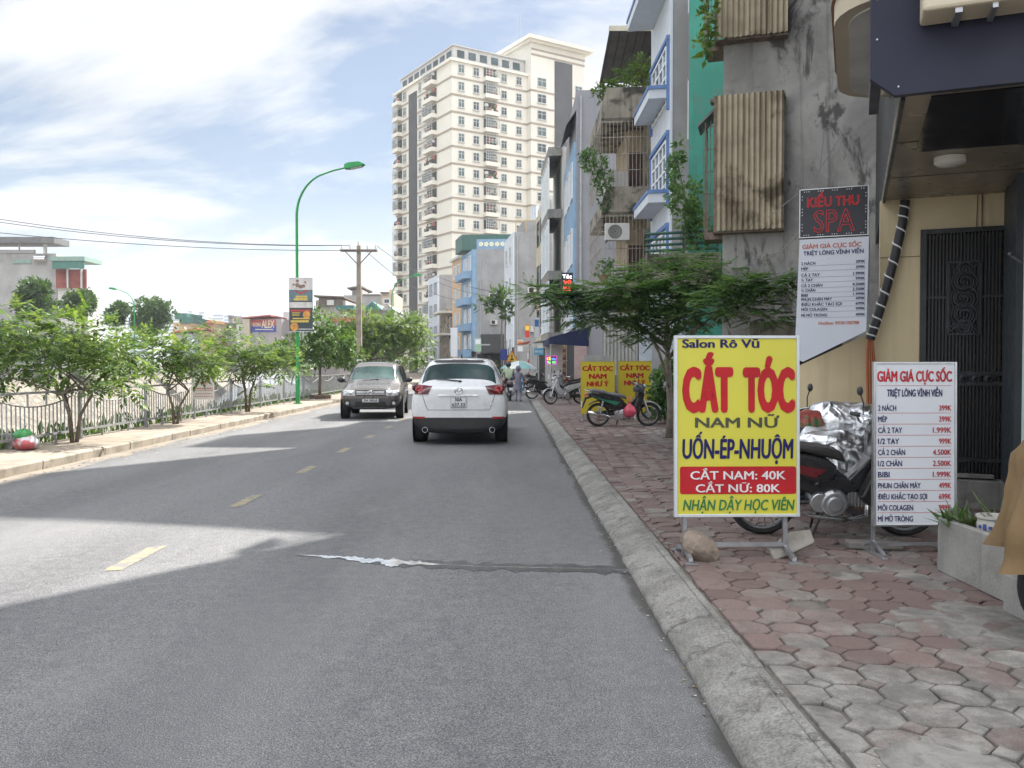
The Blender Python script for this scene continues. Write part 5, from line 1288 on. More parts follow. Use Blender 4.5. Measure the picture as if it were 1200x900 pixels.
# pale high rises on the skyline
for i, (a_, c_, py, Y) in enumerate(((196, 212, 363.5, 900), (212, 226, 362, 930), (228, 240, 364.5, 950), (240, 248, 369, 980), (249, 262, 366, 940), (262, 270, 368, 900), (270, 284, 367, 960), (206, 250, 372, 1000), (284, 292, 371.5, 980), (150, 172, 371, 990))):
    place = ('behind the white house with the green block', 'above the white house with green block, tallest of the row', 'stepped, above the red lean-to roof', 'low, above the narrow peach house', 'above the orange gable', 'slim, just left of the rooftop hut', 'above the rooftop hut', 'long and low, in front of the pale row', 'low, just left of the advert wall', 'behind the tallest round crowned tree')[i]
    p0, p1 = at(a_, py, Y), at(c_, py, Y)
    t = T('skyline_tower', 'pale distant high rise ' + place, 'high rise', (p0.x, Y, 0), group='far high rises on the skyline')
    MB().box(0, p1.x - p0.x, 0, 20, 0, p0.z).build('wall', M_bluepale if i % 2 else M_offwhite, t)
    b = MB()
    for q in range(int(p0.z / 3.5)): b.box(.8, p1.x - p0.x - .8, -.12, 0, 2 + q * 3.5, 3.4 + q * 3.5)
    b.build('window_bands', blue_glass, t)

# ================================================================== street lamps, power pole, wires
M_lampg = pm('green lamp post paint', (.025, .27, .075), .45, .1, .1, 5); M_lens = pm('lamp lens', (.6, .62, .6), .3)
def street_lamp(label, loc, rz=0, s=1.0, group='green street lamps'):
    t = T('street_lamp', label, 'street lamp', loc, rz, group)
    b = MB(); b.tube([(0, 0, 0), (0, 0, 1.1), (0, 0, 1.12), (0, 0, 6.9 * s)], [.085, .085, .065, .05], 12); b.build('pole', M_lampg, t, smooth=True)
    P_ = []
    for k in range(13):
        a = R(180 - 68 * k / 12); P_.append((1.35 * s + 1.35 * s * math.cos(a), 0, 6.9 * s + 1.6 * s * math.sin(a)))
    e = P_[-1]; P_ += [(e[0] + .5 * s, 0, e[2] + .18 * s), (e[0] + 1.0 * s, 0, e[2] + .30 * s)]
    b = MB(); b.tube(P_, [.05 - .0015 * k for k in range(len(P_))], 10); b.build('arm', M_lampg, t, smooth=True)
    e = Vector(P_[-1]); M_ = Matrix.Rotation(R(-9), 3, 'Y')
    b = MB(); pr = [(-.08, -.05), (-.06, .10), (.10, .15), (.50, .12), (.68, .0), (.55, -.06), (.1, -.08)]
    q = [e + M_ @ Vector((x * s, 0, z * s)) for x, z in pr]
    n = len(q); b.add([(p.x, -.15 * s, p.z) for p in q] + [(p.x, .15 * s, p.z) for p in q], [tuple(range(n)), tuple(range(2 * n - 1, n - 1, -1))] + [(i, n + i, n + (i + 1) % n, (i + 1) % n) for i in range(n)])
    hd = b.build('lamp_head', M_lampg, t, bevel=.02)
    q0, q1 = e + M_ @ Vector((.14 * s, 0, -.085 * s)), e + M_ @ Vector((.56 * s, 0, -.07 * s))
    MB().beam(q0, q1, .22 * s, .02).build('lens', M_lens, hd)
    b = MB(); b.lathe([(0, 0), (.16, 0), (.16, .02), (.09, .03)], n=14)
    for k in range(4): a = k * 1.571 + .78; b.tube([(.13 * math.cos(a), .13 * math.sin(a), .01), (.13 * math.cos(a), .13 * math.sin(a), .06)], .012, 6)
    b.build('base_flange', M_lampg, t); return t
p = gp(349, 473, .15); street_lamp('tall green street lamp with a poster board beside the grey suv', (p.x, p.y, .15))
LP = p
Y = 70; street_lamp('green street lamp in front of the tower, middle one in depth', (-8.0 + bend(Y), Y, .15))
Y = 118; street_lamp('small far green street lamp low before the tower', (-7.9 + bend(Y), Y, .15))
p = at(158, 430, 78); t = street_lamp('green street lamp standing across the canal between round trees', (p.x, p.y, .45), math.pi, .92)

def poster():
    Y = LP.y - .12; a, c = at(339, 388, Y), at(366, 326, Y)
    t = T('poster_board', 'tall dark poster board with white top strapped to the green lamp post', 'poster', (a.x, Y, a.z)); w, h_ = c.x - a.x, c.z - a.z
    MB().box(0, w, 0, .03, 0, h_).build('board', pm('dark slate print', (.03, .045, .055), .5, 0, .2, 4), t)
    def blk(x0, x1, z0, z1, m, nm, k=0): MB().box(w * x0, w * x1, -.004 - .002 * k, 0, h_ * z0, h_ * z1).build(nm, m, t)
    wh, te, ye, rd, og = pm('poster white', (.55, .52, .50), .5, 0, .15, 6), pm('poster teal', (.10, .17, .20), .5, 0, .2, 4), pm('poster yellow', (.55, .40, .08), .5, 0, .2, 9), pm('poster red', (.40, .05, .04), .5), pm('poster orange', (.52, .25, .05), .5, 0, .3, 8)
    blk(.0, 1, .78, 1, wh, 'white_field'); blk(.02, .98, .57, .78, te, 'teal_field'); blk(.02, .98, .44, .55, wh, 'photo_strip')
    b = MB(); b.add([(w * .2, -.008, h_ * .76), (w * .5, -.008, h_ * .69), (w * .5, -.008, h_ * .73), (w * .25, -.008, h_ * .775)], [(0, 1, 2, 3)]); b.add([(w * .5, -.008, h_ * .69), (w * .85, -.008, h_ * .77), (w * .8, -.008, h_ * .785), (w * .5, -.008, h_ * .73)], [(0, 1, 2, 3)]); b.build('red_ribbon', rd, t)
    for k, (x0, x1, z0, z1, m) in enumerate(((.28, .78, .635, .67, ye), (.2, .8, .58, .625, ye), (.06, .92, .37, .405, rd), (.12, .48, .335, .352, ye), (.12, .44, .295, .312, ye), (.15, .88, .225, .25, ye), (.06, .84, .165, .205, ye), (.4, .98, .03, .045, wh))): blk(x0, x1, z0, z1, m, 'print_line', 1)
    b = MB()
    for cx, cz, r in ((.75, .31, .11), (.22, .08, .12)): b.lathe([(0, -.009), (w * r * 1.5, -.006)], (w * cx, 0, h_ * cz), 14, 'y')
    b.build('food_picture', og, t)
    b = MB()
    for cx, cz, r in ((.36, .95, .05), (.36, .87, .075), (.7, .92, .04), (.62, .85, .06), (.2, .88, .04), (.5, .84, .07)): b.lathe([(0, -.008), (w * r * 1.3, -.005)], (w * cx, 0, h_ * cz), 10, 'y')
    b.build('figure_print', pm('poster brown', (.22, .14, .11), .5, 0, .5, 9), t)
    b = MB(); b.box(-.01, w + .01, -.01, .035, -.02, -.001); b.box(-.01, w + .01, -.01, .035, h_, h_ + .02); b.build('frame', alu, t)
    b = MB(); b.box(w * .25, w * .62, .03, .22, h_ * .85, h_ * .87); b.box(w * .25, w * .62, .03, .22, h_ * .15, h_ * .17); b.build('strap', steel, t)
poster()

def power_pole():
    Y = 47.0; x = xat(421, Y); t = T('power_pole', 'grey brown concrete power pole with braced crossarm and insulators', 'power pole', (x, Y, .1))
    top = zat(288, Y) - .1
    b = MB(); b.add([(-.17, -.14, 0), (.17, -.14, 0), (.17, .14, 0), (-.17, .14, 0), (-.10, -.09, top), (.10, -.09, top), (.10, .09, top), (-.10, .09, top)], [(0, 3, 2, 1), (4, 5, 6, 7), (0, 1, 5, 4), (1, 2, 6, 5), (2, 3, 7, 6), (3, 0, 4, 7)])
    b.build('pole', pm('brownish concrete', (.25, .21, .165), .9, 0, .2, 3), t)
    b = MB(); b.box(-1.0, 1.0, -.17, -.10, top - .32, top - .22); b.box(-1.0, 1.0, .10, .16, top - .32, top - .22)
    for s_ in (-1, 1): b.tube([(s_ * .75, -.14, top - .3), (s_ * .08, -.12, top - 1.0)], .03, 6)
    b.build('crossarm', M_rust, t)
    ins = []
    for u in (-.9, -.45, .0, .5, .95):
        b = MB(); z0 = top - .22 if u else top
        b.tube([(u, -.1, z0), (u, -.1, z0 + .12)], .015, 6); b.lathe([(.03, z0 + .05), (.07, z0 + .07), (.04, z0 + .12), (.07, z0 + .14), (.04, z0 + .19), (.05, z0 + .22), (0, z0 + .24)], (u, -.1, 0), 10)
        b.build('insulator', pm('porcelain', (.5, .48, .45), .3), t, smooth=True); ins.append(Vector((x + u, Y - .1, z0 + .33)))
    return ins
INS = power_pole()
M_wire = pm('black cable', (.03, .03, .032), .6)
def wire(label, p0, p1, sag, r=.016):
    P_ = []
    for k in range(25):
        q = k / 24; v = Vector(p0).lerp(Vector(p1), q); v.z -= sag * 4 * q * (1 - q); P_.append(v)
    o = MB().tube(P_, r, 5).build('power_line', M_wire); tag(o, label, 'power line', 'overhead power lines')
wire('uppermost power line running left from the power pole over the canal', INS[0], at(-90, 242, 40), .5)
wire('middle power line running left from the power pole over the canal', INS[1], at(-90, 246.5, 39), .5)
wire('lowest power line running left from the power pole over the canal', INS[2] - Vector((0, 0, .5)), at(-90, 263, 40), .35)
wire('upper power line from the power pole towards the tower', INS[4], at(512, 322, 128), .6)
wire('lower power line from the power pole towards the tower', INS[3] - Vector((0, 0, .4)), at(512, 340, 128), .9)
wire('upper thin cable sloping across the blue house', at(512, 324, 127), at(600, 345, 79), .3, .03)
wire('lower thin cable sloping across the blue house', at(512, 330, 127), at(600, 351, 79), .4, .03)
wire('thin cable past the low old house under the other two', at(507, 343, 127), at(560, 352, 103), .4, .03)
# ================================================================== vehicles
def split_by_material(o, names, parent):
    """evaluate o and split it into one child mesh per material"""
    bpy.context.view_layer.update()
    ev = o.evaluated_get(_dg()); me = bpy.data.meshes.new_from_object(ev); mats = list(o.data.materials)
    V = [v.co.copy() for v in me.vertices]; out = {}
    bvh = BVHTree.FromPolygons(V, [tuple(p.vertices) for p in me.polygons])
    for i, nm in enumerate(names):
        polys = [tuple(p.vertices) for p in me.polygons if p.material_index == i]
        if not polys: continue
        used = sorted({k for p in polys for k in p}); mp = {k: j for j, k in enumerate(used)}
        nme = bpy.data.meshes.new(nm); nme.from_pydata([V[k] for k in used], [], [[mp[k] for k in p] for p in polys]); nme.materials.append(mats[i])
        nme.polygons.foreach_set('use_smooth', [True] * len(nme.polygons)); nme.update()
        q = bpy.data.objects.new(nm, nme); COL.objects.link(q); q.parent = parent; out[nm] = q
    bpy.data.objects.remove(o); return out, bvh
def loft(stations, matf, mats):
    b = MB(); k = len(stations[0][1]); n = 2 * k - 2
    for y, P_ in stations:
        ring = [(x, y, z) for x, z in P_] + [(-x, y, z) for x, z in P_[-2:0:-1]]; b.v += ring
    S = len(stations)
    seg = lambda i: i if i < k - 1 else n - 1 - i
    for j in range(S - 1):
        for i in range(n):
            i2 = (i + 1) % n; b.f.append([j * n + i, j * n + i2, (j + 1) * n + i2, (j + 1) * n + i]); b.m.append(matf(j, seg(i)))
    for j, en in ((0, 'r'), (S - 1, 'f')):
        for i in range(k - 1):
            a0, a1 = i, i + 1; m0, m1 = (n - i) % n, (n - i - 1) % n
            f = [a0, a1] + ([m1] if m1 != a1 else []) + ([m0] if m0 != a0 else []); b.f.append([j * n + q for q in f]); b.m.append(matf(-1 if en == 'r' else S, i))
    return b.build('body', mats, sub=2)
def sect(zb, w, zc, zm, zbelt, wr, zr, wb=None):
    wb = wb or w - .04
    return [(0, zb), (w * .86, zb), (w - .005, zc), (w, zm), (wb, zbelt), (wr, zr - .09), (wr * .86, zr - .02), (wr * .45, zr), (0, zr + .008)]
def patch(bvh, quad, side, parent, name, mat, off=.008, nx=8, nz=4, skirt=.012):
    """a trim piece hugging the body: quad = 4 (x,z) corners; side -1 rear, +1 front"""
    a, b_, c, d = [Vector((q[0], 0, q[1])) for q in quad]; vs = []
    last = None
    for j in range(nz + 1):
        for i in range(nx + 1):
            p = a.lerp(b_, i / nx).lerp(d.lerp(c, i / nx), j / nz)
            h_ = bvh.ray_cast(Vector((p.x, side * 6, p.z)), Vector((0, -side, 0)))
            y = h_[0].y if h_[0] is not None else (last if last is not None else side * 2.2)
            last = y; vs.append((p.x, y + side * off, p.z))
    N_ = len(vs); vs += [(x, y - side * (off + skirt), z) for x, y, z in vs]; fs = []; m = nx + 1
    for j in range(nz):
        for i in range(nx): q = j * m + i; fs.append((q, q + 1, q + m + 1, q + m))
    rim = [i for i in range(m)] + [j * m + nx for j in range(1, nz + 1)] + [nz * m + i for i in range(nx - 1, -1, -1)] + [j * m for j in range(nz - 1, 0, -1)]
    for i in range(len(rim)): a_, c_ = rim[i], rim[(i + 1) % len(rim)]; fs.append((a_, c_, c_ + N_, a_ + N_))
    return MB().add(vs, fs).build(name, mat, parent, smooth=True)
def surf_y(bvh, x, z, side):
    h_ = bvh.ray_cast(Vector((x, side * 6, z)), Vector((0, -side, 0))); return h_[0].y if h_[0] is not None else side * 2.2
def car_wheel(t, x, y, r, wd, sgn, rim_m=alu):
    prof = [(r * .62, -wd / 2 + .01), (r * .9, -wd / 2), (r * .985, -wd / 2 + .03), (r, -wd / 4), (r, wd / 4), (r * .985, wd / 2 - .03), (r * .9, wd / 2), (r * .62, wd / 2 - .01)]
    w = MB().lathe(prof, (0, 0, 0), 32, 'x', close=True).build('wheel', rubber, t, smooth=True); w.location = (x, y, r)
    b = MB(); o = sgn * (wd / 2 - .015)
    b.lathe([(r * .66, o), (r * .60, o), (r * .58, o - sgn * .06), (r * .62, o - sgn * .10)], n=28, axis='x')
    for k in range(5):
        a = k * 2 * math.pi / 5; M_ = Matrix.Rotation(a, 3, 'X')
        for da in (-.12, .12):
            c0, c1 = M_ @ Vector((o - sgn * .01, math.sin(da) * .06, .05)), M_ @ Vector((o - sgn * .005, math.sin(da) * r * .6, r * .6)); b.beam(c0, c1, .03, .035)
    b.lathe([(0, o), (.06, o), (.07, o - sgn * .03)], n=14, axis='x'); b.build('rim', rim_m, w)
    b = MB(); b.lathe([(0, o - sgn * .09), (r * .6, o - sgn * .09)], n=24, axis='x'); b.build('brake_disc', black_pl, w)
def plate_box(t, bvh, x, z, w, h_, side, lines, name='number_plate'):
    y = surf_y(bvh, x, z, side) + side * .02
    p = T(name, None, None); p.parent = t; p.location = (x, y, z - h_ / 2); p.rotation_euler = (0, 0, 0 if side < 0 else math.pi)
    MB().box(-w / 2, w / 2, 0, .02, 0, h_).build('plate', pm('number plate', (.62, .64, .66), .4, 0, .03, 3), p)
    b = MB(); tt = .006
    b.box(-w / 2, w / 2, -.003, -.0005, 0, tt); b.box(-w / 2, w / 2, -.003, -.0005, h_ - tt, h_); b.box(-w / 2, -w / 2 + tt, -.003, -.0005, tt, h_ - tt); b.box(w / 2 - tt, w / 2, -.003, -.0005, tt, h_ - tt); b.build('border', black_pl, p)
    n = len(lines); 
    for i, s in enumerate(lines):
        ch = (h_ / n) * .66; text(p, s, black_pl, 0, h_ - (i + 1) * h_ / n + (h_ / n - ch) / 2, ch, w=w * .84 if len(s) > 3 else w * .5, y=-.004, align='c', bold=.03)
red_glass = pm('red lamp glass', (.32, .012, .015), .12, 0, .15, 6, spec=.8, coat=.5); dark_red = pm('deep red lamp glass', (.09, .006, .008), .12, 0, .2, 6, spec=.8)
lamp_clear = pm('clear headlamp glass', (.42, .43, .44), .1, .3, .3, 9, spec=.9)
def white_suv():
    Yr = 16.75
    t = T('white_suv', 'white suv driving away seen from behind with red tail lamps', 'car', (-1.0, Yr + 2.5, 0))
    paint = pm('white car paint', (.62, .63, .645), .28, 0, .02, 2, coat=.8); clad = pm('black cladding', (.022, .022, .023), .6, 0, .1, 6)
    gl = pm('tinted car glass', (.02, .042, .042), .06, 0, .5, 1.2, spec=.35)
    st = [(-2.52, sect(.33, .80, .56, .76, .98, .66, 1.10)), (-2.47, sect(.24, .92, .57, .80, 1.04, .72, 1.17)), (-2.36, sect(.22, .955, .575, .84, 1.10, .745, 1.25, .91)), (-2.00, sect(.22, .965, .56, .84, 1.12, .655, 1.68, .90)),
          (-1.86, sect(.22, .968, .50, .82, 1.12, .662, 1.715, .90)), (-1.2, sect(.22, .965, .40, .80, 1.11, .68, 1.735)), (-.3, sect(.22, .965, .38, .78, 1.09, .69, 1.745)), (.5, sect(.22, .965, .38, .78, 1.06, .67, 1.71)), (.68, sect(.22, .965, .38, .78, 1.05, .65, 1.66)),
          (1.38, sect(.22, .965, .42, .76, 1.01, .66, 1.09, .90)), (2.1, sect(.24, .94, .45, .70, .92, .60, 1.00, .86)), (2.45, sect(.28, .86, .48, .62, .80, .5, .86, .78)), (2.53, sect(.34, .72, .5, .6, .70, .4, .76, .66))]
    def mf(j, s):
        if j == -1 or j == len(st): return 1 if s <= 1 else 0
        if s <= 1: return 1
        if j == 2 and s in (5, 6, 7): return 2
        if s == 4 and 4 <= j <= 7: return 3
        if j == 8 and s in (5, 6, 7): return 4
        return 0
    o = loft(st, mf, [paint, clad, gl, gl, gl]); parts, bv = split_by_material(o, ['body', 'lower_cladding', 'rear_window', 'side_windows', 'windscreen'], t)
    # rear face
    for s in (-1, 1):
        q = [(s * .90, 1.015), (s * .53, 1.015), (s * .56, 1.085), (s * .90, 1.21)] if False else [(s * .905, 1.01), (s * .60, 1.01), (s * .52, 1.175), (s * .915, 1.215)]
        l = patch(bv, q, -1, t, 'tail_light', dark_red, .012)
        patch(bv, [(s * .87, 1.075), (s * .72, 1.075), (s * .70, 1.175), (s * .88, 1.185)], -1, l, 'lamp_core', red_glass, .017)
        y = surf_y(bv, s * .79, 1.125, -1); b = MB(); b.lathe([(.035, -.012), (.075, -.012), (.075, .03), (.035, .03)], (s * .79, y - .012, 1.125), 20, 'y', close=True); b.build('lamp_ring', red_glass, l, smooth=True)
        patch(bv, [(s * .66, .535), (s * .92, .535), (s * .90, .575), (s * .66, .575)], -1, t, 'reflector', red_glass, .010, 6, 1)
        b = MB(); yy = -2.50; b.lathe([(.058, yy - .02), (.058, yy + .2), (.047, yy + .2), (.047, yy - .02)], (s * .66, 0, .315), 20, 'y', close=True); b.build('exhaust_tip', chrome, t, smooth=True)
        b = MB(); b.lathe([(0, yy + .06), (.046, yy + .06)], (s * .66, 0, .315), 14, 'y'); b.build('exhaust_bore', M_dark, t)
        for y_ in (-1.52, 1.42): car_wheel(t, s * .83, y_, .375, .255, s)
        for y_ in (-1.52, 1.42): MB().lathe([(.0, s * .969), (.44, s * .969)], (0, y_, .375), 28, 'x').build('wheel_arch', clad, t)
        b = MB(); b.ball((s * 1.02, .72, 1.12), (.085, .06, .07), 12, 8); b.tube([(s * .92, .72, 1.08), (s * 1.0, .72, 1.11)], .03, 6); b.build('mirror', black_pl, t, smooth=True)
    patch(bv, [(-.60, 1.655), (.60, 1.655), (.585, 1.69), (-.585, 1.69)], -1, t, 'spoiler_lip', clad, .05, 10, 1, .06)
    patch(bv, [(-.16, 1.685), (.16, 1.685), (.155, 1.703), (-.155, 1.703)], -1, t, 'brake_light', dark_red, .055, 4, 1)
    patch(bv, [(-.40, .985), (.40, .985), (.36, 1.003), (-.38, 1.003)], -1, t, 'tailgate_trim', chrome, .02, 10, 1)
    patch(bv, [(-.60, .700), (.60, .700), (.60, .708), (-.60, .708)], -1, t, 'tailgate_seam', black_pl, .002, 10, 1, .004)
    for s in (-1, 1):
        b = MB(); pts = []
        for k in range(7):
            z = .71 + .30 * k / 6; x = s * (.60 + .11 * (k / 6) ** .7); pts.append((x, surf_y(bv, x, z, -1) - .001, z))
        b.tube(pts, .005, 5); b.build('tailgate_seam', black_pl, t)
    plate_box(t, bv, -.0, .86, .30, .20, -1, ['30A', '637.33'])
    # emblem: oval ring with spread wings
    y = surf_y(bv, 0, 1.085, -1) - .012; e = T('emblem', None, None); e.parent = t; e.location = (0, y, 1.085)
    b = MB(); P_ = [(.075 * math.cos(k * .2618), 0, .058 * math.sin(k * .2618)) for k in range(25)]; b.tube(P_, .009, 6, cap=False)
    b.tube([(-.07, 0, .022), (-.035, 0, .02), (0, 0, -.022), (.035, 0, .02), (.07, 0, .022)], .008, 6); b.build('badge', chrome, e, smooth=True)
    yt = surf_y(bv, .55, .80, -1)
    b_ = T('badge_lettering', None, None); b_.parent = t; b_.location = (.46, yt - .004, .80); text(b_, 'CX-9', chrome, 0, 0, .045, w=.22, bold=.02); text(b_, 'AWD', chrome, .06, -.065, .028, w=.12, bold=.02)
    # rear wiper
    y0 = surf_y(bv, 0, 1.28, -1); b = MB(); y1 = surf_y(bv, -.44, 1.30, -1)
    b.tube([(.02, y0 - .025, 1.27), (-.25, surf_y(bv, -.25, 1.3, -1) - .03, 1.30), (-.46, y1 - .022, 1.305)], [.016, .012, .008], 6); b.ball((.02, y0 - .02, 1.265), (.04, .03, .025), 8, 6); b.build('rear_wiper', black_pl, t)
    b = MB(); b.tube([(0, -1.3, 1.74), (0, -1.36, 1.80)], [.02, .012], 6); b.build('roof_antenna', black_pl, t)
    for y_ in (-.75, .0): MB().box(-.5, .5, y_ - .25, y_ + .2, .4, .9).build('seat', black_pl, t)
    return t
white_suv()
def grey_suv():
    g = gp(432, 492)
    t = T('grey_suv', 'dark grey suv facing us in the oncoming lane', 'car', (xat(429, g.y) - .02, g.y + 2.1, 0), math.pi + R(4))
    paint = pm('dark grey car paint', (.125, .11, .10), .3, .5, .05, 3, coat=.7, stains=((.14, .125, .11), 1.5, .55, .8)); clad = pm('grey bumper plastic', (.055, .053, .055), .55, 0, .1, 5)
    gl = pm('windscreen glass', (.05, .085, .08), .10, 0, .5, 1.5, spec=.18); gl2 = MATS['tinted car glass']
    st = [(-2.12, sect(.40, .72, .55, .75, .95, .6, 1.10)), (-2.0, sect(.32, .86, .5, .8, 1.02, .70, 1.30)), (-1.85, sect(.28, .90, .45, .8, 1.05, .66, 1.60)), (-1.6, sect(.26, .905, .42, .8, 1.06, .665, 1.665)), (-.6, sect(.26, .905, .42, .78, 1.05, .67, 1.69)),
          (.28, sect(.26, .905, .42, .78, 1.04, .655, 1.66)), (.42, sect(.26, .905, .42, .78, 1.03, .64, 1.62)), (1.02, sect(.26, .905, .44, .78, 1.0, .68, 1.10, .86)), (1.75, sect(.28, .895, .62, .78, .93, .60, 1.02, .84)), (2.02, sect(.30, .87, .655, .74, .88, .58, .965, .80)), (2.13, sect(.34, .78, .66, .72, .82, .54, .905, .72)), (2.16, sect(.40, .70, .65, .70, .78, .5, .86, .66))]
    def mf(j, s):
        if j == len(st): return 1 if s <= 1 else 0
        if s <= 1: return 1
        if s == 4 and 2 <= j <= 5: return 3
        if j == 6 and s in (5, 6, 7): return 2
        if j == 1 and s in (6, 7): return 3
        return 0
    o = loft(st, mf, [paint, clad, gl, gl2]); parts, bv = split_by_material(o, ['body', 'lower_cladding', 'windscreen', 'side_windows'], t)
    for s in (-1, 1):
        l = patch(bv, [(s * .44, .70), (s * .80, .70), (s * .78, .86), (s * .45, .86)], 1, t, 'headlight', lamp_clear, .012)
        y = surf_y(bv, s * .56, .78, 1); b = MB(); b.lathe([(0, .03), (.06, .025), (.07, .0)], (s * .56, y, .78), 16, 'y'); b.build('lamp_lens', chrome, l, smooth=True)
        y = surf_y(bv, s * .66, .48, 1); b = MB(); b.lathe([(0, .03), (.045, .028), (.055, .0)], (s * .66, y, .48), 14, 'y'); b.build('fog_lamp', lamp_clear, t, smooth=True)
        patch(bv, [(s * .56, .40), (s * .80, .40), (s * .80, .56), (s * .60, .58)], 1, t, 'fog_lamp_recess', black_pl, .004)
        for y_ in (-1.3, 1.34): car_wheel(t, s * .79, y_, .345, .225, s)
        for y_ in (-1.3, 1.34): MB().lathe([(0, s * .909), (.41, s * .909)], (0, y_, .345), 26, 'x').build('wheel_arch', clad, t)
        b = MB(); b.ball((s * 1.02, .62, 1.13), (.12, .07, .085), 12, 8); b.tube([(s * .86, .62, 1.06), (s * .98, .62, 1.12)], .03, 6); b.build('mirror', black_pl, t, smooth=True)
        b = MB(); b.tube([(s * .60, -1.6, 1.68), (s * .60, -1.5, 1.735), (s * .60, .05, 1.735), (s * .58, .2, 1.69)], .018, 6); b.build('roof_rail', alu, t)
        b = MB(); 
        for yy in (.06, -.82, -1.62): b.tube([(s * .868, yy, 1.04), (s * .70, yy - .02, 1.55)], .028, 6)
        b.build('door_pillar', paint, t)
        b = MB(); b.box(s * .908 - .012, s * .908 + .012, -.55, -.38, .90, .935); b.box(s * .908 - .012, s * .908 + .012, -1.4, -1.22, .92, .955); b.build('door_handle', paint, t)
    g_ = patch(bv, [(-.40, .70), (.40, .70), (.43, .855), (-.43, .855)], 1, t, 'grille', black_pl, .010)
    for z in (.735, .775, .815): patch(bv, [(-.40, z), (.40, z), (.40, z + .014), (-.40, z + .014)], 1, g_, 'grille_bar', chrome, .02, 8, 1)
    y = surf_y(bv, 0, .78, 1) + .03; b = MB()
    b.tube([(.055, y, .825), (-.05, y, .80), (.05, y, .77), (-.055, y, .74)], .012, 6); b.build('emblem', chrome, t)
    b = MB(); b.lathe([(.062, y - .006), (.074, y - .002), (.062, y + .004)], (0, 0, .782), 20, 'y', close=True); b.build('emblem_ring', chrome, t)
    patch(bv, [(-.46, .37), (.46, .37), (.42, .53), (-.42, .53)], 1, t, 'lower_grille', M_dark, .006)
    patch(bv, [(-.50, .30), (.50, .30), (.52, .365), (-.52, .365)], 1, t, 'skid_plate', alu, .014, 8, 2)
    plate_box(t, bv, 0, .56, .47, .11, 1, ['29A 908.68'])
    for x in (-.35, .3):
        y = surf_y(bv, x, 1.13, 1); b = MB(); b.tube([(x, y + .02, 1.12), (x - .45, surf_y(bv, x - .45, 1.15, 1) + .02, 1.155)], .012, 5); b.build('wiper', black_pl, t)
    for x in (-.36, .36): MB().box(x - .22, x + .22, -.3, -.15, .6, 1.25).build('seat', black_pl, t)
    return t
grey_suv()

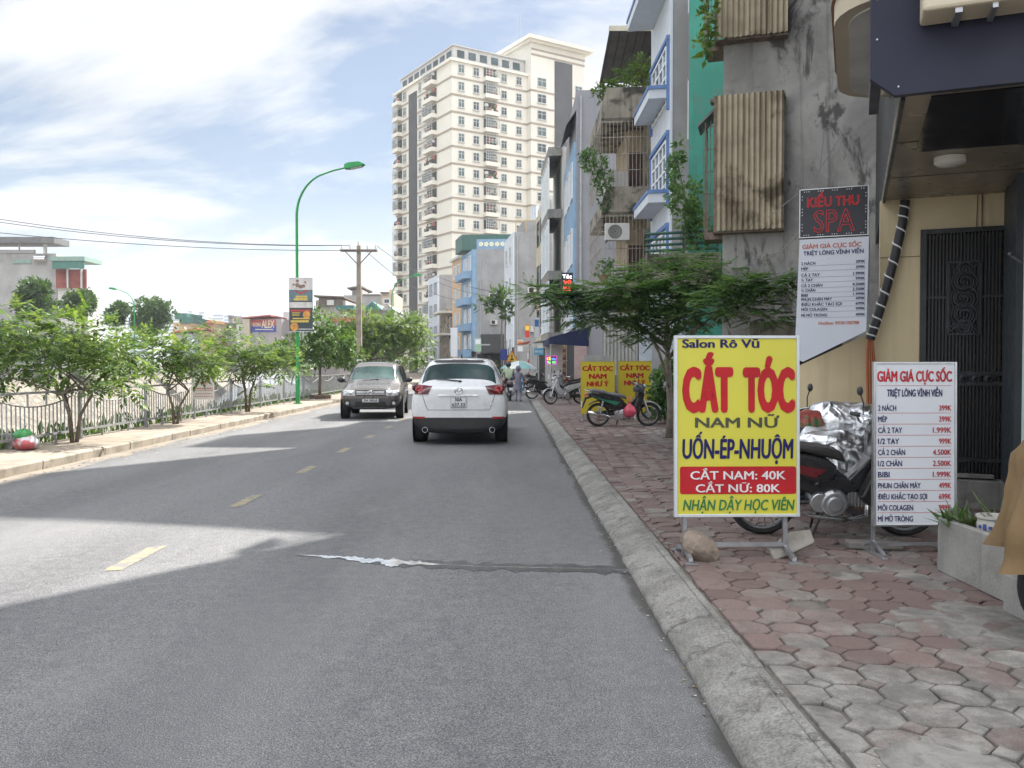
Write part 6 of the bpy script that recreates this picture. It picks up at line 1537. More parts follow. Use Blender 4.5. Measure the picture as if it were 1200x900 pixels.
# ================================================================== motorbikes
def motorbike(label, loc, rz, body, accent, seatm, group=None, decal=None, lean=6, rack=True, basket=False, steer=0.0, cat='motorbike'):
    t = T('motorbike', label, cat, loc, rz, group); t.rotation_euler = (R(lean), 0, rz)
    RW = .285; rimm = pm('dull rim', (.16, .16, .165), .4, .7, .1, 6)
    def wheel(x):
        w = MB().lathe([(.228, -.03), (.255, -.045), (.278, -.028), (RW, 0), (.278, .028), (.255, .045), (.228, .03)], n=34, axis='y', close=True).build('wheel', rubber, t, smooth=True); w.location = (x, 0, RW)
        MB().lathe([(.232, -.028), (.214, -.02), (.214, .02), (.232, .028)], n=34, axis='y', close=True).build('rim', rimm, w, smooth=True)
        b = MB()
        for k in range(18):
            a = k * 2 * math.pi / 18; s = .03 if k % 2 else -.03; a2 = a + (.35 if k % 4 < 2 else -.35)
            b.tube([(.035 * math.cos(a2), s, .035 * math.sin(a2)), (.226 * math.cos(a), 0, .226 * math.sin(a))], .0028, 4, cap=False)
        b.build('spokes', rimm, w)
        MB().lathe([(0, -.05), (.04, -.05), (.055, -.03), (.055, .03), (.04, .05), (0, .05)], n=16, axis='y').build('hub', alu, w, smooth=True)
        MB().lathe([(0, -.055), (.06, -.055), (.068, -.045), (.068, -.02)], n=18, axis='y').build('brake_drum', alu, w, smooth=True); return w
    wheel(-.60); wheel(.60)
    b = MB()
    for s in (-1, 1): b.tube([(.60, s * .075, RW), (.52, s * .075, .52), (.405, s * .075, .80)], [.022, .026, .026], 8)
    b.tube([(.42, -.08, .78), (.42, .08, .78)], .03, 8); b.build('fork', alu, t, smooth=True)
    b = MB(); n = 12
    for side in (0, 1): pass
    outer = [(.60 + .325 * math.cos(R(20 + 140 * k / n)), RW + .325 * math.sin(R(20 + 140 * k / n))) for k in range(n + 1)]; inner = [(.60 + .30 * math.cos(R(20 + 140 * k / n)), RW + .30 * math.sin(R(20 + 140 * k / n))) for k in range(n + 1)]
    b.prism(outer + inner[::-1], -.058, .058); b.build('front_fender', accent, t, bevel=.012)
    # leg shield wings and front column
    b = MB()
    for s in (-1, 1):
        b.prism([(.46, .80), (.38, .93), (.30, .90), (.30, .70), (.22, .52), (.16, .38), (.24, .30), (.36, .42), (.42, .60)], s * .085, s * .205)
    b.build('leg_shield', body, t, bevel=.022)
    b = MB(); b.prism([(.45, .76), (.41, .93), (.33, .93), (.27, .70), (.10, .52), (-.12, .55), (-.2, .45), (.08, .38), (.26, .42), (.38, .62)], -.075, .075); b.build('frame_cover', body, t, bevel=.02)
    b = MB(); b.prism([(.0, .62), (-.10, .70), (-.76, .84), (-.90, .80), (-.80, .72), (-.52, .60), (-.20, .48), (-.02, .50)], -.12, .12); tp = b.build('tail_panel', body, t, bevel=.035, seg=3)
    b = MB(); b.prism([(.02, .58), (-.50, .66), (-.62, .62), (-.40, .44), (-.10, .34), (.10, .36), (.16, .46)], -.065, .065); b.build('inner_panel', black_pl, t, bevel=.02)
    b = MB()
    for s in (-1, 1): b.prism([(-.10, .60), (-.55, .68), (-.80, .755), (-.52, .635), (-.2, .53)], s * .1215, s * .128)
    b.build('stripe', decal or accent, tp)
    b = MB(); b.prism([(.06, .66), (.02, .755), (-.12, .79), (-.36, .815), (-.48, .86), (-.76, .905), (-.80, .87), (-.74, .835), (-.40, .77), (-.08, .70)], -.125, .125); b.build('seat', seatm, t, bevel=.035, seg=3)
    b = MB(); outer = [(-.60 + .34 * math.cos(R(25 + 110 * k / n)), RW + .34 * math.sin(R(25 + 110 * k / n))) for k in range(n + 1)]; inner = [(-.60 + .32 * math.cos(R(25 + 110 * k / n)), RW + .32 * math.sin(R(25 + 110 * k / n))) for k in range(n + 1)]
    b.prism(outer + inner[::-1], -.06, .06); b.prism([(-.78, .74), (-.93, .70), (-1.0, .46), (-.98, .45), (-.90, .66), (-.78, .70)], -.07, .07); b.build('rear_fender', black_pl, t, bevel=.008)
    b = MB(); b.prism([(-.86, .80), (-.93, .79), (-.925, .72), (-.86, .74)], -.07, .07); b.build('tail_light', red_glass, t, bevel=.015)
    for s in (-1, 1): MB().ball((-.90, s * .11, .735), (.035, .025, .03), 8, 6).build('indicator', pm('amber lamp', (.45, .18, .02), .2), t, smooth=True)
    b = MB(); b.box(-1.01, -1.0, -.075, .075, .48, .60); pl = b.build('number_plate', white_paint, t)
    # engine, footrests, chain case, silencer
    b = MB(); b.lathe([(0, -.12), (.10, -.12), (.125, -.09), (.125, .09), (.10, .12), (0, .12)], (-.02, 0, .30), 22, 'y'); b.lathe([(0, -.11), (.08, -.11), (.09, -.09), (.09, .09), (0, .11)], (-.14, 0, .31), 18, 'y')
    for k in range(6): b.box(.10 + k * .028, .115 + k * .028, -.07, .07, .27, .40)
    b.box(.08, .28, -.05, .05, .29, .385); b.lathe([(0, -.135), (.06, -.135), (.07, -.12)], (-.02, 0, .30), 16, 'y'); b.build('engine', alu, t, bevel=.006)
    b = MB(); b.prism([(-.12, .40), (-.62, .345), (-.68, .29), (-.62, .235), (-.12, .25)], .085, .12); b.build('chain_case', black_pl, t, bevel=.012)
    b = MB(); b.tube([(-.12, .07, .32), (-.60, .07, RW)], .022, 8); b.tube([(-.12, -.07, .32), (-.60, -.07, RW)], .022, 8); b.build('swingarm', black_pl, t)
    b = MB()
    for s in (-1, 1):
        b.tube([(-.585, s * .105, .30), (-.50, s * .115, .66)], .014, 8)
        P_ = []
        for k in range(61):
            q = k / 60; c = Vector((-.575, s * .105, .36)).lerp(Vector((-.51, s * .115, .62)), q); a = q * 2 * math.pi * 8; P_.append(c + Vector((math.cos(a) * .028, math.sin(a) * .028, 0)))
        b.tube(P_, .006, 5)
    b.build('shock_absorber', chrome, t)
    b = MB(); b.tube([(.26, -.05, .30), (.25, -.09, .20), (.05, -.125, .165), (-.20, -.135, .20), (-.36, -.14, .25)], .018, 8); b.tube([(-.34, -.14, .245), (-.40, -.145, .265), (-.84, -.155, .36), (-.87, -.155, .366)], [.02, .046, .05, .03], 12); ex = b.build('exhaust', chrome, t, smooth=True)
    b = MB(); b.prism([(-.42, .30), (-.74, .375), (-.74, .395), (-.42, .32)], -.212, -.196); b.build('heat_shield', black_pl, ex)
    b = MB(); b.tube([(.10, -.22, .245), (.10, .22, .245)], .011, 6); b.tube([(-.34, -.2, .33), (-.30, 0, .33), (-.34, .2, .33)], .010, 6)
    for s in (-1, 1): b.tube([(.10, s * .15, .245), (.10, s * .23, .245)], .018, 8)
    b.tube([(-.05, .06, .24), (-.12, .17, .10), (-.13, .19, .01)], .011, 6); b.tube([(-.12, -.1, .22), (-.2, -.12, .03), (-.2, .1, .03)], .011, 6); b.build('footrest', black_pl, t)
    # steering head: cowl, headlight, bars, mirrors
    b = MB(); b.prism([(.30, .92), (.28, 1.0), (.36, 1.05), (.47, 1.0), (.50, .92), (.45, .86)], -.095, .095); cw = b.build('handlebar_cowl', body, t, bevel=.04, seg=3)
    MB().ball((.475, 0, .955), (.05, .075, .055), 14, 10).build('headlight', lamp_clear, cw, smooth=True)
    b = MB(); b.prism([(.47, .66), (.505, .84), (.45, .90), (.40, .70)], -.085, .085); b.build('front_panel', accent, t, bevel=.03)
    b = MB()
    for s in (-1, 1): b.tube([(.34, s * .06, 1.0), (.31, s * .18, 1.015), (.24, s * .33, 1.01)], .012, 8)
    hb = b.build('handlebar', chrome, t, smooth=True)
    b = MB()
    for s in (-1, 1): b.tube([(.275, s * .25, 1.012), (.232, s * .35, 1.01)], .019, 8); b.tube([(.30, s * .24, 1.01), (.29, s * .36, 1.005)], .006, 5)
    b.build('grip', black_pl, hb)
    for s in (-1, 1):
        b = MB(); b.tube([(.29, s * .21, 1.02), (.30, s * .25, 1.12), (.28, s * .27, 1.19)], .006, 6); b.ball((.275, s * .275, 1.22), (.022, .055, .042), 10, 8); b.build('mirror', black_pl, t, smooth=True)
    if rack:
        b = MB(); b.tube([(-.62, -.13, .80), (-.85, -.12, .87), (-.94, 0, .88), (-.85, .12, .87), (-.62, .13, .80)], .012, 8); b.build('grab_rail', chrome, t, smooth=True)
    if basket:
        b = MB()
        for k in range(6):
            z = .82 + k * .035; b.tube([(.50, -.14, z), (.70, -.14, z), (.70, .14, z), (.50, .14, z), (.50, -.14, z)], .004, 4)
        for k in range(8): x = .50 + k * .0285; b.tube([(x, -.14, .82), (x, -.14, 1.0)], .003, 4); b.tube([(x, .14, .82), (x, .14, 1.0)], .003, 4)
        b.box(.5, .7, -.14, .14, .815, .822); b.build('basket', steel, t)
    return t
P_blk = pm('black bike paint', (.02, .02, .022), .3, 0, .1, 5, coat=.4); P_red = pm('dark red bike paint', (.14, .012, .018), .3, 0, .1, 5, coat=.5); P_wht = pm('silver white bike paint', (.45, .46, .48), .3, .2, .06, 5, coat=.4)
P_grn = pm('green bike decal', (.02, .17, .10), .4, 0, .2, 6); seat_b = pm('black vinyl seat', (.025, .024, .024), .5, 0, .2, 5); P_grey = pm('grey bike paint', (.16, .165, .175), .35, .3, .1, 5)
p = gp(892, 628, .124); q = gp(1076, 634, .124); mid = (p + q) / 2
motorbike('black and dark red motorbike parked behind the big yellow sign and the price board', (mid.x + .0, 7.35, .124), R(-4), P_blk, P_red, seat_b)
p = gp(703, 500, .124); q = gp(757, 499, .124); m_ = (p + q) / 2
motorbike('black motorbike with green stripe and grey seat under the street tree carrying a pink bag', (m_.x, m_.y, .124), R(3), P_blk, P_wht, pm('grey topped seat', (.10, .10, .105), .5, 0, .2, 5), decal=P_grn)
BIKE = Vector((m_.x, m_.y, .124))
G2 = 'motorbikes parked in the row down the pavement'
p = gp(652, 474, .124); motorbike('silver white motorbike parked left of the yellow boards with its front to the road', (p.x + .35, p.y + .2, .124), R(200), P_wht, P_wht, seat_b, G2)
p = gp(640, 468, .124); motorbike('black motorbike parked beyond the silver white one, side on to us', (p.x, p.y + .3, .124), R(8), P_blk, P_blk, seat_b, G2)
p = gp(634, 460, .124); motorbike('far grey motorbike in the row with its red tail lamp towards the road', (p.x, p.y, .124), R(-30), P_grey, P_red, seat_b, G2)
p = gp(668, 466, .124); motorbike('grey motorbike half hidden behind the silver white one', (p.x, p.y + .5, .124), R(170), P_grey, P_grey, seat_b, G2)
p = gp(626, 455, .124); motorbike('farthest small dark motorbike at the end of the row by the kerb', (p.x, p.y, .124), R(40), P_blk, P_grey, seat_b, G2)
p = gp(770, 492, .124); motorbike('dark motorbike tucked behind the street tree trunk and bushes', (p.x + .45, p.y + .2, .124), R(185), P_blk, P_red, seat_b, G2)
p = gp(648, 463, .124); motorbike('black motorbike wedged between the grey one and the white booth', (p.x, p.y + .8, .124), R(150), P_blk, P_blk, seat_b, G2)
p = gp(621, 452, .124); motorbike('black motorbike parked nose to the kerb near the red and white post', (p.x + .5, p.y - 3, .124), R(100), P_blk, P_red, seat_b, G2)
p = gp(675, 458, .124); motorbike('dark red motorbike close to the pink pillar', (p.x, p.y + 1.0, .124), R(120), P_red, P_grey, seat_b, G2)

# ================================================================== people
skin_m = pm('skin', (.36, .22, .15), .6, 0, .06, 6)
def person(label, loc, rz, J, E_, mats, cat='person'):
    """J joints name -> (pos, radius); E_ list of (a, b, material index); one continuous skinned body"""
    names = list(J); idx = {n: i for i, n in enumerate(names)}
    me = bpy.data.meshes.new('person'); me.from_pydata([J[n][0] for n in names], [(idx[a], idx[b]) for a, b, _ in E_], [])
    o = bpy.data.objects.new('person', me); COL.objects.link(o)
    o.modifiers.new('skin', 'SKIN'); 
    for i, n in enumerate(names):
        sv_ = me.skin_vertices[0].data[i]; r = J[n][1]; sv_.radius = r if isinstance(r, tuple) else (r, r); sv_.use_root = (n == 'pelvis')
    md = o.modifiers.new('sub', 'SUBSURF'); md.levels = 2; md.render_levels = 2
    bpy.context.view_layer.update()
    nm = bpy.data.meshes.new_from_object(o.evaluated_get(_dg())); bpy.data.objects.remove(o)
    for m in mats: nm.materials.append(m)
    segs = [(Vector(J[a][0]), Vector(J[b][0]), m) for a, b, m in E_]
    for p in nm.polygons:
        c = p.center; best = None
        for a, b, m in segs:
            d = b - a; q = max(0, min(1, (c - a).dot(d) / max(1e-9, d.length_squared))); dist = (c - a - d * q).length
            if best is None or dist < best[0]: best = (dist, m)
        p.material_index = best[1]; p.use_smooth = True
    r = bpy.data.objects.new('person', nm); COL.objects.link(r); r.location = loc; r.rotation_euler.z = rz
    return tag(r, label, cat)
def face(o, c, f=1):
    b = MB()
    for s in (-1, 1): b.ball((c[0] + .082 * f, c[1] + s * .032, c[2] + .01), (.012, .014, .009), 8, 6)
    b.build('eyes', black_pl, o); b = MB(); b.ball((c[0] + .10 * f, c[1], c[2] - .02), (.018, .014, .024), 8, 6); b.ball((c[0], c[1] - .078, c[2] - .01), (.018, .012, .03), 8, 6); b.ball((c[0], c[1] + .078, c[2] - .01), (.018, .012, .03), 8, 6); b.build('nose_and_ears', skin_m, o, smooth=True)
    b = MB(); b.ball((c[0] + .083 * f, c[1], c[2] - .06), (.010, .024, .007), 8, 6); b.build('mouth', pm('lips', (.25, .09, .08), .5), o)
def rider(label, loc, rz, shirt, trous, helmet, hood=False):
    # forward +x, seat at z .86
    J = dict(pelvis=((-.28, 0, .93), (.13, .15)), waist=((-.24, 0, 1.08), (.11, .14)), chest=((-.17, 0, 1.27), (.12, .165)), neck=((-.13, 0, 1.42), .05), headb=((-.11, 0, 1.50), .075), headt=((-.10, 0, 1.60), .08))
    E_ = [('pelvis', 'waist', 0), ('waist', 'chest', 0), ('chest', 'neck', 0), ('neck', 'headb', 2), ('headb', 'headt', 2)]
    for s, n in ((-1, 'r'), (1, 'l')):
        J.update({'sh' + n: ((-.16, s * .18, 1.34), .06), 'el' + n: ((.02, s * .27, 1.12), .043), 'wr' + n: ((.20, s * .29, 1.03), .03), 'ha' + n: ((.27, s * .30, 1.02), .034),
                  'hp' + n: ((-.22, s * .10, .92), .085), 'kn' + n: ((.14, s * .15, .72), .062), 'an' + n: ((.02, s * .17, .34), .04), 'to' + n: ((.16, s * .18, .28), .035)})
        E_ += [('chest', 'sh' + n, 0), ('sh' + n, 'el' + n, 0), ('el' + n, 'wr' + n, 0), ('wr' + n, 'ha' + n, 2), ('pelvis', 'hp' + n, 1), ('hp' + n, 'kn' + n, 1), ('kn' + n, 'an' + n, 1), ('an' + n, 'to' + n, 3)]
    o = person(label, loc, rz, J, E_, [shirt, trous, skin_m, black_pl])
    b = MB(); c = (-.10, 0, 1.60); b.ball(c, (.135, .125, .125), 16, 10); b.box(.0, .10, -.09, .09, 1.60, 1.62); h_ = b.build('helmet', helmet, o, smooth=True)
    face(o, (-.105, 0, 1.545)); return o
bk = gp(596, 470); bloc = Vector((-.06, bk.y + .6, 0))
motorbike('red motorbike on the road just right of the white suv, ridden away from us', (bloc.x, bloc.y, 0), R(97), pm('bright red bike paint', (.40, .02, .02), .35, 0, .1, 5, coat=.4), P_blk, seat_b, lean=0)
rider('rider in pale green shirt and dark helmet on the red motorbike', (bloc.x, bloc.y, 0), R(97), pm('pale green shirt', (.35, .42, .30), .85), pm('dark trousers', (.03, .032, .04), .85), pm('dark helmet', (.02, .025, .04), .25))
# hooded woman on foot at the bike's right
J = dict(pelvis=((0, 0, .80), (.13, .15)), waist=((.02, 0, .95), (.11, .13)), chest=((.05, 0, 1.13), (.12, .155)), neck=((.08, 0, 1.27), .05), headb=((.10, 0, 1.34), .078), headt=((.11, 0, 1.44), .082),
         shr=((.05, -.165, 1.19), .058), elr=((.10, -.25, .98), .045), wrr=((.26, -.22, .95), .032), har=((.33, -.21, .95), .034), shl=((.05, .165, 1.19), .058), ell=((.12, .23, .99), .045), wrl=((.28, .2, .97), .032), hal=((.35, .19, .97), .034),
         hpr=((0, -.09, .76), .09), knr=((.06, -.11, .44), .062), anr=((-.06, -.11, .09), .042), tor=((.10, -.12, .045), .038), hpl=((0, .09, .76), .09), knl=((.16, .1, .44), .062), anl=((.14, .1, .09), .042), tol=((.30, .1, .045), .038))
E_ = [('pelvis', 'waist', 0), ('waist', 'chest', 0), ('chest', 'neck', 0), ('neck', 'headb', 2), ('headb', 'headt', 2)]
for n in 'rl': E_ += [('chest', 'sh' + n, 0), ('sh' + n, 'el' + n, 0), ('el' + n, 'wr' + n, 0), ('wr' + n, 'ha' + n, 2), ('pelvis', 'hp' + n, 0), ('hp' + n, 'kn' + n, 1), ('kn' + n, 'an' + n, 1), ('an' + n, 'to' + n, 3)]
coat = pm('grey purple sun coat', (.15, .145, .19), .85, 0, .12, 7)
wk = gp(606, 471)
o = person('woman in a grey purple hooded sun coat and pale trousers walking at the kerb side', (wk.x + .03, wk.y, 0), R(80), J, E_, [coat, pm('pale grey trousers', (.26, .27, .33), .85), skin_m, black_pl])
b = MB(); b.ball((.085, 0, 1.42), (.125, .115, .135), 14, 10); b.build('hood', coat, o, smooth=True); face(o, (.115, 0, 1.40))
b = MB(); b.lathe([(.14, .80), (.17, .66), (.20, .52), (.19, .52), (.16, .66), (.13, .80)], n=18, close=True); b.build('coat_skirt', coat, o, smooth=True)
# rider glimpsed between the two cars
rb = gp(484, 462)
motorbike('dark motorbike coming towards us behind the grey suv', (-3.05, 33.5, 0), R(-88), P_blk, P_grey, seat_b, lean=0)
rider('rider in cream shirt and straw coloured helmet coming towards us between the two cars', (-3.05, 33.5, 0), R(-88), pm('cream shirt', (.5, .45, .33), .85), pm('dark trousers', (.03, .032, .04), .85), pm('straw coloured helmet', (.42, .36, .2), .5))
# ================================================================== signs and small things on the pavement
M_yel = pm('yellow sign vinyl', (.55, .51, .05), .42, 0, .04, 1.5, stains=((.52, .45, .05), .8, .55, .8)); M_redink = pm('red print', (.40, .012, .018), .6, spec=.3); M_navyink = pm('navy print', (.012, .010, .095), .6, spec=.3); M_blkink = pm('dark grey print', (.05, .055, .03), .45)
M_grnink = pm('green print', (.02, .16, .05), .45); M_whtink = pm('white print', (.66, .66, .66), .45); M_frameW = pm('whitish sign frame', (.55, .58, .60), .4, .2, .06, 4); M_redink2 = pm('bright red print', (.45, .025, .03), .6, spec=.3)
M_orgink = pm('orange red print', (.50, .11, .05), .45)
def frame_bars(t, w, h_, fw, y0, y1, mat, name='frame'):
    b = MB(); b.box(0, fw, y0, y1, 0, h_); b.box(w - fw, w, y0, y1, 0, h_); b.box(fw, w - fw, y0 + .001, y1 - .001, 0, fw); b.box(fw, w - fw, y0 + .001, y1 - .001, h_ - fw, h_)
    return b.build(name, mat, t, bevel=.003)
def salon_sign():
    Y = gp(930, 655, .124).y; a, c = at(790.5, 606, Y), at(939.5, 393, Y)
    w, h_ = c.x - a.x, c.z - a.z
    t = T('salon_sign', 'big yellow hair salon board with large red lettering on a steel stand near the kerb', 'sign', (a.x, Y, .124)); zb = a.z - .124
    t.rotation_euler.z = R(1.0)
    pn = T('sign_panel', None, None); pn.parent = t; pn.location = (0, 0, zb); pn.rotation_euler.x = R(-1.5)
    MB().box(.02, w - .02, .0, .022, .02, h_ - .02).build('face', M_yel, pn); frame_bars(pn, w, h_, .022, -.010, .034, M_frameW)
    s = w / 440.0  # zoom pixels across the board face
    X = lambda x: (x - 93) * s
    Z = lambda z: h_ - (z - 68) * (h_ / 636)
    tx = lambda st, m, x0, x1, zb_, zt, **k: text(pn, st, m, X(x0), Z(zb_), Z(zt) - Z(zb_), w=X(x1) - X(x0), y=-.003, **k)
    tx('Salon Rô Vũ', M_navyink, 120, 392, 110, 82, bold=.035)
    tx('CẮT', M_redink, 120, 300, 330, 186, bold=.095); tx('TÓC', M_redink, 333, 518, 330, 188, bold=.095)
    tx('NAM NỮ', M_blkink, 165, 462, 390, 356, bold=.028)
    tx('UỐN-ÉP-NHUỘM', M_navyink, 120, 512, 498, 432, bold=.04, shear=.06)
    b = MB(); x0, x1, z0, z1, r = X(112), X(521), Z(624), Z(527), .018; pts = []
    for cx, cz, a0 in ((x1 - r, z1 - r, 0), (x0 + r, z1 - r, 90), (x0 + r, z0 + r, 180), (x1 - r, z0 + r, 270)):
        for k in range(5): an = R(a0 + 22.5 * k); pts.append((cx + r * math.cos(an), cz + r * math.sin(an)))
    b.prism(pts, -.0022, -.0004); b.build('price_field', M_redink2 if False else M_redink, pn)
    text(pn, 'CẮT NAM: 40K', M_whtink, X(148), Z(572), Z(544) - Z(572), w=X(484) - X(148), y=-.0035, bold=.022); text(pn, 'CẮT NỮ: 80K', M_whtink, X(167), Z(617), Z(590) - Z(617), w=X(464) - X(167), y=-.0035, bold=.022)
    tx('NHẬN DẬY HỌC VIÊN', M_grnink, 122, 516, 680, 644, bold=.028, shear=.18)
    # stand: two posts, splayed feet and a cross bar
    b = MB(); xa, xb = X(133), X(489)
    for x in (xa, xb):
        b.box(x - .016, x + .016, .036, .066, 0.02, zb + .5); b.beam((x, -.17, .03), (x, .05, .085), .03, .03); b.beam((x, .05, .085), (x, .30, .03), .03, .03)
        b.beam((x, .05, .085), (x, .05, zb), .032, .03)
    b.build('stand_post', steel, t)
    b = MB(); b.box(xa + .016, xb - .016, .030, .062, .085, .115); b.build('cross_bar', steel, t)
    b = MB()
    for x in (xa, xb):
        for y in (-.185, .30): b.prism([(x - .045, y - .03), (x + .045, y - .03), (x + .05, y + .02), (x + .0, y + .04), (x - .05, y + .02)], .002, .012, 'z')
    b.build('foot', steel, t)
    return a, w, Y
SA, SW, SY = salon_sign()
def rock(name, label, loc, r, mat, seed, rot=(0, 0, 0), cat='stone', flat=False):
    rr = random.Random(seed); b = MB(); b.ball((0, 0, 0), r, 14, 9)
    from mathutils import noise as mn
    vs = []
    for v in b.v:
        p = Vector(v); d = 1 + .22 * mn.noise(p * 6 + Vector((seed, 0, 0))) + .1 * mn.noise(p * 17 + Vector((seed, 3, 0)))
        q = Vector((p.x * d, p.y * d, p.z * d)); 
        for n_, k in ((Vector((.3, -.2, .93)), .72), (Vector((-.8, -.5, .2)), .78), (Vector((.7, -.6, -.2)), .80), (Vector((0, -.9, .3)), .75), (Vector((.2, .3, -.95)), .7)):
            n_ = n_.normalized(); lim = k * (abs(n_.x) * r[0] + abs(n_.y) * r[1] + abs(n_.z) * r[2]); dd = q.dot(n_)
            if dd > lim: q -= n_ * (dd - lim)
        vs.append(q)
    b.v = [tuple(q) for q in vs]; o = b.build(name, mat); o.location = loc; o.rotation_euler = tuple(R(a) for a in rot); o.data.polygons.foreach_set('use_smooth', [True] * len(o.data.polygons)); o.data.set_sharp_from_angle(angle=R(24))
    return tag(o, label, cat)
p = gp(820, 655, .124); rock('stone', 'brown rounded stone weighing down the left foot of the big yellow board', (p.x, SY + .0, .124 + .088), (.165, .125, .105), pm('brown stone', (.25, .20, .16), .9, 0, .2, 7, .5, 30, stains=((.12, .095, .075), 5, .5, .7)), 3, (0, 38, 20))
sl = MB().prism([(-.19, -.055), (.17, -.075), (.20, .03), (.05, .085), (-.17, .05)], -.03, .03, 'z').build('stone', pm('grey slab stone', (.27, .25, .22), .9, 0, .15, 6, .5, 30), bevel=.012)
p = gp(912, 640, .124); sl.location = (p.x - .02, SY + .10, .124 + .085); sl.rotation_euler = (R(58), R(-24), R(12)); tag(sl, 'flat grey stone slab leaning on the right foot of the big yellow board', 'stone')

PRICES = [('2 NÁCH', '399K'), ('MÉP', '399K'), ('CẢ 2 TAY', '1.999K'), ('1/2 TAY', '999K'), ('CẢ 2 CHÂN', '4.500K'), ('1/2 CHÂN', '2.500K'), ('BIBI', '1.999K'), ('PHUN CHÂN MÀY', '499K'), ('ĐIÊU KHẮC TẠO SỢI', '699K'), ('MÔI COLAGEN', '999K'), ('MÍ MỞ TRÒNG', '')]
def price_board():
    Y = gp(1032, 650, .124).y; a, c = at(1023.5, 617, Y), at(1125, 424, Y); w, h_ = c.x - a.x, c.z - a.z
    t = T('price_board', 'white framed price list board on a steel stand beside the concrete planter', 'sign', (a.x, Y, .124), R(2)); zb = a.z - .124
    pn = T('sign_panel', None, None); pn.parent = t; pn.location = (0, 0, zb); pn.rotation_euler.x = R(-1)
    MB().box(.012, w - .012, 0, .018, .012, h_ - .012).build('face', M_signwhite, pn); frame_bars(pn, w, h_, .017, -.008, .03, alu)
    s = w / 322.0; X = lambda x: (x - 333) * s; Z = lambda z: h_ - (z - 76) * (h_ / 624)
    text(pn, 'GIẢM GIÁ CỰC SỐC', M_redink2, X(346), Z(150), Z(112) - Z(150), w=X(636) - X(346), y=-.003, bold=.05)
    text(pn, 'TRIỆT LÔNG VĨNH VIỄN', M_navyink, X(384), Z(207), Z(181) - Z(207), w=X(598) - X(384), y=-.003, bold=.035)
    b = MB(); zl = [166] + [270 + 42.0 * k for k in range(10)]
    for z in zl: b.box(X(350), X(632), -.0016, -.0003, Z(z + .8), Z(z - .8))
    b.build('rule', pm('red rule line', (.45, .10, .10), .5), pn)
    for i, (l, r) in enumerate(PRICES):
        zb_ = Z(261 + 42.0 * i); ch = Z(0) - Z(21); ch = abs(h_ / 624 * 20)
        text(pn, l, M_navyink, X(350), zb_, ch, y=-.003, bold=.02, maxw=(190 if len(l) > 15 else 165 if len(l) > 11 else 136 if len(l) > 10 else (len(l) * 11.6)) * s)
        if r: text(pn, r, M_redink2, X(634), zb_, ch, y=-.003, bold=.02, align='r', maxw=len(r) * 12 * s)
    b = MB()
    for x in (.018, w - .018): b.box(x - .012, x + .012, .032, .056, .01, zb + h_ * .9); b.beam((x, -.16, .02), (x, .044, .10), .022, .022); b.beam((x, .044, .10), (x, .26, .02), .022, .022); b.prism([(-.17, 0), (.27, 0), (.25, .014), (-.15, .014)], x - .02, x + .02, 'x')
    b.build('stand_post', steel, t)
    b = MB(); b.box(.03, w - .03, .034, .054, .06, .082); b.build('cross_bar', steel, t)
    return a, Y
PA, PY = price_board()
o = MB().box(-.21, .21, -.06, .06, -.028, .028).build('paving_slab', pm('broken grey slab', (.20, .19, .17), .9, 0, .2, 5, .5, 30), bevel=.012); o.location = (PA.x + .10, PY + .22, .124 + .031); o.rotation_euler.z = R(-8); tag(o, 'flat broken slab lying across the foot of the white price board', 'stone')

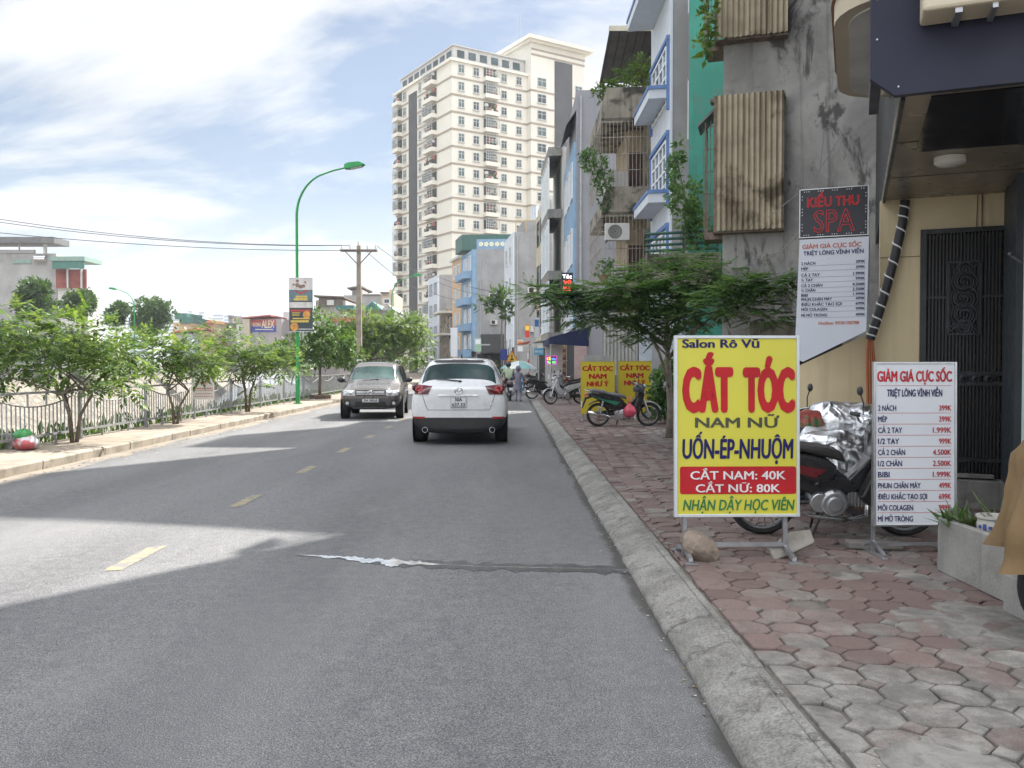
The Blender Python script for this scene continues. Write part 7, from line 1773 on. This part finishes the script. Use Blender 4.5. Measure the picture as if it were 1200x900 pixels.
# spa light box and the banner under it, hung on the corner of the yellow house
def spa_signs():
    Y = 9.0; rz = R(-22); ax = Vector((math.cos(rz), math.sin(rz), 0))
    def on(px, py):
        r = ray(px, py); o_ = at(1019, 300, Y); nrm = Vector((math.sin(-rz), math.cos(rz), 0)); q = (o_ - Vector((0, 0, H))).dot(nrm) / r.dot(nrm); return Vector((0, 0, H)) + r * q
    BL, TR = on(936.5, 279), on(1018.5, 216); w = (Vector((TR.x, TR.y, 0)) - Vector((BL.x, BL.y, 0))).length; zt = (on(937, 223).z + TR.z) / 2; zb = (BL.z + on(1018, 276).z) / 2; h_ = zt - zb
    t = T('spa_light_sign', 'black light box sign with red outlined lettering on the yellow house corner', 'sign', (BL.x, BL.y, zb), rz)
    MB().box(0, w, 0, .07, 0, h_).build('box', pm('black sign face', (.012, .014, .022), .35), t); frame_bars(t, w, h_, .012, -.006, .074, alu)
    led = emit('red led', (.62, .025, .03), .16)
    def outline(s, x0, x1, z0, z1, name):
        V, Fc = glyphs(s, 0, 0); ed = {}
        for f in Fc:
            for i in range(len(f)):
                e = (f[i], f[(i + 1) % len(f)]); k = tuple(sorted(e)); ed[k] = ed.get(k, 0) + 1
        xa, xb = min(v[0] for v in V), max(v[0] for v in V); za, zc = min(v[1] for v in V), max(v[1] for v in V); b = MB()
        q = lambda v: Vector((x0 + (v[0] - xa) / (xb - xa) * (x1 - x0), -.008, z0 + (v[1] - za) / (zc - za) * (z1 - z0)))
        for (i, j), c in ed.items():
            if c == 1:
                A_, B_ = q(V[i]), q(V[j]); nn = max(1, int((B_ - A_).length / .013))
                for k in range(nn): b.tube([A_.lerp(B_, (k + .15) / nn), A_.lerp(B_, (k + .75) / nn)], .0034, 4, cap=True)
        b.build(name, led, t)
    outline('KIỀU THU', w * .12, w * .86, h_ * .62, h_ * .93, 'lettering'); outline('SPA', w * .22, w * .80, h_ * .10, h_ * .55, 'lettering')
    b = MB()
    for k in range(26):
        for z in (.03, h_ - .03):
            if k % 6 < 3: x = .05 + k * (w - .1) / 25; b.box(x - .004, x + .004, -.008, 0, z - .004, z + .004)
    for k in range(12):
        for x in (.03, w - .03):
            if k % 5 < 3: z = .08 + k * (h_ - .16) / 11; b.box(x - .004, x + .004, -.008, 0, z - .004, z + .004)
    b.build('led_dots', white_paint, t)
    # banner with a cut corner following the stair wall
    P_ = [on(937, 281), on(1018.5, 277), on(1015, 388), on(941, 424), on(931, 420)]
    o_ = P_[0]; t2 = T('price_banner', 'white price banner with slanted bottom edge hanging below the black light sign', 'banner', (o_.x, o_.y, o_.z), rz)
    loc = [((Vector((p.x - o_.x, p.y - o_.y, 0))).dot(ax), p.z - o_.z) for p in P_]
    b = MB(); b.prism(loc, .0, .006); b.build('sheet', pm('white banner vinyl', (.56, .59, .66), .5, 0, .03, 2), t2)
    def L(px, py): p = on(px, py); return (Vector((p.x - o_.x, p.y - o_.y, 0))).dot(ax), p.z - o_.z
    def tx(s, m, px0, px1, pyb, cap, align='l', **k):
        x0, z0 = L(px0, pyb); x1, _ = L(px1, pyb); text(t2, s, m, x0 if align == 'l' else x1, z0, cap, y=-.003, align=align, w=None if k.get('maxw') else (x1 - x0), **k)
    kx = lambda px: 925 + px / 4.74; ky = lambda py: 210 + py / 4.737
    tx('GIẢM GIÁ CỰC SỐC', M_orgink, kx(72), kx(400), ky(388), .045, bold=.03); tx('TRIỆT LÔNG VĨNH VIỄN', M_navyink, kx(78), kx(412), ky(424), .043, bold=.025)
    b = MB()
    for z in (392,): pass
    rows = [('2 NÁCH', '399K'), ('MÉP', '399K'), ('CẢ 2 TAY', '1.999K'), ('½ TAY', '999K'), ('CẢ 2 CHÂN', '4.500K'), ('½ CHÂN', '2.500K'), ('BIBI', '1.999K'), ('PHUN CHÂN MÀY', '499K'), ('ĐIÊU KHẮC TẠO SỢI', '699K'), ('MÔI COLAGEN', '999K'), ('MÍ MỞ TRÒNG', '499K')]
    yz = [475, 505, 540, 568, 599, 626, 653, 677, 705, 733, 766]
    for (l, r), y in zip(rows, yz):
        x0, z0 = L(kx(66), ky(y)); x1, z1 = L(kx(422), ky(y - 10)); zz = (z0 + z1) / 2
        text(t2, l, M_navyink, x0, zz, .03, y=-.003, bold=.02, maxw=len(l) * .024); text(t2, r, M_navyink, x1, zz, .03, y=-.003, bold=.02, align='r', maxw=len(r) * .024)
        b.box(x0, x1, -.002, -.0004, zz - .012, zz - .009)
    b.build('rule', pm('grey rule line', (.25, .26, .30), .6), t2)
    tx('Hotline: 0938188788', M_orgink, kx(162), kx(388), ky(808), .034, bold=.02)
    b = MB(); b.tube([(w + .0, .03, .0), (w + .0, .03, -.9)], .012, 6); b.build('hanging_bar', steel, t2)
spa_signs()

# concrete planter with pots and step
def planter():
    A = gp(1098, 668, .124); zt = zat(606, A.y); x0, y1 = A.x, A.y
    t = T('planter', 'low grey concrete planter box with a step at the right edge', 'planter', (x0, y1, .124)); h_ = zt - .124
    b = MB()
    y0 = -1.02
    b.prism([(0, 0), (.06, 0), (.06, h_), (0, h_)], y0, 0); b.box(.06, 1.6, -.06, 0, 0, h_ - .001); b.box(.06, 1.6, y0, y0 + .06, 0, h_ - .001); b.build('wall', pm('smooth planter cement', (.285, .28, .265), .88, 0, .16, 2, .35, 45, stains=((.17, .165, .155), 2.2, .5, .72), streak=((.13, .125, .12), .5)), t, bevel=.008)
    MB().box(.06, 1.6, y0 + .06, -.06, 0, h_ - .09).build('soil', pm('planter soil', (.05, .042, .035), .95, 0, .4, 12, .6, 40), t)
    MB().box(-.12, 1.4, y0 - .62, y0 - .002, 0, h_ * .60).build('step', MATS['smooth planter cement'], t, bevel=.01)
    return x0, y1, zt
PX, PYY, PZ = planter()
AL = dict(kind='clump', n=8, spread=.02, ll=.22, lw=.022, flat=.3, up=.5)
def spiky(name, label, loc, n, l, lm, w=.02, cat='plant'):
    b = MB()
    for _ in range(n):
        a = rnd.uniform(0, 6.3); e = rnd.uniform(.4, 1.3); d = Vector((math.cos(a) * math.cos(e), math.sin(a) * math.cos(e), math.sin(e))); L_ = l * rnd.uniform(.6, 1.1); s = d.cross(Vector((0, 0, 1))).normalized() * w; p = Vector((rnd.gauss(0, .05), rnd.gauss(0, .05), 0))
        q = p + d * L_ * .5; e_ = p + d * L_ + Vector((d.x, d.y, -.3)) * L_ * .2
        b.add([p - s * .7, p + s * .7, q + s, q - s, e_], [(0, 1, 2, 3), (3, 2, 4)])
    o = b.build(name, lm, fix=False); o.location = loc; return tag(o, label, cat)
lf_pale = leaf_mat('dusty green leaves', (.05, .08, .035), (.10, .14, .065), (.17, .20, .11), .25)
p = at(1135, 590, PYY - .20); spiky('aloe_plant', 'spiky pale green plant in the planter beside the price board', (p.x, p.y, PZ - .10), 34, .30, lf_pale)
p = at(1118, 592, PYY - .08); spiky('leafy_plant', 'dark leafy low plant at the planter corner behind the price board edge', (p.x + .03, p.y, PZ - .09), 30, .22, lf_mid, .03)
p = at(1178, 575, PYY - .3); spiky('grassy_plant', 'tall grassy plant rising behind the painted flower pot', (p.x, p.y, PZ - .09), 26, .42, lf_pale, .012)
def flower_pot():
    p = at(1166, 606, PYY - .42); t = T('flower_pot', 'white flower pot with blue pattern standing in the concrete planter', 'flower pot', (p.x, p.y, PZ - .09))
    b = MB(); b.lathe([(0, 0), (.075, 0), (.105, .06), (.11, .12), (.10, .15), (.115, .16), (.115, .175), (.09, .175), (.085, .13), (0, .13)], n=24); b.build('pot', pm('white glazed pot', (.46, .45, .42), .4, 0, .06, 6), t, smooth=True)
    b = MB()
    for k in range(9): a = 3.3 + k * .33; M_ = Matrix.Rotation(a, 3, 'Z'); c = M_ @ Vector((.111, 0, .105)); b.obox(c, (.006, .022, .02 + .02 * (k % 2)), M_)
    b.build('blue_pattern', pm('blue glaze', (.05, .08, .30), .4), t)
flower_pot()

# foil sun covers over bikes behind the boards
from mathutils import noise as mnoise
def drape(name, label, cat, c, r, mat, hem, seed, amp=.05, freq=5, nu=72, nv=30, shape=None, rz=0, smooth=False):
    b = MB(); vs = []; fs = []
    for j in range(nv + 1):
        ph = math.pi / 2 * (1 - j / nv) ; 
        for i in range(nu):
            a = 2 * math.pi * i / nu; k = math.cos(ph) ** .75
            x, y, z = r[0] * k * math.cos(a), r[1] * k * math.sin(a), r[2] * (math.sin(ph) ** .8)
            if j / nv > .55:
                f = (j / nv - .55) / .45; wob = 1 + .10 * f * math.sin(a * 9 + seed) + .06 * f * math.sin(a * 17 + 2 * seed); x *= wob; y *= wob
                z = z * (1 - f) - f * hem * (1 + .12 * math.sin(a * 5 + seed))
            if shape: x, y, z = shape(x, y, z)
            p = Vector((x, y, z)); d = mnoise.noise(p * freq + Vector((seed, 0, 0))) * amp + mnoise.noise(p * freq * 2.7 + Vector((0, seed, 0))) * amp * .5
            n_ = Vector((x / r[0] ** 2, y / r[1] ** 2, max(.0, z) / r[2] ** 2)); n_ = n_.normalized() if n_.length > 1e-6 else Vector((0, 0, 1)); vs.append(p + n_ * d)
    for j in range(nv):
        for i in range(nu): i2 = (i + 1) % nu; fs.append((j * nu + i, j * nu + i2, (j + 1) * nu + i2, (j + 1) * nu + i))
    o = b.add(vs, fs).build(name, mat); o.location = c; o.rotation_euler.z = rz
    if smooth: o.data.polygons.foreach_set('use_smooth', [True] * len(o.data.polygons))
    return tag(o, label, cat)
def foil_mat():
    m, nt, N, L, P = new_mat('crumpled foil'); tc = N.new('ShaderNodeTexCoord'); P.inputs['Base Color'].default_value = (.70, .71, .73, 1); P.inputs['Metallic'].default_value = 1; P.inputs['Roughness'].default_value = .36
    vo = N.new('ShaderNodeTexVoronoi'); vo.inputs['Scale'].default_value = 8; L.new(noise_vec(N, L, tc), vo.inputs['Vector'])
    b = N.new('ShaderNodeBump'); b.inputs['Strength'].default_value = .55; b.inputs['Distance'].default_value = .03; L.new(vo.outputs['Distance'], b.inputs['Height']); L.new(b.outputs[0], P.inputs['Normal']); return m
def noise_vec(N, L, tc):
    n = N.new('ShaderNodeTexNoise'); n.inputs['Scale'].default_value = 4; L.new(tc.outputs['Object'], n.inputs['Vector'])
    a = N.new('ShaderNodeVectorMath'); a.operation = 'MULTIPLY_ADD'; a.inputs[1].default_value = (.5, .5, .5); L.new(n.outputs['Color'], a.inputs[0]); L.new(tc.outputs['Object'], a.inputs[2]); return a.outputs[0]
M_foil = foil_mat()
p = at(985, 520, 8.35); drape('foil_cover', 'silver foil sun cover heaped over a parked bike behind the price board', 'bike cover', (p.x + .1, 8.35, .75), (.52, .34, .50), M_foil, .12, 2.0, .06, 3, 96, 44)
p = at(960, 545, 7.95); drape('foil_cover', 'lower crumpled silver foil sun cover just above the dark red motorbike seat', 'bike cover', (p.x + .10, 7.95, .72), (.42, .26, .25), M_foil, .14, 5.0, .04, 4, 96, 44)
p = at(948, 487, 8.2); drape('red_cloth', 'small red and green cloth bundle beside the silver cover', 'cloth', (p.x, 8.2, zat(492, 8.2)), (.13, .1, .10), pm('red cloth', (.30, .06, .05), .8, 0, .4, 9, stains=((.05, .14, .06), 4, .5, .6)), .06, 1.0, .02, 9, 30, 12)
motorbike('covered motorbike under the silver foil sun cover', (3.32, 8.75, .124), R(178), P_blk, P_grey, seat_b)

# motorbike under a brown cover at the frame's right edge
def brown_cover():
    Y = gp(1195, 752, .124).y
    x0 = xat(1172, Y)
    motorbike('motorbike at the right edge mostly hidden by a brown cloth cover', (x0 + 1.02, Y + .08, .124), R(184), P_grey, P_grey, seat_b, lean=3)
    drape('brown_cover', 'brown cloth cover draped over the motorbike at the right edge', 'bike cover', (x0 + .86, Y + .03, .92), (.80, .43, .52), pm('brown canvas', (.185, .12, .056), .85, 0, .1, 2.5, .25, 18), .38, 4.0, .055, 3.0, 96, 40, shape=lambda x, y, z: (x * (1 - .10 * max(0, z)) , y, z), smooth=True)
brown_cover()

# two further yellow boards and a grey board behind the black bike
def small_board(label, px0, px1, pyt, Y, seed):
    a, c = at(px0, pyt, Y), at(px1, pyt, Y); w = c.x - a.x; h_ = a.z - .124 - .18
    t = T('small_salon_board', label, 'sign', (a.x, Y, .124)); pn = T('sign_panel', None, None); pn.parent = t; pn.location = (0, 0, .18)
    MB().box(.01, w - .01, 0, .02, .01, h_ - .01).build('face', pm('mustard sign vinyl', (.55, .44, .03), .45, 0, .05, 2), pn); frame_bars(pn, w, h_, .014, -.006, .026, pm('mustard frame', (.42, .34, .04), .5))
    k = w / 40.0
    for s, zz, ww in (('CẮT TÓC', 12.0, 36), ('NAM', 21.0, 21), ('NHƯ Ý', 30.0, 26)): text(pn, s, M_redink, w / 2, h_ - zz * k + .02, 5.4 * k, w=ww * k, y=-.004, align='c', bold=.065)
    b = MB()
    for x in (.04, w - .04): b.box(x - .014, x + .014, .03, .055, 0, h_); b.beam((x, -.18, .015), (x, .26, .015), .03, .03)
    b.build('stand_post', steel, t)
small_board('left one of two mustard yellow haircut boards behind the black motorbike', 680.5, 720.5, 423.5, 22.3, 1)
small_board('right one of two mustard yellow haircut boards, partly hidden by handlebars', 724.5, 763.5, 423.0, 22.8, 2)
a, c = at(684, 416, 24.0), at(716, 416, 24.0); t = T('grey_board', 'blank grey topped board standing just behind the left yellow haircut board', 'sign', (a.x, 24.0, .124)); w = c.x - a.x
MB().box(0, w, 0, .03, .2, a.z - .124).build('panel', pm('grey board', (.30, .31, .30), .6), t); b = MB(); b.box(.03, .06, .031, .06, 0, 1.2); b.box(w - .06, w - .03, .031, .06, 0, 1.2); b.build('stand_post', steel, t)
# pink plastic bag on the black bike
def bag(name, label, c, r, mat, seed, knot=True, cat='plastic bag'):
    t = T(name, label, cat, c); b = MB(); b.ball((0, 0, 0), r, 22, 14); vs = []
    for v in b.v:
        p = Vector(v); n_ = p.normalized(); top = max(0, p.z / r[2]); k = 1 - .62 * top ** 2
        vs.append((p.x * k + n_.x * .012 * mnoise.noise(p * 26 + Vector((seed, 0, 0))), p.y * k + n_.y * .012 * mnoise.noise(p * 26), p.z * (1 + .35 * top) + .01 * mnoise.noise(p * 20)))
    b.v = vs; b.build('bag', mat, t, smooth='all')
    if knot:
        b = MB()
        for s in (-1, 1): b.tube([(s * .01, 0, r[2] * 1.2), (s * .05, 0, r[2] * 1.7), (s * .02, .02, r[2] * 2.3)], [.018, .012, .008], 6)
        b.build('handle', mat, t, smooth='all')
    return t
p = at(738, 482, BIKE.y - .24); bag('plastic_bag', 'pink red plastic bag hanging from the black motorbike under the tree', (p.x, p.y, p.z), (.16, .10, .15), pm('pink bag plastic', (.52, .07, .12), .35, 0, .2, 9), 2)
# helmet on the black bike's bar
t = T('helmet', 'dark grey helmet hanging from the handlebar of the black motorbike under the tree', 'helmet', (BIKE.x + .33, BIKE.y - .27, BIKE.z + .90))
b = MB(); b.ball((0, 0, 0), (.14, .12, .125), 18, 12); b.v = [(x, y, max(z, -.07)) for x, y, z in b.v]; b.build('shell', pm('helmet shell', (.045, .05, .06), .3, 0, .1, 5), t, smooth=True)
b = MB(); b.lathe([(.121, -.07), (.131, -.066), (.131, -.05), (.122, -.05)], n=18, close=True); b.build('rim', black_pl, t)
# street shrubs behind the tree trunk
p = gp(772, 497, .124)
plant('shrub', 'leafy dark green shrub behind the street tree trunk', (p.x + .15, p.y + .1, .124), [((0, 0, .9), (.38, .35, .45), 80), ((-.1, 0, .45), (.35, .3, .35), 50), ((.15, 0, 1.35), (.25, .25, .25), 28)], dict(kind='clump', n=7, spread=.12, ll=.13, lw=.04, flat=.4, up=0), lf_mid, cat='shrub', stem=[[(0, 0, 0), (0, 0, .6), (.1, 0, 1.3)], [(.05, 0, 0), (-.1, 0, .8)]])
p = gp(784, 512, .124); b = MB(); b.lathe([(.16, 0), (.15, .10), (.10, .16), (.08, .17)], n=14); tag(b.build('trunk_collar', concrete), 'rough cement collar round the foot of the street tree', 'tree surround').location = (p.x, p.y, .124)
# shop clutter further down
t = T('navy_awning', 'navy cloth shop awning with hanging valance down the street', 'awning', (xat(690, 34), 34, 0))
w0 = xat(640, 40) - xat(690, 34)
b = MB(); b.prism([(0, zat(384, 34)), (-1.55, zat(397, 35)), (-1.55, zat(397, 35) + .03), (0, zat(384, 34) + .03)], 0, 5.5); b.build('top_sheet', M_navycloth, t)
b = MB(); b.box(-1.6, -1.56, 0, 5.5, zat(404, 35), zat(397, 35)); b.prism([(0, zat(384, 34)), (-1.55, zat(397, 35)), (-1.55, zat(404, 35)), (0, zat(406, 34))], -.03, -.005); b.build('valance', M_navycloth, t)
b = MB(); b.tube([(-1.5, .1, .12), (-1.5, .1, 2.6)], .03, 6); b.tube([(-1.5, 5.2, .12), (-1.5, 5.2, 2.6)], .03, 6); b.build('post', steel, t)
def led_sign(name, label, px0, px1, py0, py1, Y, rows, field, border=None):
    a, c = at(px0, py1, Y), at(px1, py0, Y); w, h_ = c.x - a.x, c.z - a.z
    t = T(name, label, 'sign', (a.x, Y, a.z)); MB().box(0, w, 0, .12, 0, h_).build('box', field, t)
    if border: frame_bars(t, w, h_, min(w, h_) * .06, -.012, .121, border)
    for s, m, x0, x1, z0, cap in rows: text(t, s, m, w * x0, h_ * z0, h_ * cap, w=w * (x1 - x0), y=-.015, bold=.04)
    b = MB(); b.box(w, w + .5, .04, .09, h_ * .4, h_ * .5); b.build('bracket', steel, t); return t
blk_face = pm('black led face', (.015, .012, .015), .5)
led_sign('hair_led_sign', 'tall black led sign with white and red words on the grey gable house', 658, 671.5, 319.5, 342, 40.5, [('Tóc', emit('white led', (.9, .9, 1), .9), .08, .9, .70, .20), ('Vũ', emit('red led glow', (1, .06, .05), .9), .15, .85, .38, .22), ('Rô', MATS['red led glow'], .15, .85, .06, .22)], blk_face)
led_sign('colour_led_sign', 'small led sign with coloured words and magenta border over the pavement shop', 640, 652.5, 417, 427, 38, [('Cắt', emit('yellow led', (1, .75, .1), .8), .08, .5, .5, .3), ('tóc', emit('blue led', (.1, .3, 1), .8), .52, .92, .5, .3), ('Nam Nữ', emit('green led', (.2, 1, .3), .7), .12, .88, .12, .26)], pm('dark red face', (.20, .02, .05), .5), emit('magenta led', (.7, .08, .6), .5))
t = T('white_booth', 'white shop booth with posted papers under the coloured led sign', 'kiosk', (xat(640, 39), 39, .12)); b = MB(); b.box(0, .75, 0, .6, 0, zat(404, 39) - .12); b.build('body', M_offwhite, t)
b = MB(); r2 = random.Random(5)
for k in range(5): x = .06 + .14 * k; z = r2.uniform(.5, 1.0); b.box(x, x + .12, -.006, 0, z, z + .22)
b.build('poster', white_paint, t)
b = MB(); b.prism([(-.5, zat(402, 39) - .12), (.8, zat(396, 39) - .12), (.8, zat(396, 39) - .07), (-.5, zat(402, 39) - .07)], -.2, .9); b.build('roof', M_zinc, t)
def panel_sign(name, label, px0, px1, py0, py1, Y, field, txt=None, tm=None, cat='sign', pole=None, th=.06):
    a, c = at(px0, py1, Y), at(px1, py0, Y); w, h_ = c.x - a.x, c.z - a.z
    t = T(name, label, cat, (a.x, Y, a.z)); MB().box(0, w, 0, th, 0, h_).build('panel', field, t)
    for i, (s, z, cap, ww) in enumerate(txt or []): text(t, s, tm, w / 2, h_ * z, h_ * cap, w=w * ww, y=-.006, align='c', bold=.03)
    if pole:
        z0 = .12 - a.z; MB().tube([(w / 2, th + .04, z0), (w / 2, th + .04, h_)], .04, 8).build('post', pole, t)
    return t
sb = pm('blue sign face', (.03, .18, .42), .5)
panel_sign('blue_shop_board', 'blue shop board standing under the pale parasol at the kerb', 604, 614, 429, 446, 47, sb, [('NHÀ', .62, .22, .8)], M_whtink, pole=None).location.z = .124 + .02
MB()
panel_sign('blue_shop_sign', 'small light blue shop fascia sign left of the white booth', 626, 637, 408, 416, 44, pm('light blue face', (.08, .30, .45), .5), [('NHÀ THUỐC', .35, .32, .85)], M_whtink, pole=steel)
panel_sign('parking_sign', 'dark blue street sign with white lines on a post beyond the white suv', 586, 594.5, 409, 422, 52, pm('deep blue face', (.03, .05, .22), .5), None, None, pole=steel)
def warning():
    p = at(600, 424, 60); t = T('warning_sign', 'yellow triangular road warning sign far down the street', 'road sign', (p.x, 60, p.z))
    b = MB(); b.prism([(-.48, 0), (.48, 0), (0, .82)], 0, .03); b.build('plate', pm('red sign edge', (.45, .06, .03), .5), t); b = MB(); b.prism([(-.38, .06), (.38, .06), (0, .70)], -.008, -.001); b.build('field', pm('sign yellow', (.62, .40, .02), .5), t)
    b = MB(); b.box(-.04, .04, -.014, -.009, .25, .5); b.box(-.12, .12, -.014, -.009, .12, .22); b.build('symbol', black_pl, t); b = MB(); b.tube([(0, .06, .1 - p.z), (0, .06, .7)], .04, 8); b.build('post', steel, t)
warning()
def parasol():
    p = at(608, 432, 45); t = T('parasol', 'pale teal and white parasol over the pavement far down the street', 'parasol', (p.x, 45, .124)); z = p.z - .124
    b = MB(); n = 8; vs = [(0, 0, z + .42)]; fs = []
    for ring, (r, dz) in enumerate(((.35, .36), (.7, .22), (.98, .0))):
        for k in range(n * 2): a = math.pi * k / n; rr = r * (1 if k % 2 == 0 else .96); vs.append((rr * math.cos(a), rr * math.sin(a), z + dz))
    m = n * 2
    for k in range(m): fs.append((0, 1 + k, 1 + (k + 1) % m))
    for q in range(2):
        for k in range(m): fs.append((1 + q * m + k, 1 + (q + 1) * m + k, 1 + (q + 1) * m + (k + 1) % m, 1 + q * m + (k + 1) % m))
    b.add(vs, fs); o = b.build('canopy', [pm('teal parasol cloth', (.20, .38, .38), .8), pm('white parasol cloth', (.55, .58, .56), .8)], t, fix=False)
    for i, pl in enumerate(o.data.polygons): pl.material_index = (i % m) // 2 % 2
    b = MB(); b.tube([(0, 0, 0), (0, 0, z + .45)], .02, 6); b.build('pole', steel, t)
parasol()
p = gp(612, 455, .124); t = T('striped_post', 'thin red and white road post at the kerb bend', 'post', (xat(619, 46), 46, .124))
for k in range(6): MB().tube([(0, 0, k * .35), (0, 0, k * .35 + .35)], .03, 8).build('band', pm('post red', (.45, .05, .04), .5) if k % 2 == 0 else white_paint, t)
panel_sign('vertical_shop_sign', 'tall white vertical shop sign with red marks far down the street', 528, 536, 384, 418, 105, M_signwhite, None, None, pole=None); 
# projecting boards and lean-to roofs that clutter the row of shops
def blade(label, px, py0, py1, Y, wpx, col, stripe, cat='sign'):
    a, c = at(px, py1, Y), at(px + wpx, py0, Y); w, h_ = c.x - a.x, c.z - a.z
    t = T('projecting_sign', label, cat, (a.x, Y, a.z)); MB().box(0, w, 0, .12, 0, h_).build('box', col, t); frame_bars(t, w, h_, min(w, h_) * .06, -.01, .122, steel)
    if stripe: MB().box(w * .12, w * .88, -.006, -.001, h_ * .55, h_ * .9).build('upper_field', stripe, t)
    MB().box(w, w + 1.0, .04, .09, h_ * .45, h_ * .55).build('bracket', steel, t)
blade('tall blue and white projecting board on the cream house', 626, 372, 396, 57, 6, M_signwhite, pm('board blue', (.04, .14, .40), .5))
blade('small red projecting board beside the grey white house', 615, 380, 396, 70, 6, pm('board red', (.38, .03, .03), .5), pm('board yellow', (.6, .45, .05), .5))
blade('pale green projecting board low on the blue house', 556, 396, 412, 96, 8, pm('board green', (.25, .42, .30), .5), M_signwhite)
blade('orange topped projecting board near the far warning sign', 606, 398, 412, 76, 7, M_signwhite, pm('board orange', (.55, .22, .03), .5))
def lean_to(label, px0, px1, py, Y, L_, mat):
    a, c = at(px0, py, Y), at(px1, py - 4, Y); w = c.x - a.x; t = T('lean_to_roof', label, 'awning', (a.x, Y, 0))
    MB().prism([(0, a.z), (w, c.z), (w, c.z + .05), (0, a.z + .05)], 0, L_).build('sheet', mat, t); b = MB(); b.box(0, w, -.02, 0, a.z - .12, a.z); b.build('edge_trim', M_offwhite, t)
    b = MB(); b.tube([(.06, .1, .12), (.06, .1, a.z)], .03, 6); b.tube([(.06, L_ - .1, .12), (.06, L_ - .1, a.z)], .03, 6); b.build('post', steel, t)
lean_to('pale grey lean-to roof left of the coloured led sign', 622, 640, 402, 50, 6, M_offwhite)
lean_to('rusty lean-to roof under the grey white house', 604, 622, 404, 66, 8, M_redroof)
t = T('red_stall_front', 'dark red shop front panel between the white booth and the pink pillar', 'shop front', (xat(655, 40.5), 40.6, .12)); MB().box(0, .35, 0, .05, 0, 2.6).build('panel', pm('dark red shutter', (.17, .03, .03), .6), t); b = MB()
for k in range(6): b.box(.03, .32, -.02, -.001, .4 + k * .36, .6 + k * .36)
b.build('shelf_goods', pm('mixed goods', (.30, .20, .10), .6, 0, .7, 9), t)
# hanging banana like plant in front of the grey white house
p = at(588, 360, 74); plant('tall_palm', 'tall thin leafy tree rising between the blue and grey white houses', (p.x, 74, .1), [((0, 0, p.z + .8), (.9, .8, .5), 22), ((-1.3, 0, p.z + .1), (.7, .6, .4), 14), ((.6, 0, p.z - .5), (.5, .5, .4), 10)], dict(kind='clump', n=6, spread=.3, ll=.7, lw=.11, flat=.4, up=.1), lf_round, cat='tree', stem=[[(0, 0, 0), (0, 0, p.z)], [(.3, 0, 0), (.3, 0, p.z - .5)]], sr=.07)
p = gp(585, 447); plant('kerb_bush', 'low green bush on the far kerb between signs', (xat(578, 60), 60, .1), [((0, 0, .9), (.9, .7, .8), 60)], SH, lf_left, cat='bush')

# notice on the railing, rubbish bag
Y = 22.0; a, c = at(226.5, 468, Y), at(250.5, 430.5, Y); w, h_ = c.x - a.x, c.z - a.z
t = T('railing_notice', 'white notice with red lettering tied to the canal railing', 'notice', (a.x, Y, a.z)); MB().box(0, w, 0, .012, 0, h_).build('sheet', pm('notice sheet', (.72, .70, .70), .5, 0, .04, 4), t)
for s, z, cap, ww, al in (('CẮT TÓC', .72, .11, .55, 'r'), ('Bảng giá', .52, .10, .62, 'c'), ('LẤY NGAY TẠI', .33, .10, .9, 'c'), ('CHỖ NÀY', .20, .06, .8, 'c')):
    pass
ri = pm('faded red print', (.50, .13, .12), .5)
text(t, 'TÓC', ri, w * .95, h_ * .72, h_ * .12, w=w * .40, y=-.003, align='r', bold=.04)
b = MB()
for z, x0, x1 in ((.53, .2, .85), (.48, .3, .7), (.33, .06, .94), (.28, .06, .94), (.17, .08, .92), (.09, .05, .95)): 
    x = x0
    while x < x1: l = rnd.uniform(.05, .12); b.box(w * x, w * min(x1, x + l), -.003, 0, h_ * z - .006, h_ * z + (.024 if z in (.53, .33) else .012)); x += l + .03
b.build('print_line', ri, t); b = MB()
for x in (.1, .9): b.tube([(w * x, -.003, h_ * .96), (w * x, .15, h_ * .98)], .006, 5)
b.build('tie', black_pl, t)
p = gp(25, 528, .15); t = bag('rubbish_bag', 'tied white and red rubbish bag with a green bag on top by the railing', (p.x, p.y + .15, .15 + .115), (.22, .18, .14), pm('white bag plastic', (.55, .52, .54), .4, 0, .15, 4, stains=((.48, .10, .11), 2.2, .47, .56)), 4, False, 'rubbish bag')
b = MB(); b.ball((-.05, 0, .14), (.15, .13, .10), 16, 10); b.v = [(v[0] + .02 * mnoise.noise(Vector(v) * 14), v[1], v[2] + .02 * mnoise.noise(Vector(v) * 17 + Vector((4, 0, 0)))) for v in b.v]; b.build('green_bag', pm('green bag plastic', (.06, .30, .09), .4, 0, .2, 7), t, smooth='all')
t = MB().box(-.16, .16, -.11, .11, 0, .26).build('concrete_block', concrete, bevel=.01); t.location = (p.x - .42, p.y + .3, .15); tag(t, 'small grey concrete block left of the rubbish bag', 'block')

# ================================================================== air between here and the skyline
def haze():
    m = bpy.data.materials.new('haze'); m.use_nodes = True; nt = m.node_tree; nt.nodes.clear()
    out = nt.nodes.new('ShaderNodeOutputMaterial'); v = nt.nodes.new('ShaderNodeVolumePrincipled'); v.inputs['Color'].default_value = (.86, .92, 1.0, 1); v.inputs['Density'].default_value = HAZE; v.inputs['Anisotropy'].default_value = .2
    nt.links.new(v.outputs[0], out.inputs['Volume'])
    o = MB().box(-1460, 910, -40, 1110, -4.3, 76).build('haze', m); tag(o, 'thin pale summer haze over the whole street and skyline', 'haze', kind='stuff')
HAZE = .00045
haze()
